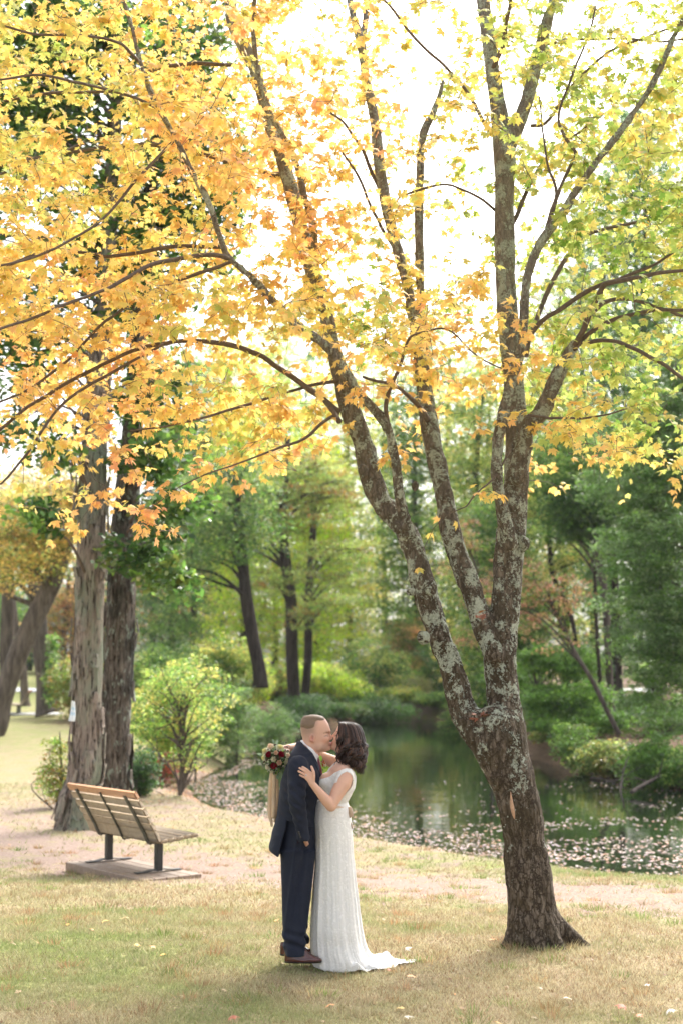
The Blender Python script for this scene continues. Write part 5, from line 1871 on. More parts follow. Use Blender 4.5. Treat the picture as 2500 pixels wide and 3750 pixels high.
    shrub("yellow flecked bush closing the far end of the pond", 1430, 84.5, 2520, 0, 80, PAL_YG + [(GREEN_M, 2)], 515, 150, crad=0.5, ls=0.14, group=gl)
    shrub("low fresh green bush just left of the leaning maple stem above the pond head", 1640, 83, 2540, 0, 80, PAL_MIX, 516, 150, crad=0.5, ls=0.14, group=gl)
    shrub("pale sunlit shrub at the head of the pond", 1490, 86.5, 2470, 2630, 70, PAL_PALE, 512, 140, crad=0.6, ls=0.15)
    shrub("cream coloured low brush on the sunny bank at the head of the pond", 1575, 86, 2560, 2640, 60, PAL_PALE, 513, 90, crad=0.5, ls=0.14)
    for i, (px, Y, pt, w_, pal, nm) in enumerate([(420, 60, 2380, 130, PAL_OLIVE, "brownish green shrub right of the shaggy trunks before the far trees"), (620, 58, 2330, 140, PAL_MIX, "tall green shrub behind the sapling"), (780, 64, 2300, 140, PAL_YG + [(GREEN_M, 3)], "yellow green thicket behind the single bank trunk"),
                                                   (900, 78, 2380, 120, PAL_LIME, "lime thicket low left of the two dark trunks"), (1010, 84, 2420, 120, PAL_OLIVE, "olive thicket at the foot of the two dark trunks"), (1390, 86, 2330, 110, PAL_MIX + [(YELLOW, 1)], "green and yellow thicket above the far bank right of the bride"),
                                                   (1480, 95, 2200, 120, PAL_RUST + [(GREEN_M, 4)], "reddish thicket behind the pale sunlit shrub"), (1600, 96, 2250, 130, PAL_MIX, "green thicket right of the pond head"), (1700, 86, 2300, 120, PAL_GREEN, "dark thicket behind the lower maple fork")]):
        shrub(nm, px, Y, pt, 0, w_, pal, 540 + i, 230, crad=0.7, ls=0.17, group="thicket on the far banks")
    gr = "shrubs along the right bank"
    for i, (px, Y, pt, pb, w_, pal, nm) in enumerate([
            (1720, 66, 2500, 2650, 80, PAL_MIX, "green shrub just left of the maple trunk on the far bank"),
            (1990, 50.5, 2700, 2800, 70, PAL_OLIVE, "olive shrub on the right bank beside the maple trunk"),
            (2150, 42.5, 2660, 2840, 90, [(GREEN_M, 2), (GREEN_L, 3), (OLIVE, 2)], "leafy pale green shrub at the middle of the right bank"),
            (2270, 40.5, 2700, 2850, 100, [(OLIVE, 3), (YGREEN, 1.3), (GREEN_M, 2), (RUST, .6)], "yellowish grassy shrub overhanging the right bank"),
            (2400, 38, 2660, 2860, 100, [(GREEN_M, 3), (GREEN_L, 2)], "green shrub above the fallen branch on the right bank"),
            (2440, 46, 2520, 2700, 150, [(GREEN_M, 3), (GREEN_L, 2), (GREEN_D, 1)], "tall bush under the layered boughs at the right edge"),
            (2300, 52, 2520, 2700, 140, [(GREEN_M, 3), (GREEN_D, 2), (OLIVE, 1)], "dark bush behind the grey trunks on the right bank"),
            (2130, 56, 2540, 2700, 120, [(GREEN_M, 3), (GREEN_L, 2)], "bush behind the slanting stem on the right bank"),
            (2520, 37, 2680, 2880, 110, [(GREEN_M, 3), (YGREEN, 1.5), (GREEN_L, 2)], "yellow green shrub at the right edge above the water")]):
        shrub(nm, px, Y, pt, pb, w_, pal, 520 + i, 160, 46, crad=0.40, ls=0.105, group=gr, flat=0.4)

    # --- young tree in front of the shrubs
    Y = 31.0
    s = Y / 5208.0
    make_tree("sapling", "slender young tree with small yellow green leaves on the bank right of the bench", "tree",
              T([(660, 2912, 9), (664, 2850, 7), (668, 2760, 6.5), (672, 2680, 5.5), (650, 2600, 4.5), (620, 2520, 3), (590, 2450, 2)], Y),
              [E(610, 2560, Y, 120, 110, 90), E(740, 2620, Y, 110, 100, 90), E(700, 2480, Y, 150, 80, 100), E(560, 2670, Y, 80, 60, 60), E(690, 2760, Y, 80, 50, 60), E(820, 2560, Y, 80, 60, 60)], 150, 26, 0.27, 0.075, [(YGREEN, 2), (GREEN_L, 4), (YELLOW, 1.2), (GREEN_M, 2)], M['grey_bark'], 600, flat=0.45, shape='oval', nbr=60)


build_background()
# ---------------------------------------------------------------- bench, platform, branches, distant figure
def build_bench():
    # the bench's own frame: u along its length (away from the camera), v towards its front, w up
    near = np.array(P(581, 3192, 18.3))
    zb = near[2]
    ulen = np.array([-0.62, 0.785, 0.0])
    vdep = np.array([0.785, 0.62, 0.0])
    wup = np.array([0, 0, 1.0])
    R = np.stack([ulen, vdep, wup], 1)
    post_gap = 1.27
    over = 0.25
    root = empty("park_bench", (near[0], near[1], zb), "empty slatted park bench on dark posts seen from behind before the shaggy trunks", "bench")

    def W(u, v, w_):
        return near + R @ np.array([u, v, w_])
    # profile of slats: (v, w, tilt) measured from the post foot
    prof = []
    back = catmull(np.array([(-0.47, 0.985), (-0.395, 0.86), (-0.315, 0.735), (-0.25, 0.62), (-0.185, 0.515), (-0.15, 0.44)]), 7)
    seat = catmull(np.array([(-0.07, 0.400), (0.04, 0.408), (0.16, 0.420), (0.28, 0.435), (0.385, 0.440)]), 5)
    L = post_gap + 2 * over
    cu = post_gap / 2
    for nm, pts in (("back_slat", back), ("seat_slat", seat)):
        tg = np.gradient(pts, axis=0)
        for i, (p, t) in enumerate(zip(pts, tg)):
            a = math.atan2(t[1], t[0])
            ca, sa = math.cos(a), math.sin(a)
            Rs = np.stack([ulen, vdep * ca + wup * sa, -vdep * sa + wup * ca], 1)
            top = (nm == "back_slat" and i == 0)
            V, F = box_vf(W(cu, p[0], p[1]), (L, 0.098 if not top else 0.10, 0.052), Rs, 0.010)
            part(nm, root, V, F, M['slat_end'] if top else M['slat'])
    # iron straps behind the back and under the seat
    line = np.vstack([catmull(back, 24), catmull(np.vstack([back[-1], (-0.115, 0.385), seat[0], seat[-1]]), 18)[1:]])
    tg = np.gradient(line, axis=0)
    nrm = np.stack([tg[:, 1], -tg[:, 0]], 1)
    nrm /= np.linalg.norm(nrm, axis=1)[:, None]
    # outward is behind / below the slats
    for u, wd in ((0.0, 0.062), (cu, 0.028), (post_gap, 0.062)):
        inner = line + nrm * 0.029 * np.sign((nrm @ np.array([-1.0, -1.0])))[:, None]
        outer = line + nrm * 0.045 * np.sign((nrm @ np.array([-1.0, -1.0])))[:, None]
        V = []
        for q in range(len(line)):
            for (pp, uu) in ((inner, -wd / 2), (inner, wd / 2), (outer, wd / 2), (outer, -wd / 2)):
                V.append(W(u + uu, pp[q][0], pp[q][1]))
        n = len(line)
        F = [(q * 4 + a, q * 4 + (a + 1) % 4, (q + 1) * 4 + (a + 1) % 4, (q + 1) * 4 + a) for q in range(n - 1) for a in range(4)]
        F += [(0, 3, 2, 1), ((n - 1) * 4, (n - 1) * 4 + 1, (n - 1) * 4 + 2, (n - 1) * 4 + 3)]
        part("strap", root, np.array(V), np.array(F), M['old_iron'], smooth=False)
    for u in (0.0, post_gap):
        V, F = box_vf(W(u, 0.0, 0.20), (0.085, 0.085, 0.372), R, 0.006)
        po = part("post", root, V, F, M['iron'], smooth=False)
        mb = MB()
        for s in (-1, 1):   # bent foot plates
            pts = [(0.0, 0.030), (0.09, 0.026), (0.20, 0.008), (0.33, 0.007)]
            for (a, b) in zip(pts[:-1], pts[1:]):
                V = []
                for (q, w_) in (a, b):
                    for (uu, ww) in ((-0.05, 0), (0.05, 0), (0.05, 0.008), (-0.05, 0.008)):
                        V.append(W(u + uu, s * q, w_ + ww))
                F = [(0, 1, 5, 4), (1, 2, 6, 5), (2, 3, 7, 6), (3, 0, 4, 7), (0, 3, 2, 1), (4, 5, 6, 7)]
                mb.add(np.array(V), np.array(F))
        V, F, _ = mb.data()
        part("foot_plate", root, V, F, M['iron'], smooth=False, parent=None)
    # timber platform under it
    c = W(cu - 0.18, 0.10, -0.062)
    pr = empty("wooden_platform", tuple(c), "low weathered timber platform under the park bench", "platform")
    nb = 5
    for i in range(nb):
        wv = 0.85 / nb
        V, F = box_vf(W(cu - 0.10, -0.50 + wv * (i + 0.5), -0.059), (L + 0.24, wv - 0.008, 0.115), R, 0.008)
        part("plank_board", pr, V, F, M['deck'], smooth=False)
    # the same bench again, far away on the lawn
    o = P(74, 2606, 64)
    fb = copy_tree(root, (o[0], o[1], G(o[0], o[1])), "tiny far bench on the lawn beneath the leaning tree", rotz=math.radians(150))
    tag(fb, group="park benches")
    root["group"] = "park benches"
    V, F = box_vf((0, 0, 0.03), (3.2, 1.8, 0.06), None, 0.01)
    link("concrete_pad", mesh_from("concrete_pad", V, F, M['road']), loc=(o[0] + .2, o[1], G(o[0], o[1]) - 0.01), label="pale concrete pad under the far bench", category="pad")
    fb.location.z += 0.05


build_bench()


def build_driftwood():
    r = rng(71)
    for (pts, lb) in (
            ([(2310, 2900, 35.2, .05), (2360, 2870, 36, .05), (2420, 2840, 36.8, .04), (2450, 2820, 37.5, .02)], "bare grey fallen branch propped on the right bank"),
            ([(2268, 2905, 36.5, .03), (2275, 2860, 37, .03), (2282, 2820, 37.3, .025), (2300, 2770, 37.5, .012)], "forked upright dead branch sticking out of the water"),
            ([(2160, 2848, 40.5, .035), (2200, 2852, 40, .035), (2235, 2862, 39.5, .03), (2290, 2850, 39, .02)], "long pale branch lying along the waterline of the right bank")):
        p = np.array([(*P(a, b, c), d) for a, b, c, d in pts])
        c = catmull(p, 24)
        mb = MB()
        V, F = tube_vf(c[:, :3], c[:, 3], 7, wob=0.15)
        mb.add(V, F)
        for k in range(4):
            i = int(r.integers(6, 20))
            d = r.normal(0, 0.35, 3) + np.array([0, 0, 0.3])
            V, F = tube_vf(catmull([c[i, :3], c[i, :3] + d * 0.6, c[i, :3] + d + r.normal(0, .1, 3)], 7), np.linspace(c[i, 3] * .5, 0.006, 7), 5)
            mb.add(V, F)
        V, F, _ = mb.data()
        o = V.mean(0)
        link("dead_branch", mesh_from("dead_branch", V - o, F, M['grey_bark']), loc=o, label=lb, category="branch", group="dead branches at the right waterline")
    # stones and earth lumps of the far left bank
    for i, (px, py, Y, s, lb) in enumerate([(1060, 2675, 60, 0.5, "brown earth lump at the waterline behind the bouquet"), (1420, 2652, 76, 0.6, "dark stone at the far end of the pond above the bride"), (1305, 3075, 26.4, 0.22, "small lump of earth on the shore right of the bride"),
                                         (1365, 3088, 25.2, 0.16, "clod of bank soil beside the pond right of the bride")]):
        r = rng(80 + i)
        f = Field((-1.3, -1.3, -1), (1.3, 1.3, 1), 0.07)
        for _ in range(5):
            f.ell(r.uniform(-.5, .5, 3) * (1, 1, .3), r.uniform(0.3, 0.6, 3) * (1, 1, .6), 0.15)
        V, F = f.mesh(1)
        V = V * s + (fbm(V[:, 0] * 4, V[:, 1] * 4, V[:, 2] * 4, i)[:, None] - .5) * 0.12 * s
        x, y, _z = P(px, py, Y)
        link("earth_lump", mesh_from("earth_lump", V, F, M['rock']), loc=(x, y, G(x, y)), label=lb, category="earth lump")


build_driftwood()


def build_far_person():
    x, y, z = P(203, 2600, 66)
    z = G(x, y)
    root = empty("person", (x, y, z), "tiny far person in black clothes half hidden by the ivy clad trunk", "person")
    f = Field((-.4, -.3, 0), (.4, .3, 1.8), 0.022)
    f.ell((0, 0, 1.62), (.085, .10, .12), 0.02)
    f.cone((0, 0, 1.30), (0, 0, 1.52), .07, .055, 0.04)
    f.loft([(0.88, -.17, .17, .11, 0), (1.1, -.15, .15, .10, 0), (1.35, -.20, .20, .12, 0), (1.45, -.14, .14, .09, 0)], 0.04)
    for s in (-1, 1):
        f.chain([(s * .20, 0, 1.40, .055), (s * .27, 0.02, 1.12, .045), (s * .22, -.12, .92, .035)], 0.03)
        f.chain([(s * .09, 0, .92, .09), (s * .10, 0, .5, .06), (s * .10, 0.0, .06, .045)], 0.03)
        f.cone((s * .10, 0.02, .04), (s * .11, -.15, .035), .04, .035, 0.02)
    V, F = f.mesh(1)
    skin = np.array([0.62, 0.40, 0.30])
    blk = np.array([0.02, 0.02, 0.022])
    C = np.where((V[:, 2:3] > 1.46) | ((V[:, 2:3] < .96) & (np.abs(V[:, 0:1]) > .17)), skin, blk)
    me = mesh_from("body", V, F, M['skin'], True, C)
    link("body", me, root)
    f = Field((-.2, -.2, 1.5), (.2, .2, 1.85), 0.02)
    f.ell((0, 0.02, 1.66), (.095, .105, .11), 0.02)
    V, F = f.mesh(1)
    link("hair", mesh_from("hair", V, F, M['ribbon']), root)


build_far_person()
# ---------------------------------------------------------------- the couple
def q(px, py, dy=0.0):
    return np.array(P(px, py, YC + dy))


def c5(x, y, dy=0.0):       # close-up tracing frame used for heads and hands
    return q(1050 + x * 0.21046, 2600 + y * 0.21046, dy)


def c1(x, y, dy=0.0):       # upper bodies
    return q(900 + x * 0.42092, 2550 + y * 0.42092, dy)


def c2(x, y, dy=0.0):       # lower bodies
    return q(900 + x * 0.42092, 3000 + y * 0.42092, dy)


def keys(fr, rows, yc=0.0):
    """rows (y, xleft, xright, half depth[, yc]) in tracing frame fr -> loft keys"""
    out = []
    for rw in rows:
        y, a, b, h = rw[:4]
        yy = rw[4] if len(rw) > 4 else yc
        A, B = fr(a, y), fr(b, y)
        out.append((A[2], A[0], B[0], h, YC + yy))
    return out


def xr(c):
    return np.array(c, float)


def finger(f, pts, r0, r1, k=0.004):
    c = catmull(np.array(pts), 5)
    rr = np.linspace(r0, r1, 5)
    f.chain([(*p, r_) for p, r_ in zip(c, rr)], k)


def build_groom():
    base = q(1095, 3500)
    root = empty("person", (base[0], base[1], G(base[0], base[1])), "groom in a navy suit with short hair kissing the bride, hand in his pocket", "person")
    vox = 0.0042
    lo = (q(960, 3520)[0], YC - .36, -0.02)
    hi = (q(1265, 2600)[0], YC + .34, 1.86)
    # ------------ body (skin), one continuous surface
    f = Field(lo, hi, vox)
    HY = -0.02
    hk = keys(c5, [(87, 410, 530, .034), (91, 372, 568, .044), (99, 335, 603, .054), (110, 312, 625, .060), (128, 292, 650, .066), (170, 264, 685, .072), (230, 246, 722, .078), (290, 243, 744, .080), (345, 245, 757, .080), (385, 250, 757, .079), (415, 256, 744, .078), (450, 264, 738, .077),
                   (500, 282, 738, .074), (545, 300, 742, .070), (575, 315, 748, .066), (610, 345, 748, .061), (640, 375, 742, .056), (675, 420, 744, .047), (705, 470, 722, .036), (735, 540, 650, .022)], HY)
    f.loft(hk, 0.0, p=2.25)
    yc = YC + HY
    hc = lambda x, y, dy=0.0: c5(x, y, HY + dy)
    # nose, lips, chin, brow ridge
    f.chain([(*hc(744, 415), .008), (*hc(762, 455), .0095), (*hc(772, 490), .0115)], 0.008)
    for s in (-1, 1):
        f.ell(hc(748, 506, s * .010), (.011, .008, .008), 0.006)
        f.cone(hc(742, 372, s * .012), hc(690, 365, s * .050), .010, .008, 0.012)
        f.ell(hc(706, 425, s * .036), (.020, .012, .013), 0.012, 'sub')
        f.ell(hc(698, 430, s * .036), (.015, .012, .0115), 0.005)
        f.ell(hc(672, 500, s * .045), (.030, .022, .026), 0.02)      # cheek
        f.ell(hc(560, 640, s * .050), (.030, .016, .026), 0.02)      # jaw corner
        # ear: rim, hollow, lobe
        R = np.array([[math.cos(.18), 0, math.sin(.18)], [0, 1, 0], [-math.sin(.18), 0, math.cos(.18)]])
        f.ell(hc(440, 487, s * .079), (.0190, .012, .031), 0.003, R=R)
        f.ell(hc(447, 482, s * .090), (.011, .010, .019), 0.003, 'sub', R=R)
        f.ell(hc(462, 545, s * .077), (.010, .006, .011), 0.005)
    f.ell(hc(753, 578), (.0075, .020, .0055), 0.006)
    f.ell(hc(749, 605), (.008, .018, .006), 0.006)
    f.ell(hc(735, 665), (.014, .020, .013), 0.012)
    # neck and trunk
    f.cone(c5(440, 560, HY), c5(330, 860, HY), .064, .070, 0.02)
    tors = keys(c1, [(470, 560, 590, .06), (540, 440, 640, .17), (600, 370, 640, .20), (700, 345, 640, .19), (850, 325, 610, .165), (1000, 330, 570, .15), (1100, 320, 580, .16), (1180, 320, 590, .165)])
    f.loft(tors, 0.04, grow=-0.022)
    # near arm (bent a little, hand in the trouser pocket)
    sh, el, wr = c1(460, 640, -.20), c1(445, 910, -.245), c1(490, 1150, -.215)
    f.chain([(*sh, .052), (*el, .042), (*wr, .028)], 0.02)
    f.ell((wr * .6 + c2(520, 205, -.150) * .4), (.028, .020, .040), 0.01)
    hb = c2(512, 192, -.165)
    for i, (dx, dz) in enumerate(((20, 60), (35, 75), (48, 72), (60, 55))):
        finger(f, [hb + (0.004 * i, .004 * i, 0), c2(512 + dx * .7, 190 + dz * .6, -.135 + .01 * i), c2(512 + dx, 190 + dz, -.115 + .01 * i)], .009, .0075)
    finger(f, [c2(490, 170, -.19), c2(522, 190, -.185), c2(540, 215, -.160)], .011, .009)
    # far arm round the bride's waist
    s2, e2, w2 = c1(500, 620, .20), c1(560, 860, .25), c1(760, 980, .20)
    f.chain([(*s2, .052), (*e2, .042), (*w2, .028)], 0.02)
    f.ell(c1(800, 985, .175), (.045, .014, .035), 0.01)
    for i in range(4):
        finger(f, [c1(815, 955 + 20 * i, .165), c1(850, 955 + 22 * i, .135), c1(868, 960 + 22 * i, .10)], .009, .007)
    finger(f, [c1(790, 960, .17), c1(812, 925, .155), c1(830, 905, .14)], .010, .008)
    # legs
    for s, off in ((-.095, 0), (.085, 25)):
        s3 = s * (1.7 if s < 0 else 1)
        f.chain([(*c2(470, 110, s * .8), .058), (*c2(440 + off, 600, s * 1.1), .052), (*c2(430 + off, 1120, s3), .04)], 0.03)
        s = s3
        f.chain([(*c2(425 + off * .4, 1172, s), .028), (*c2(500 + off * .4, 1196, s), .018), (*c2(570 + off * .4, 1204, s), .011)], 0.01)
    V, F = f.mesh(1)
    # natural colouring of the skin, plus shade painted into the ear hollow
    X, Yv, Z = V[:, 0], V[:, 1], V[:, 2]

    def inv5(V):
        fwd = V[:, 1] * CT + (V[:, 2] - CAM_H) * ST
        up = -V[:, 1] * ST + (V[:, 2] - CAM_H) * CT
        px = 1250 + 5208 * V[:, 0] / fwd
        py = 1875 - 5208 * up / fwd
        return (px - 1050) / .21046, (py - 2600) / .21046
    # measured on the profile, so both sides of the face get the same
    Vm = V.copy()
    Vm[:, 1] = yc
    u, v = inv5(Vm)
    C = np.tile(np.array([0.60, 0.36, 0.27]), (len(V), 1))
    head = v < 760

    def blend(mask, col, a):
        m = (mask * a)[:, None]
        C[:] = C * (1 - m) + np.array(col) * m
    g2 = lambda x0, y0, sx, sy: np.exp(-((u - x0) / sx) ** 2 - ((v - y0) / sy) ** 2)
    side = np.abs(Yv - yc)
    blend(g2(660, 520, 60, 50) * head, (0.62, 0.28, 0.21), 0.45)
    blend(g2(440, 490, 48, 75) * (side > .068), (0.62, 0.22, 0.16), 0.6)
    blend(g2(452, 484, 17, 34) * (side > .074), (0.34, 0.12, 0.09), 0.75)  # painted shade that deepens the hollow of the ear
    blend(g2(770, 490, 22, 25), (0.62, 0.27, 0.20), 0.5)
    blend(np.clip(g2(640, 650, 130, 70) * 1.1, 0, 1) * head, (0.40, 0.27, 0.22), 0.45)          # shaved beard
    fade = sstep(540, 330, v) * sstep(560, 430, u + np.maximum(0, (330 - v)) * -0.2) * head
    blend(fade, (0.24, 0.17, 0.13), 0.72)                                                          # clipped hair
    blend(((np.abs(v - (604 - (u - 745) * .1)) < 4.5) & (u > 728) & head).astype(float), (0.22, 0.07, 0.06), 0.8)
    blend((((np.abs(v - 578) < 16) | (np.abs(v - 618) < 14)) & (u > 735) & (side < .024) & head).astype(float), (0.50, 0.19, 0.16), 0.6)
    lid = np.abs(v - (446 - ((u - 690) / 40.) ** 2 * -8 - 4)) < 5.5
    blend((lid & (np.abs(u - 690) < 40) & (side > .02)).astype(float), (0.10, 0.055, 0.04), 0.85)   # lashes of the closed eye
    blend(((np.abs(v - (385 - (u - 690) * .16)) < 9) & (np.abs(u - 695) < 50) & (side > .012)).astype(float), (0.24, 0.14, 0.09), 0.6)  # brow
    part("body", root, V, F, M['skin'], True, np.clip(C, 0, 1))

    # ------------ short hair
    f = Field(c5(215, 500, -.15) * (1, 1, 1) - (0, 0, .01), c5(700, 60, .13) + (0, 0, .02), 0.0035)
    f.loft(hk, 0.0, p=2.25)
    poly = [c5(a, b)[[0, 2]] for a, b in [(225, 60), (560, 60), (668, 128), (655, 168), (620, 178), (560, 172), (505, 190), (492, 262), (470, 300), (380, 320), (300, 300), (225, 290)]]
    _a = [(f.lo[i] + np.arange(f.dim[i]) * f.vox) for i in range(3)]
    psd = poly_sd(_a[0][:, None, None], _a[2][None, None, :], poly)
    f.D -= np.clip(-psd * 0.28, -0.003, 0.0062).astype(np.float32)
    f.D = np.maximum(f.D, (psd - .004).astype(np.float32) + 0 * f.D)
    f.D += (0.0022 * (fbm((f.lo[0] + np.arange(f.dim[0]) * f.vox)[:, None, None] * 120, (f.lo[1] + np.arange(f.dim[1]) * f.vox)[None, :, None] * 120, (f.lo[2] + np.arange(f.dim[2]) * f.vox)[None, None] * 120, 3, 1) - .5)).astype(np.float32)
    V, F = f.mesh(1)
    part("hair", root, V, F, M['short_hair'])

    # ------------ shirt with its standing collar, and the tie
    f = Field(c5(200, 1000, -.2), c5(640, 520, .2), 0.0035)
    ring = [c5(252, 555, HY), c5(330, 640, HY - .045), c5(430, 740, HY - .062), c5(505, 830, HY - .035), c5(527, 850, HY)]
    ringb = [c5(252, 555, HY), c5(330, 630, HY + .055), c5(430, 720, HY + .062), c5(505, 815, HY + .04), c5(527, 850, HY)]
    for rg in (ring, ringb):
        c = catmull(np.array(rg), 26)
        for i in range(25):
            a, b = c[i], c[i + 1]
            f.cone(a + (0, 0, -.004), b + (0, 0, -.004), .008, .008, .006)
            f.cone(a + (0.004, 0, .016), b + (0.004, 0, .016), .006, .006, .012)
            f.cone(a + (-.008, 0, -.022), b + (-.008, 0, -.022), .010, .010, .012)
    f.cone(c5(470, 860, HY - .045), c5(520, 870, HY - .020), .013, .004, .01)
    V, F = f.mesh(1)
    part("shirt_collar", root, V, F, M['shirt'])
    tl = [c5(523, 850, HY - .004), c5(540, 870, HY - .006), c5(556, 930, HY - .010), c5(580, 1010, HY - .012), c5(598, 1100, HY - .012), c5(606, 1300, HY - .012)]
    f = Field(c5(460, 1360, -.1), c5(680, 800, .08), 0.003)
    c = catmull(np.array(tl), 14)
    rr = np.concatenate([[.016, .019, .015], np.linspace(.017, .030, 11)])
    for i in range(13):
        f.ell((c[i] + c[i + 1]) / 2, (.010, rr[i], .022), 0.008)
    V, F = f.mesh(1)
    part("tie", root, V, F, M['tie'])

    # ------------ jacket
    lo = np.array((q(965, 3160)[0], YC - .36, q(1100, 3140)[2]))
    hi = np.array((q(1240, 2700)[0], YC + .36, q(1100, 2690)[2]))
    f = Field(lo, hi, 0.0048)
    jk = keys(c1, [(408, 462, 500, .055), (440, 425, 545, .10), (490, 392, 588, .165), (560, 362, 618, .205), (640, 334, 648, .222), (740, 306, 655, .220), (850, 292, 636, .200), (950, 281, 616, .185), (1060, 272, 606, .180), (1130, 250, 600, .18)])
    f.loft(jk, 0.0, p=2.3)
    # skirt of the jacket: back flap pushed out, front panel behind the sleeve
    sk = keys(c1, [(1040, 272, 606, .180), (1120, 245, 606, .183), (1200, 224, 600, .187), (1300, 203, 585, .19), (1330, 205, 560, .19), (1372, 214, 520, .185)])
    f.loft(sk, 0.0, p=2.3)
    # collar behind the neck
    f.chain([(*c5(225, 610, HY), .022), (*c5(300, 690, HY - .066), .022), (*c5(400, 790, HY - .085), .022), (*c5(480, 900, HY - .07), .018), (*c5(530, 1010, HY - .05), .014)], 0.02)
    f.chain([(*c5(225, 610, HY), .022), (*c5(300, 690, HY + .066), .022), (*c5(400, 790, HY + .085), .022), (*c5(480, 900, HY + .07), .018), (*c5(530, 1010, HY + .05), .014)], 0.02)
    # open V for shirt and tie
    vee = [c5(a, b)[[0, 2]] for a, b in [(500, 620), (523, 862), (552, 1010), (598, 1150), (640, 1010), (660, 620)]]
    f.put(c5(480, 1180, -.06), c5(690, 600, .06), lambda X, Y, Z: np.maximum(poly_sd(X, Z, vee), np.abs(Y - yc) - .045), 0.004, 'sub')
    # hollow neck hole
    f.cone(c5(470, 500, HY), c5(360, 760, HY), .068, .062, 0.004, 'sub')
    # near side: cut away below the vent, leaving the flap behind
    vent = [c1(a, b)[[0, 2]] for a, b in [(366, 1060), (350, 1150), (318, 1250), (294, 1368), (294, 1420), (700, 1420), (700, 1120), (560, 1120), (420, 1075)]]
    f.put(lo, hi, lambda X, Y, Z: np.maximum(poly_sd(X, Z, vent), Y - (YC - .02)), 0.003, 'sub')
    hem = [c1(a, b)[[0, 2]] for a, b in [(190, 1325), (290, 1372), (330, 1380), (620, 1330), (620, 1480), (190, 1480)]]
    f.put(lo, hi, lambda X, Y, Z: poly_sd(X, Z, hem) + 0 * Y, 0.003, 'sub')
    # sleeves
    for (a, b, c_, r0) in ((c1(455, 625, -.205), c1(447, 915, -.255), c1(492, 1165, -.225), 1.0), (c1(500, 610, .20), c1(560, 860, .25), c1(745, 975, .205), 0.95)):
        m1, m2 = (a * .5 + b * .5) + (-.004, -.006, 0), (b * .45 + c_ * .55)
        pts = [(*(a + (0, .0, .012)), .078 * r0), (*(a * .75 + b * .25), .076 * r0), (*m1, .068 * r0), (*b, .063 * r0), (*m2, .053 * r0), (*c_, .042 * r0)]
        f.chain(pts, 0.018)
        f.cone(c_, c_ + (c_ - b) / np.linalg.norm(c_ - b) * .05, .043 * r0, .045 * r0, 0.004)
        f.cone(c_ + (c_ - b) * .10, c_ + (c_ - b) / np.linalg.norm(c_ - b) * .12, .034, .036, 0.003, 'sub')
    # lapel edge: raised strip from the collar down the front
    for s in (-1, 1):
        c = catmull(np.array([c5(395, 800, HY + s * .088), c5(480, 930, HY + s * .10), c5(545, 1060, HY + s * .075), c5(590, 1180, HY + s * .04), c5(602, 1330, HY + s * .03)]), 10)
        f.chain([(*p, .012) for p in c], 0.003)
    # folds and drag lines
    near = np.abs(f.D) < 0.03
    I = np.argwhere(near)
    x, y, z = [f.lo[i] + I[:, i] * f.vox for i in range(3)]
    arm = np.exp(-((x - c1(455, 800)[0]) / .09) ** 2) * (y < YC - .1)
    n1 = fbm(x * 9, y * 9, z * 9, 13, 2)
    diag = np.sin((z + 0.75 * (x)) * 95 + n1 * 6) * 0.6 + np.sin((z - 0.25 * x) * 70 + n1 * 8) * .4
    zz_el = np.exp(-((z - c1(447, 860)[2]) / .16) ** 2)
    rel = 0.0075 * diag * arm * (0.30 + 0.9 * zz_el) + 0.006 * (n1 - .5) + 0.0015 * np.sin(z * 45 + x * 60 + n1 * 6) * (1 - arm) * sstep(1.3, 1.0, z)
    f.D[near] += rel.astype(np.float32)
    # groove where the sleeve meets the body
    V, F = f.mesh(1)
    jacket = part("jacket", root, V, F, M['suit'])
    # sleeve buttons
    mb = MB()
    for i in range(4):
        p = c2(463 + 5 * i, 112 + 15 * i, -.272 + .0025 * i)
        V, F = tube_vf(np.array([p + (-.0, -.006, 0), p + (0, .004, 0)]), [.0062, .0062], 10, up=(1, 0, 0))
        part("button", root, V, F, M['button'], parent=None)
    # breast: boutonniere on the far lapel
    r = rng(5)
    mb = MB()
    bc = c5(650, 950, .05)
    for (dx, dz, rr, col) in ((0, 0, .013, (.72, .6, .42)), (-12, -30, .007, RED), (8, -15, .007, RED), (-22, 0, .007, RED), (-2, -60, .006, RED), (-18, 22, .006, RED), (20, 20, .008, (.75, .62, .45))):
        p = bc + (dx * .000436, r.uniform(-.01, .01), -dz * .000436)
        th = np.linspace(0, np.pi, 7)
        V, F = tube_vf(np.array([p + (0, 0, -rr * math.cos(t)) for t in th]), np.maximum(rr * np.sin(th), .0004), 8)
        mb.add(V, F, np.array(col))
    V, F, C = leaves_mesh(r, np.array([c5(600, 900, .03), c5(600, 1010, .03), c5(640, 1000, .04)]), np.array([(-.15, 0, 1.), (.4, 0, -.6), (.6, 0, -.1)]), np.array([(0, -1., 0), (0, -1., 0), (0, -1., 0)]), np.array([.05, .03, .03]), np.tile(np.array(GREEN_L), (3, 1)), 'oval')
    mb.add(V, F, C)
    V, F, C = mb.data()
    part("boutonniere", root, V, F, M['petal'], True, C, label="small lapel flower with red berries and one green leaf")

    # ------------ trousers
    lo = np.array((q(1000, 3500)[0], YC - .30, q(1100, 3494)[2]))
    hi = np.array((q(1180, 3000)[0], YC + .30, q(1100, 2975)[2]))
    f = Field(lo, hi, 0.0048)
    tk = keys(c2, [(-60, 330, 592, .150), (60, 318, 606, .165), (170, 308, 610, .172), (250, 304, 604, .168), (330, 318, 592, .140)])
    f.loft(tk, 0.0, p=2.4)
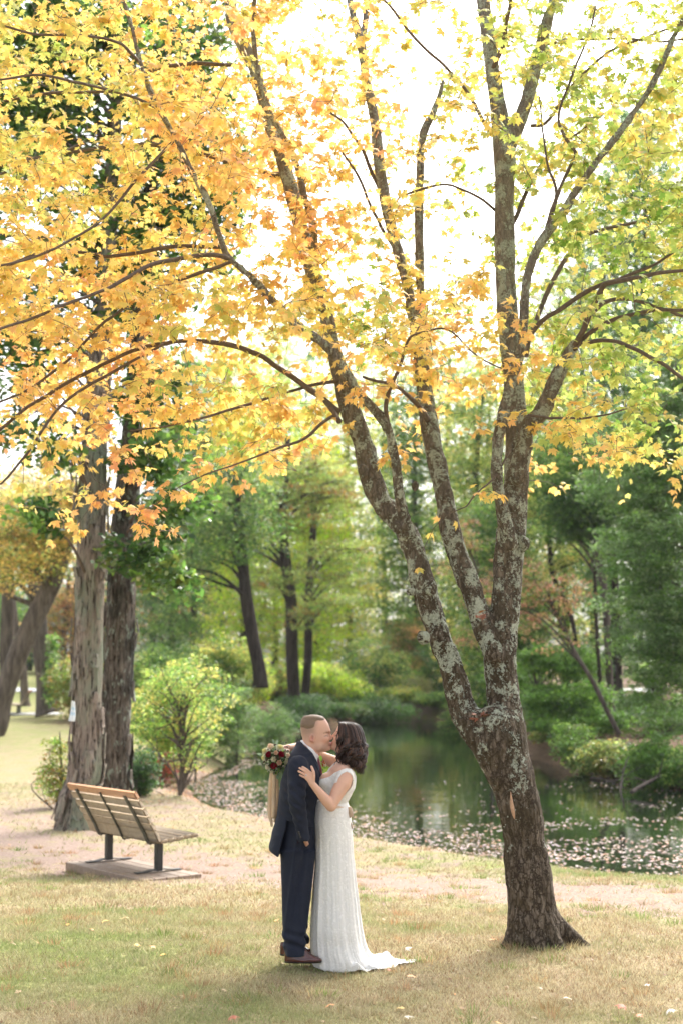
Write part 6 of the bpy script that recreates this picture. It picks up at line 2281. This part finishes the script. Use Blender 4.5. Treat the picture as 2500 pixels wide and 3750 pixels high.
    nl = keys(c2, [(260, 302, 606, .100, -.080), (420, 309, 598, .096, -.080), (620, 320, 573, .084, -.098), (820, 327, 549, .078, -.120), (1000, 333, 520, .074, -.145), (1090, 340, 526, .076, -.155), (1142, 342, 530, .078, -.165)])
    fl = keys(c2, [(260, 320, 600, .095, .080), (420, 330, 590, .092, .080), (620, 345, 572, .084, .085), (820, 352, 548, .078, .088), (1000, 352, 530, .076, .09), (1060, 356, 548, .078, .09), (1100, 360, 556, .08, .09)])
    f.loft(nl, 0.03, p=2.2)
    f.loft(fl, 0.03, p=2.2)
    near = np.abs(f.D) < 0.03
    I = np.argwhere(near)
    x, y, z = [f.lo[i] + I[:, i] * f.vox for i in range(3)]
    n1 = fbm(x * 6, y * 6, z * 5, 23, 2)
    # front and side creases, drape from the pocket, break above the shoe
    kx = c2(395, 600)[0] + (z - c2(395, 600)[2]) * 0.13
    kx2 = c2(455, 600)[0] + (z - c2(395, 600)[2]) * 0.18
    rel = -0.016 * np.exp(-((x - kx) / .015) ** 2) * (y < YC - .05) * sstep(0.15, .5, z) + 0.012 * np.exp(-((x - kx2) / .018) ** 2) * (y < YC - .05)
    rel = rel - 0.010 * np.exp(-((x - kx - .036) / .014) ** 2) * (y < YC - .05)
    brk = np.exp(-((z - c2(400, 1010)[2]) / .06) ** 2)
    rel = rel + 0.009 * np.sin(z * 75 + x * 25 + n1 * 5) * brk + 0.014 * (n1 - .5)
    f.D[near] += rel.astype(np.float32)
    V, F = f.mesh(1)
    part("trousers", root, V, F, M['suit'])

    # ------------ shoes
    for s, off, lift in ((-.165, 0, 0), (.09, -52, 0)):
        f = Field(c2(300 + off, 1240, s - .08), c2(700 + off, 1070, s + .08), 0.0038)
        ell_k = keys(c2, [(1216, 350 + off, 655 + off, .040, s), (1208, 345 + off, 664 + off, .046, s), (1196, 345 + off, 666 + off, .047, s), (1186, 346 + off, 655 + off, .046, s), (1172, 346 + off, 625 + off, .043, s), (1155, 346 + off, 585 + off, .040, s),
                          (1135, 346 + off, 552 + off, .037, s), (1118, 352 + off, 535 + off, .034, s), (1100, 356 + off, 500 + off, .03, s)])
        ell_k = [(k_[0] + .014, *k_[1:]) for k_ in ell_k]
        f.loft(ell_k, 0.0, p=2.6)
        # waist of the last
        f.ell(c2(500 + off, 1200, s - .052), (.045, .012, .02), 0.01, 'sub')
        f.ell(c2(500 + off, 1200, s + .056), (.045, .012, .02), 0.01, 'sub')
        V, F = f.mesh(1)
        sh_ = part("shoe", root, V, F, M['shoe'])
        f = Field(c2(300 + off, 1255, s - .08), c2(700 + off, 1160, s + .08), 0.0034)
        f.loft([(k_[0] + .014, *k_[1:]) for k_ in keys(c2, [(1222, 346 + off, 660 + off, .044, s), (1205, 343 + off, 668 + off, .050, s)])], 0, p=2.5)
        f.ell(c2(475 + off, 1226, s), (.030, .07, .008), 0.003, 'sub')
        V, F = f.mesh(0)
        part("sole", root, V, F, M['sole'], parent=None)
    return root


def build_bride():
    base = q(1225, 3520)
    root = empty("person", (base[0], base[1], G(base[0], base[1])), "bride in a white lace gown with long wavy dark hair kissing the groom", "person")
    vox = 0.0040
    HY = 0.0
    lo = (q(1000, 3520)[0], YC - .36, 0.0)
    hi = (q(1345, 2600)[0], YC + .34, 1.80)
    f = Field(lo, hi, vox)
    hk = keys(c5, [(222, 985, 1110, .02), (235, 930, 1180, .05), (265, 900, 1230, .064), (310, 878, 1258, .072), (350, 858, 1270, .075), (385, 850, 1275, .075), (430, 846, 1272, .074), (465, 834, 1262, .072), (500, 815, 1245, .069), (535, 793, 1225, .065),
                   (565, 782, 1200, .061), (600, 776, 1170, .057), (635, 772, 1130, .051), (665, 776, 1090, .044), (695, 800, 1040, .035), (722, 850, 990, .024)], HY)
    f.loft(hk, 0.0, p=2.2)
    f.chain([(*c5(846, 392), .0065), (*c5(822, 428), .008), (*c5(800, 458), .0095)], 0.007)
    for s in (-1, 1):
        f.ell(c5(812, 472, s * .009), (.009, .007, .007), 0.005)
        f.ell(c5(868, 420, s * .032), (.014, .012, .012), 0.010, 'sub')
        f.ell(c5(872, 424, s * .032), (.012, .010, .011), 0.005)
        f.ell(c5(870, 520, s * .040), (.024, .020, .026), 0.02)
    f.ell(c5(769, 574), (.010, .017, .0065), 0.005)
    f.ell(c5(765, 600), (.010, .016, .007), 0.005)
    f.ell(c5(780, 655), (.012, .016, .012), 0.012)
    f.cone(c5(960, 620), c5(1010, 900), .048, .050, 0.02)
    tors = keys(c1, [(560, 800, 900, .05), (590, 760, 935, .13), (630, 725, 948, .160), (680, 695, 953, .165), (740, 668, 955, .160), (800, 660, 945, .150), (860, 652, 915, .135), (940, 632, 872, .120), (1000, 612, 880, .13), (1080, 600, 900, .14), (1180, 610, 915, .14)])
    f.loft(tors, 0.03, grow=-.009)
    for s in (-1, 1):
        f.ell(c1(705, 745, s * .068), (.062, .060, .066), 0.03)
    # near arm: bare shoulder, bent elbow, hand laid on his sleeve
    S, E_, W_ = c1(868, 690, -.175), c1(742, 955, -.270), c1(580, 762, -.325)
    f.chain([(*S, .056), (*(S * .72 + E_ * .28 + (.006, 0, 0)), .058), (*(S * .4 + E_ * .6), .050), (*E_, .038)], 0.015)
    f.chain([(*E_, .037), (*(E_ * .75 + W_ * .25), .040), (*(E_ * .4 + W_ * .6), .031), (*W_, .0235)], 0.008)
    # hand
    K = {'i': [(408, 1092), (345, 1032), (277, 990)], 'm': [(386, 1108), (303, 1056), (228, 1010)], 'r': [(362, 1140), (282, 1103), (210, 1066)], 'l': [(342, 1182), (283, 1158), (232, 1132)]}
    hd = -.330
    pw = c5(430, 1265, -.328)
    for nm_, (a, b, c) in K.items():
        k0 = c5(*a, hd - .004)
        f.cone(pw + (0, 0, -.0), k0, .016, .0125, 0.010)
        finger(f, [k0, c5(*b, hd - .012), c5(*c, hd + .004)], .0098 if nm_ != 'l' else .0086, .0078 if nm_ != 'l' else .0068, 0.0025)
    f.chain([(*c5(455, 1240, hd), .016), (*c5(470, 1150, hd - .012), .0125), (*c5(468, 1075, hd - .014), .0105), (*c5(432, 985, hd - .004), .0085)], 0.006)
    # far arm: over his far shoulder, round his neck, to the bouquet behind him
    S2, E2, W2, H2 = c1(805, 590, .165), c1(660, 525, .235), c1(430, 440, .16), c1(372, 450, .10)
    f.chain([(*S2, .050), (*(S2 * .5 + E2 * .5), .047), (*E2, .040), (*(E2 * .55 + W2 * .45), .036), (*W2, .027)], 0.02)
    f.cone(W2, H2, .026, .030, 0.015)
    for i in range(4):
        b0 = c1(368, 432 + 14 * i, .095)
        finger(f, [b0, c1(322, 440 + 16 * i, .045), c1(318, 470 + 14 * i, .005), c1(345, 480 + 12 * i, .0)], .0092, .007, 0.003)
    finger(f, [c1(382, 470, .09), c1(362, 500, .05), c1(335, 512, .02)], .011, .0085, 0.003)
    # legs inside the gown, feet
    for s in (-.08, .08):
        f.chain([(*c2(760, 100, s), .055), (*c2(770, 600, s), .055), (*c2(770, 1120, s), .035)], 0.03)
        f.chain([(*c2(770, 1130, s), .03), (*c2(690, 1185, s), .022)], 0.015)
    V, F = f.mesh(1)
    Vm = V.copy()
    Vm[:, 1] = YC
    fwd = Vm[:, 1] * CT + (Vm[:, 2] - CAM_H) * ST
    up = -Vm[:, 1] * ST + (Vm[:, 2] - CAM_H) * CT
    u = ((1250 + 5208 * Vm[:, 0] / fwd) - 1050) / .21046
    v = ((1875 - 5208 * up / fwd) - 2600) / .21046
    C = np.tile(np.array([0.64, 0.385, 0.285]), (len(V), 1))
    side = np.abs(V[:, 1] - YC)
    head = (v < 740) & (side < .10) & (u > 740)

    def blend(mask, col, a):
        m = (mask * a)[:, None]
        C[:] = C * (1 - m) + np.array(col) * m
    g2 = lambda x0, y0, sx, sy: np.exp(-((u - x0) / sx) ** 2 - ((v - y0) / sy) ** 2)
    blend(g2(860, 520, 50, 40) * head, (0.68, 0.32, 0.25), 0.4)
    blend((((np.abs(v - 572) < 14) | (np.abs(v - 603) < 13)) & (u < 800) & (side < .02) & head).astype(float), (0.52, 0.16, 0.15), 0.8)
    blend((head & (np.abs(v - (440 - (u - 870) * .25)) < 6) & (np.abs(u - 862) < 22) & (side > .018)).astype(float), (0.06, 0.03, 0.025), 0.9)
    blend((head & (np.abs(v - (372 - (u - 870) * -.1)) < 7) & (np.abs(u - 868) < 26) & (side > .010)).astype(float), (0.14, 0.07, 0.05), 0.75)
    part("body", root, V, F, M['skin'], True, np.clip(C, 0, 1))
    # ring
    a, b = c5(345, 1133, hd - .006), c5(336, 1128, hd - .006)
    rc = c5(338, 1136, hd - .006)
    dirn = c5(282, 1103, hd) - c5(362, 1140, hd)
    dirn /= np.linalg.norm(dirn)
    V, F = tube_vf(np.array([rc - dirn * .003, rc + dirn * .003]), [.0118, .0118], 14)
    rg = part("ring", root, V, F, M['silver'])
    V, F = box_vf(rc + np.array((0, -.0135, .003)), (.009, .007, .009), None, .003)
    part("gem", root, V, F, M['silver'], parent=rg)

    # ------------ hair: a cap and many wavy locks
    r = rng(42)
    hairk = keys(c5, [(207, 945, 1080, .02), (225, 910, 1160, .060), (262, 898, 1230, .078), (320, 893, 1278, .088), (400, 890, 1308, .094), (500, 892, 1325, .098), (600, 890, 1335, .102), (700, 885, 1335, .105), (800, 888, 1320, .104), (880, 905, 1300, .098), (960, 950, 1280, .085), (1020, 1020, 1255, .06)])
    f = Field(c5(820, 1120, -.16), c5(1400, 170, .16), 0.0045)
    f.loft(hairk, 0.0, p=2.15)
    _cut = c5(1000, 640)[2]
    f.put(f.lo, f.lo + f.dim * f.vox, lambda X, Y, Z: (_cut + .02 * np.sin(X * 60) - Z) + 0 * X + 0 * Y, 0, 'int')
    f.D += (0.006 * (fbm((f.lo[0] + np.arange(f.dim[0]) * f.vox)[:, None, None] * 40, (f.lo[1] + np.arange(f.dim[1]) * f.vox)[None, :, None] * 40, (f.lo[2] + np.arange(f.dim[2]) * f.vox)[None, None] * 12, 3, 2) - .5)).astype(np.float32)
    V0, F0 = f.mesh(1)
    mb = MB()
    mb.add(V0, [F0], np.array((.012, .006, .005)))
    K_ = np.array(sorted(hairk))
    zt, zb_ = c5(960, 212)[2], None

    def surf(z, a, grow):
        x0, x1, hy = np.interp(z, K_[:, 0], K_[:, 1]), np.interp(z, K_[:, 0], K_[:, 2]), np.interp(z, K_[:, 0], K_[:, 3])
        cx, rx = (x0 + x1) / 2, (x1 - x0) / 2
        return np.array([cx - (rx + grow) * math.cos(a), YC + (hy + grow) * math.sin(a), z])
    # a = 0 looks along -x (face side); keep the face free
    for i in range(620):
        a = r.uniform(0.64, 2 * np.pi - 0.64) if i > 36 else (r.uniform(0.60, 0.95) * (1 if i % 2 else -1))
        back = 0.5 - 0.5 * math.cos(a)
        zend_px = 840 + 235 * back + r.uniform(-110, 60)
        z1 = c5(1000, zend_px)[2]
        z0 = c5(1000, 211)[2] - r.uniform(0, .05) * (r.random() < .6)
        n = 34
        ph = 3.0 * math.sin(a * 4) + r.normal(0, .45)
        fq = 62 + 6 * math.sin(a * 3 + 1)
        amp = r.uniform(.010, .022)
        curl_ = r.uniform(-.05, .22)
        r0_ = r.uniform(-.030, .008) if r.random() < .5 else r.uniform(-.004, .009)
        pts = []
        for k in range(n):
            t = k / (n - 1)
            z = z0 * (1 - t) + z1 * t
            wv = amp * sstep(0.22, 0.62, t)
            aa = a + wv * 10 * math.sin(fq * (z0 - z) + ph)
            am = aa % (2 * np.pi)
            aa = aa if 0.58 < am < 2 * np.pi - 0.58 else a
            g_ = r0_ + 0.009 * t + curl_ * max(0, t - .75) ** 1.5 + wv * 1.0 * math.cos(fq * (z0 - z) + ph + .6) + r.normal(0, .0005)
            pp = surf(max(z, K_[0, 0]), aa, g_)
            pp[2] = z + wv * .35 * math.sin(2 * fq * (z0 - z))
            pts.append(pp)
        pts = np.array(pts)
        rr = np.interp(np.linspace(0, 1, n), [0, .25, .6, .85, 1], [.003, .0055, .0075, .0065, .0010]) * r.choice([0.6, 1.0, 1.5])
        V, F = tube_vf(pts, rr, 7, flat=0.6)
        mb.add(V, F, np.array([(.016, .008, .006), (.030, .014, .010), (.075, .036, .024)][int(r.choice(3, p=[.4, .37, .23]))]))
    # loose strands by the cheek and shoulder
    for (p0, p1, p2, p3) in (((905, 300), (868, 500), (872, 680), (858, 800)), ((900, 700), (880, 850), (850, 910), (815, 960)), ((930, 800), (920, 930), (905, 1010), (890, 1060)), ((960, 850), (950, 960), (975, 1020), (950, 1060)), ((905, 235), (890, 205), (905, 192), (930, 215)), ((890, 560), (862, 700), (885, 800), (862, 900))):
        pts = catmull(np.array([c5(*p0, -.055), c5(*p1, -.065), c5(*p2, -.075), c5(*p3, -.07)]), 18)
        pts[:, 0] += .003 * np.sin(np.arange(18) * .9)
        V, F = tube_vf(pts, np.linspace(.0045, .0012, 18), 5)
        mb.add(V, F, np.array((.02, .01, .007)))
    V, F, C = mb.data()
    part("hair", root, V, F, M['long_hair'], True, C)

    # ------------ gown: bodice
    f = Field(c1(560, 1130, -.30), c1(1000, 560, .30), 0.0040)
    f.loft(tors, 0.03, grow=0.003)
    for s in (-1, 1):
        f.ell(c1(703, 748, s * .068), (.068, .066, .070), 0.03)
    f.chain([(*S, .0605), (*(S * .72 + E_ * .28 + (.006, 0, 0)), .062)], 0.02)
    near_p = [c1(a, b)[[0, 2]] for a, b in [(560, 1200), (620, 940), (640, 850), (640, 730), (655, 712), (690, 700), (735, 684), (770, 655), (800, 640), (840, 618), (875, 608), (915, 622), (945, 655), (962, 720), (965, 760), (950, 850), (930, 900), (1000, 1200)]]
    arm_p = [c1(a, b)[[0, 2]] for a, b in [(690, 960), (760, 850), (785, 760), (804, 695), (835, 657), (873, 639), (905, 650), (922, 674), (930, 721), (924, 760), (895, 800), (845, 860), (790, 930), (750, 980)]]
    far_p = [c1(a, b)[[0, 2]] for a, b in [(560, 1200), (620, 940), (640, 850), (640, 660), (660, 650), (700, 622), (772, 566), (800, 572), (740, 640), (705, 688), (690, 702), (760, 700), (960, 690), (965, 760), (950, 850), (930, 900), (1000, 1200)]]

    def gown(X, Y, Z):
        n_ = poly_sd(X, Z, near_p) + 0 * Y
        n_ = np.maximum(n_, -np.maximum(poly_sd(X, Z, arm_p), (Y - (YC - .085))))
        f_ = poly_sd(X, Z, far_p) + 0 * Y
        return np.where(Y < YC - .004, n_, f_)
    f.put(f.lo, f.lo + f.dim * f.vox, gown, 0, 'int')
    near = np.abs(f.D) < 0.02
    I = np.argwhere(near)
    x, y, z = [f.lo[i] + I[:, i] * f.vox for i in range(3)]
    f.D[near] += (0.005 * (fbm(x * 26, y * 26, z * 26, 8, 2) - .5)).astype(np.float32)
    V, F = f.mesh(1)
    part("bodice", root, V, F, M['lace'])

    # ------------ gown: skirt with pleats and the train on the grass
    rows = [(-160, 612, 885, .135), (-90, 596, 905, .155), (0, 590, 918, .168), (150, 600, 930, .178), (300, 602, 938, .185), (420, 599, 951, .195), (560, 586, 966, .205), (700, 578, 985, .220), (820, 570, 998, .24), (950, 562, 1016, .26), (1060, 560, 1036, .265), (1140, 562, 1062, .28), (1195, 568, 1095, .29)]
    n, ns = 110, 420
    zz = np.linspace(0, 1, n)
    pyk = np.array([r_[0] for r_ in rows], float)
    yy = pyk[0] + (pyk[-1] - pyk[0]) * zz
    L_, R_, H_ = [np.interp(yy, pyk, [r_[k] for r_ in rows]) for k in (1, 2, 3)]
    th = np.linspace(0, 2 * np.pi, ns, endpoint=False)
    nz1 = fbm(np.cos(th) * 2.2, np.sin(th) * 2.2, 0 * th, 3)
    V = np.zeros((n, ns, 3))
    for i in range(n):
        A, B = c2(L_[i], yy[i]), c2(R_[i], yy[i])
        cx, rx = (A[0] + B[0]) / 2, (B[0] - A[0]) / 2
        t = zz[i]
        amp = 0.003 + 0.026 * t ** 1.4
        pl = np.sin(th * 7 + nz1 * 11) * 0.45 + np.sin(th * 17 + nz1 * 21 + 1.3) * 0.16 * t + (fbm(np.cos(th) * 6, np.sin(th) * 6, t * 1.6 + 0 * th, 6, 3) - .5) * 1.7
        pl = pl * 0.55 * amp * np.clip(t * 5, 0.15, 1)
        V[i, :, 0] = cx + (rx + pl) * np.cos(th)
        V[i, :, 1] = YC + .01 + .05 * t ** 2 + (H_[i] + pl) * np.sin(th)
        V[i, :, 2] = A[2]
    # train: spreads behind her (to the right) on the lawn
    m = 46
    Tn = np.zeros((m, ns, 3))
    hemc = V[-1]
    gz0 = hemc[0, 2]
    tip = np.array([q(1500, 3503, .14)[0], YC + .14])
    for i in range(m):
        s = (i + 1) / m
        for_t = np.cos(th)
        reach = np.clip((for_t + 0.10) / 1.10, 0, 1) ** 1.15
        lx = 0.02 + reach * (tip[0] - hemc[:, 0].max() + .03)
        out = s * lx
        x = hemc[:, 0] + out * 1.0
        # train narrows to a point
        yv = hemc[:, 1] + (tip[1] - hemc[:, 1]) * np.clip(reach ** 3 * s ** 1.5 * 0.80, 0, 1) + 0.07 * s * reach
        fold = fbm(x * 9, yv * 13, 0 * x, 12, 3)
        hgt = (0.014 + 0.13 * np.clip(fold - .38, 0, 1) * np.clip(reach * 3, 0, 1)) * (1 - 0.6 * s ** 3) + 0.004 * np.sin(th * 40) * (1 - reach)
        start = gz0 * (1 - np.clip(s * 3.0, 0, 1)) ** 1.5
        Tn[i, :, 0], Tn[i, :, 1] = x, yv
        Tn[i, :, 2] = ground(x, yv) + np.maximum(hgt, start - 0.0) + 0.006
    Vv = np.concatenate([V, Tn], 0)
    nn = n + m
    ids = (np.arange(nn - 1)[:, None] * ns)
    j = np.arange(ns)[None]
    k = (j + 1) % ns
    F = np.stack([ids + j, ids + j + ns, ids + k + ns, ids + k], -1).reshape(-1, 4)
    Vf = Vv.reshape(-1, 3)
    part("skirt", root, Vf, F, M['lace'])
    # lace edging along hem: scalloped strip is part of the cloth; a few covered buttons down the back
    for i in range(5):
        p = c1(905 + 3.0 * i, 1095 + 15 * i, .0)
        V, F = box_vf(p + (0.012, 0, 0), (.007, .007, .007), None, .003)
        part("button", root, V, F, M['lace'])

    # ------------ sash and bow
    zc = c1(760, 972)[2]
    th = np.linspace(-1.75, 1.75, 72)
    A, B = c1(618, 972), c1(880, 972)
    cx, rx = (A[0] + B[0]) / 2, (B[0] - A[0]) / 2
    ringp = np.stack([cx + (rx + .006) * np.cos(th), YC + (.128 + .008) * np.sin(th), zc + .028 * (1 - np.cos(th)) - .008], 1)
    mb = MB()
    Vv = []
    for off, g_ in ((-.020, 0), (.020, 0), (.020, .004), (-.020, .004)):
        p = ringp.copy()
        p[:, 2] += off + .002 * np.sin(th * 9)
        p[:, 0] += g_ * np.cos(th)
        p[:, 1] += g_ * np.sin(th)
        Vv.append(p)
    Vv = np.array(Vv)
    k_ = len(th)
    F = [(a * k_ + i, a * k_ + i + 1, ((a + 1) % 4) * k_ + i + 1, ((a + 1) % 4) * k_ + i) for a in range(4) for i in range(k_ - 1)]
    part("sash", root, Vv.reshape(-1, 3), np.array(F), M['sash'])

    def ribbon(pts, wdir, width, mat, name, thick=.0022, parent=None, rt=None):
        c = catmull(np.array(pts), 30)
        wd = np.array(wdir, float)
        wd /= np.linalg.norm(wd)
        t = np.gradient(c, axis=0)
        t /= np.linalg.norm(t, axis=1)[:, None]
        nrm = np.cross(t, wd)
        nrm /= np.linalg.norm(nrm, axis=1)[:, None] + 1e-9
        w_ = np.interp(np.linspace(0, 1, 30), np.linspace(0, 1, len(width)), width)[:, None] if hasattr(width, '__len__') else width
        V = []
        for a, b in ((-1, -1), (0, -1.0), (1, -1), (1, 1), (0, 1.0), (-1, 1)):
            V.append(c + wd * a * w_ / 2 + nrm * b * thick / 2 + nrm * (0.12 * w_ * (1 - abs(a)) * np.sin(np.linspace(0, 9, 30))[:, None]))
        V = np.array(V)
        F = [(a * 30 + i, a * 30 + i + 1, ((a + 1) % 6) * 30 + i + 1, ((a + 1) % 6) * 30 + i) for a in range(6) for i in range(29)]
        F += [(0, 30, 120, 150), (30, 60, 90, 120), (29, 179, 149, 59), (59, 149, 119, 89)]
        return part(name, rt if rt is not None else root, V.reshape(-1, 3), np.array(F), mat, parent=parent)
    kx = c1(868, 978, -.015)
    V, F = box_vf(kx, (.030, .035, .034), None, .010)
    bow = part("bow", root, V, F, M['sash'])
    for s, dz in ((-1, 8), (1, -4)):
        ribbon([kx, kx + (.020, s * .03, .012), kx + (.036, s * .052, -.022), kx + (.040, s * .048, -.058), kx + (.026, s * .024, -.040), kx], (0.9, s * .3, .35), [.016, .028, .036, .036, .026, .014], M['sash'], "loop", parent=bow)
    ribbon([kx, c1(866, 1020, -.03), c1(890, 1070, -.035), c1(912, 1118, -.035), c1(918, 1150, -.03)], (.6, -.8, 0.1), .026, M['sash'], "tail", parent=bow)
    ribbon([kx, c1(852, 1010, .03), c1(880, 1065, .03), c1(905, 1120, .03)], (.6, .8, 0.1), .026, M['sash'], "tail", parent=bow)

    # ------------ bouquet, held behind the groom's shoulder
    r = rng(12)
    bc = c1(266, 552, -.02)
    bq = empty("bouquet", tuple(bc), "round bridal bouquet of burgundy and cream flowers held behind the groom with champagne ribbons", "bouquet")

    def c4(x, y, dy=0.0):
        return q(950 + x * 0.16164, 2680 + y * 0.16164, dy)

    def flower(name, c, nrm, R_, layers, col0, col1, cup, pw, centre=None, label=None):
        nrm = np.array(nrm, float)
        nrm /= np.linalg.norm(nrm)
        a1 = np.cross(nrm, (0, 0, 1.0))
        a1 /= np.linalg.norm(a1)
        a2 = np.cross(nrm, a1)
        mb = MB()
        for li, (np_, rf, tilt) in enumerate(layers):
            for k in range(np_):
                an = 2 * np.pi * (k + .5 * (li % 2)) / np_ + r.uniform(-.1, .1)
                d = a1 * math.cos(an) + a2 * math.sin(an)
                sd = np.cross(nrm, d)
                m_, w_ = 5, 5
                tt = np.linspace(0.05, 1, m_)
                V = []
                for t in tt:
                    rr_ = R_ * rf * t
                    hgt = R_ * (tilt * t ** 1.5 + cup * li * 0.12)
                    wd = R_ * pw * rf * math.sin(math.pi * min(t * .80 + .1, 1)) ** 0.7
                    for s in np.linspace(-1, 1, w_):
                        V.append(c + d * rr_ * (1 - 0.12 * s * s) + sd * wd * s + nrm * (hgt + 0.12 * R_ * s * s))
                F = [(i * w_ + j, i * w_ + j + 1, (i + 1) * w_ + j + 1, (i + 1) * w_ + j) for i in range(m_ - 1) for j in range(w_ - 1)]
                cc = np.array(col0) * (1 - li / max(1, len(layers) - 1)) + np.array(col1) * li / max(1, len(layers) - 1)
                mb.add(np.array(V), np.array(F), np.clip(cc * r.uniform(.9, 1.08), 0, 1))
        if centre is not None:
            V, F = tube_vf(np.array([c + nrm * R_ * .05, c + nrm * R_ * .14, c + nrm * R_ * .2]), [R_ * .2, R_ * .18, R_ * .02], 10)
            mb.add(V, F, np.array(centre))
        V, F, C = mb.data()
        part(name, bq, V, F, M['petal'], True, C, label=label)
    CREAM, BLUSH, BURG = (.80, .74, .60), (.78, .56, .42), (.22, .008, .020)
    rose_l = [(6, 1.0, .35), (6, .82, .55), (5, .62, .75), (4, .40, .9), (3, .22, 1.0)]
    dahl_l = [(11, 1.0, .10), (10, .82, .25), (8, .6, .4), (6, .38, .55)]
    mum_l = [(18, 1.0, .12), (16, .85, .3), (13, .66, .5), (10, .45, .65), (7, .25, .75)]
    fc = lambda x, y: c4(x, y, -.02 - .080 * math.sqrt(max(0, 1 - ((x - 385) / 330) ** 2 - ((y - 620) / 350) ** 2)))
    nm_ = lambda x, y: ((x - 385) / 330, -1.15 * math.sqrt(max(.05, 1 - ((x - 385) / 330) ** 2 - ((y - 620) / 350) ** 2)), -(y - 620) / 350)
    for (x, y, R_) in ((215, 510, .0235), (500, 510, .0235), (330, 765, .0250)):
        flower("dahlia", fc(x, y), nm_(x, y), R_ * 1.15, dahl_l, BURG, (.26, .012, .03), .5, .26, (.55, .4, .2))
    for (x, y, R_, a, b) in ((270, 360, .0155, CREAM, BLUSH), (380, 480, .0095, BLUSH, (.7, .45, .3)), (625, 540, .0125, CREAM, BLUSH), (450, 690, .0115, BLUSH, (.72, .46, .34)), (600, 670, .012, (.55, .55, .36), CREAM), (200, 790, .011, CREAM, CREAM), (330, 620, .012, (.62, .58, .42), CREAM), (290, 880, .009, CREAM, (.6, .58, .4))):
        flower("rose", fc(x, y), nm_(x, y), R_ * 2.0, rose_l, a, b, .6, .42)
    for (x, y, R_) in ((470, 370, .0160), (150, 450, .0155), (120, 590, .0125)):
        flower("chrysanthemum", fc(x, y), nm_(x, y), R_ * 2.1, mum_l, (.80, .80, .68), (.78, .72, .30), .4, .10, (.6, .5, .15))
    mb = MB()
    for (x, y) in ((480, 270), (580, 290), (350, 335), (375, 330), (560, 370), (600, 370), (615, 390), (575, 440), (620, 445), (225, 425), (450, 570), (385, 600), (395, 640), (200, 640), (215, 625), (180, 610), (140, 680), (155, 660), (125, 690), (270, 830), (330, 890), (365, 890), (470, 790), (500, 750), (280, 500), (370, 545), (460, 600), (420, 440), (545, 470)):
        p = fc(x, y) + np.array(nm_(x, y)) * .016
        rr = r.uniform(.0045, .0062)
        th_ = np.linspace(0, np.pi, 6)
        V, F = tube_vf(np.array([p + (0, 0, -rr * math.cos(t)) for t in th_]), np.maximum(rr * np.sin(th_), .0003), 7)
        mb.add(V, F, np.array((.30, .02, .035)) * r.uniform(.7, 1.3))
    V, F, C = mb.data()
    o = part("berries", bq, V, F, M['shoe'])
    o["kind"] = "stuff"
    # foliage, filler and the green heart of the bunch
    n = 260
    d = rand_dirs(r, n)
    d[:, 1] -= .3
    d /= np.linalg.norm(d, axis=1)[:, None]
    pp = bc + d * np.array([.082, .075, .086])
    V1, F1, C1 = leaves_mesh(r, pp, d + rand_dirs(r, n) * .6, rand_dirs(r, n), r.uniform(.018, .036, n), pick(r, n, [((.20, .27, .16), 3), (GREEN_L, 1), ((.6, .6, .48), 2), ((.10, .17, .07), 2)]), 'oval')
    mb = MB()
    mb.add(V1, F1, C1)
    sp = [(430, 930, .2, -1), (490, 900, .1, -1), (350, 270, -.3, .6), (70, 520, -1, .2), (545, 800, .7, -.5), (380, 290, .3, .8), (460, 850, -.1, -1), (420, 960, 0, -1), (500, 940, .3, -1)]
    V2, F2, C2 = leaves_mesh(r, np.array([c4(a, b, -.04) for a, b, _, _ in sp]), np.array([(c_, 0, d_) for _, _, c_, d_ in sp]), np.tile((0, -1., .1), (len(sp), 1)) + r.normal(0, .3, (len(sp), 3)), np.full(len(sp), .040), np.tile((.22, .30, .20), (len(sp), 1)), 'oval')
    mb.add(V2, F2, C2)
    f = Field(bc - .11, bc + .11, .008)
    f.ell(bc, (.080, .066, .084), 0)
    V3, F3 = f.mesh(0)
    mb.add(V3, [F3], np.array((.05, .08, .03)))
    V, F, C = mb.data()
    part("greenery", bq, V, F, M['petal'], True, C)
    V, F = tube_vf(np.array([bc, c1(330, 470, .01), c1(372, 470, .06)]), [.022, .014, .012], 10)
    part("stems", bq, V, F, M['sash'])
    for (pts, wd) in (([c4(300, 850, -.01), c4(262, 1200, -.012), c4(250, 1500, -.005), c4(245, 1850, -.012), c4(290, 2150, -.02)], [.034, .036, .036, .038, .014]),
                      ([c4(330, 860, -.03), c4(340, 1150, -.03), c4(330, 1450, -.025), c4(330, 1700, -.03), c4(318, 1960, -.03)], [.034, .034, .034, .034, .030]),
                      ([c4(380, 850, .0), c4(408, 1150, .0), c4(420, 1400, .005), c4(395, 1750, .0), c4(340, 2050, -.005)], [.022, .020, .022, .020, .016])):
        ribbon(pts, (1, .25, 0), wd, M['ribbon'], "ribbon", rt=bq)
    return root


build_groom()
build_bride()

# ---------------------------------------------------------------- haze in the air
def build_haze():
    m, nt, out = newmat("haze")
    v = nt.nodes.new('ShaderNodeVolumePrincipled')
    v.inputs['Density'].default_value = 0.0002
    v.inputs['Color'].default_value = (0.95, 0.97, 1.0, 1)
    v.inputs['Anisotropy'].default_value = 0.3
    ln(nt, v.outputs[0], out.inputs['Volume'])
    V, F = box_vf((0, 270, 11.75), (900, 690, 36.5))
    V = np.array(V)
    V[:, 2] = np.where(V[:, 2] < 11, -6.5, 31)
    link("haze", mesh_from("haze", V, F, m, False), kind="stuff", label="thin pale haze in the air over the pond", category="haze")


build_haze()
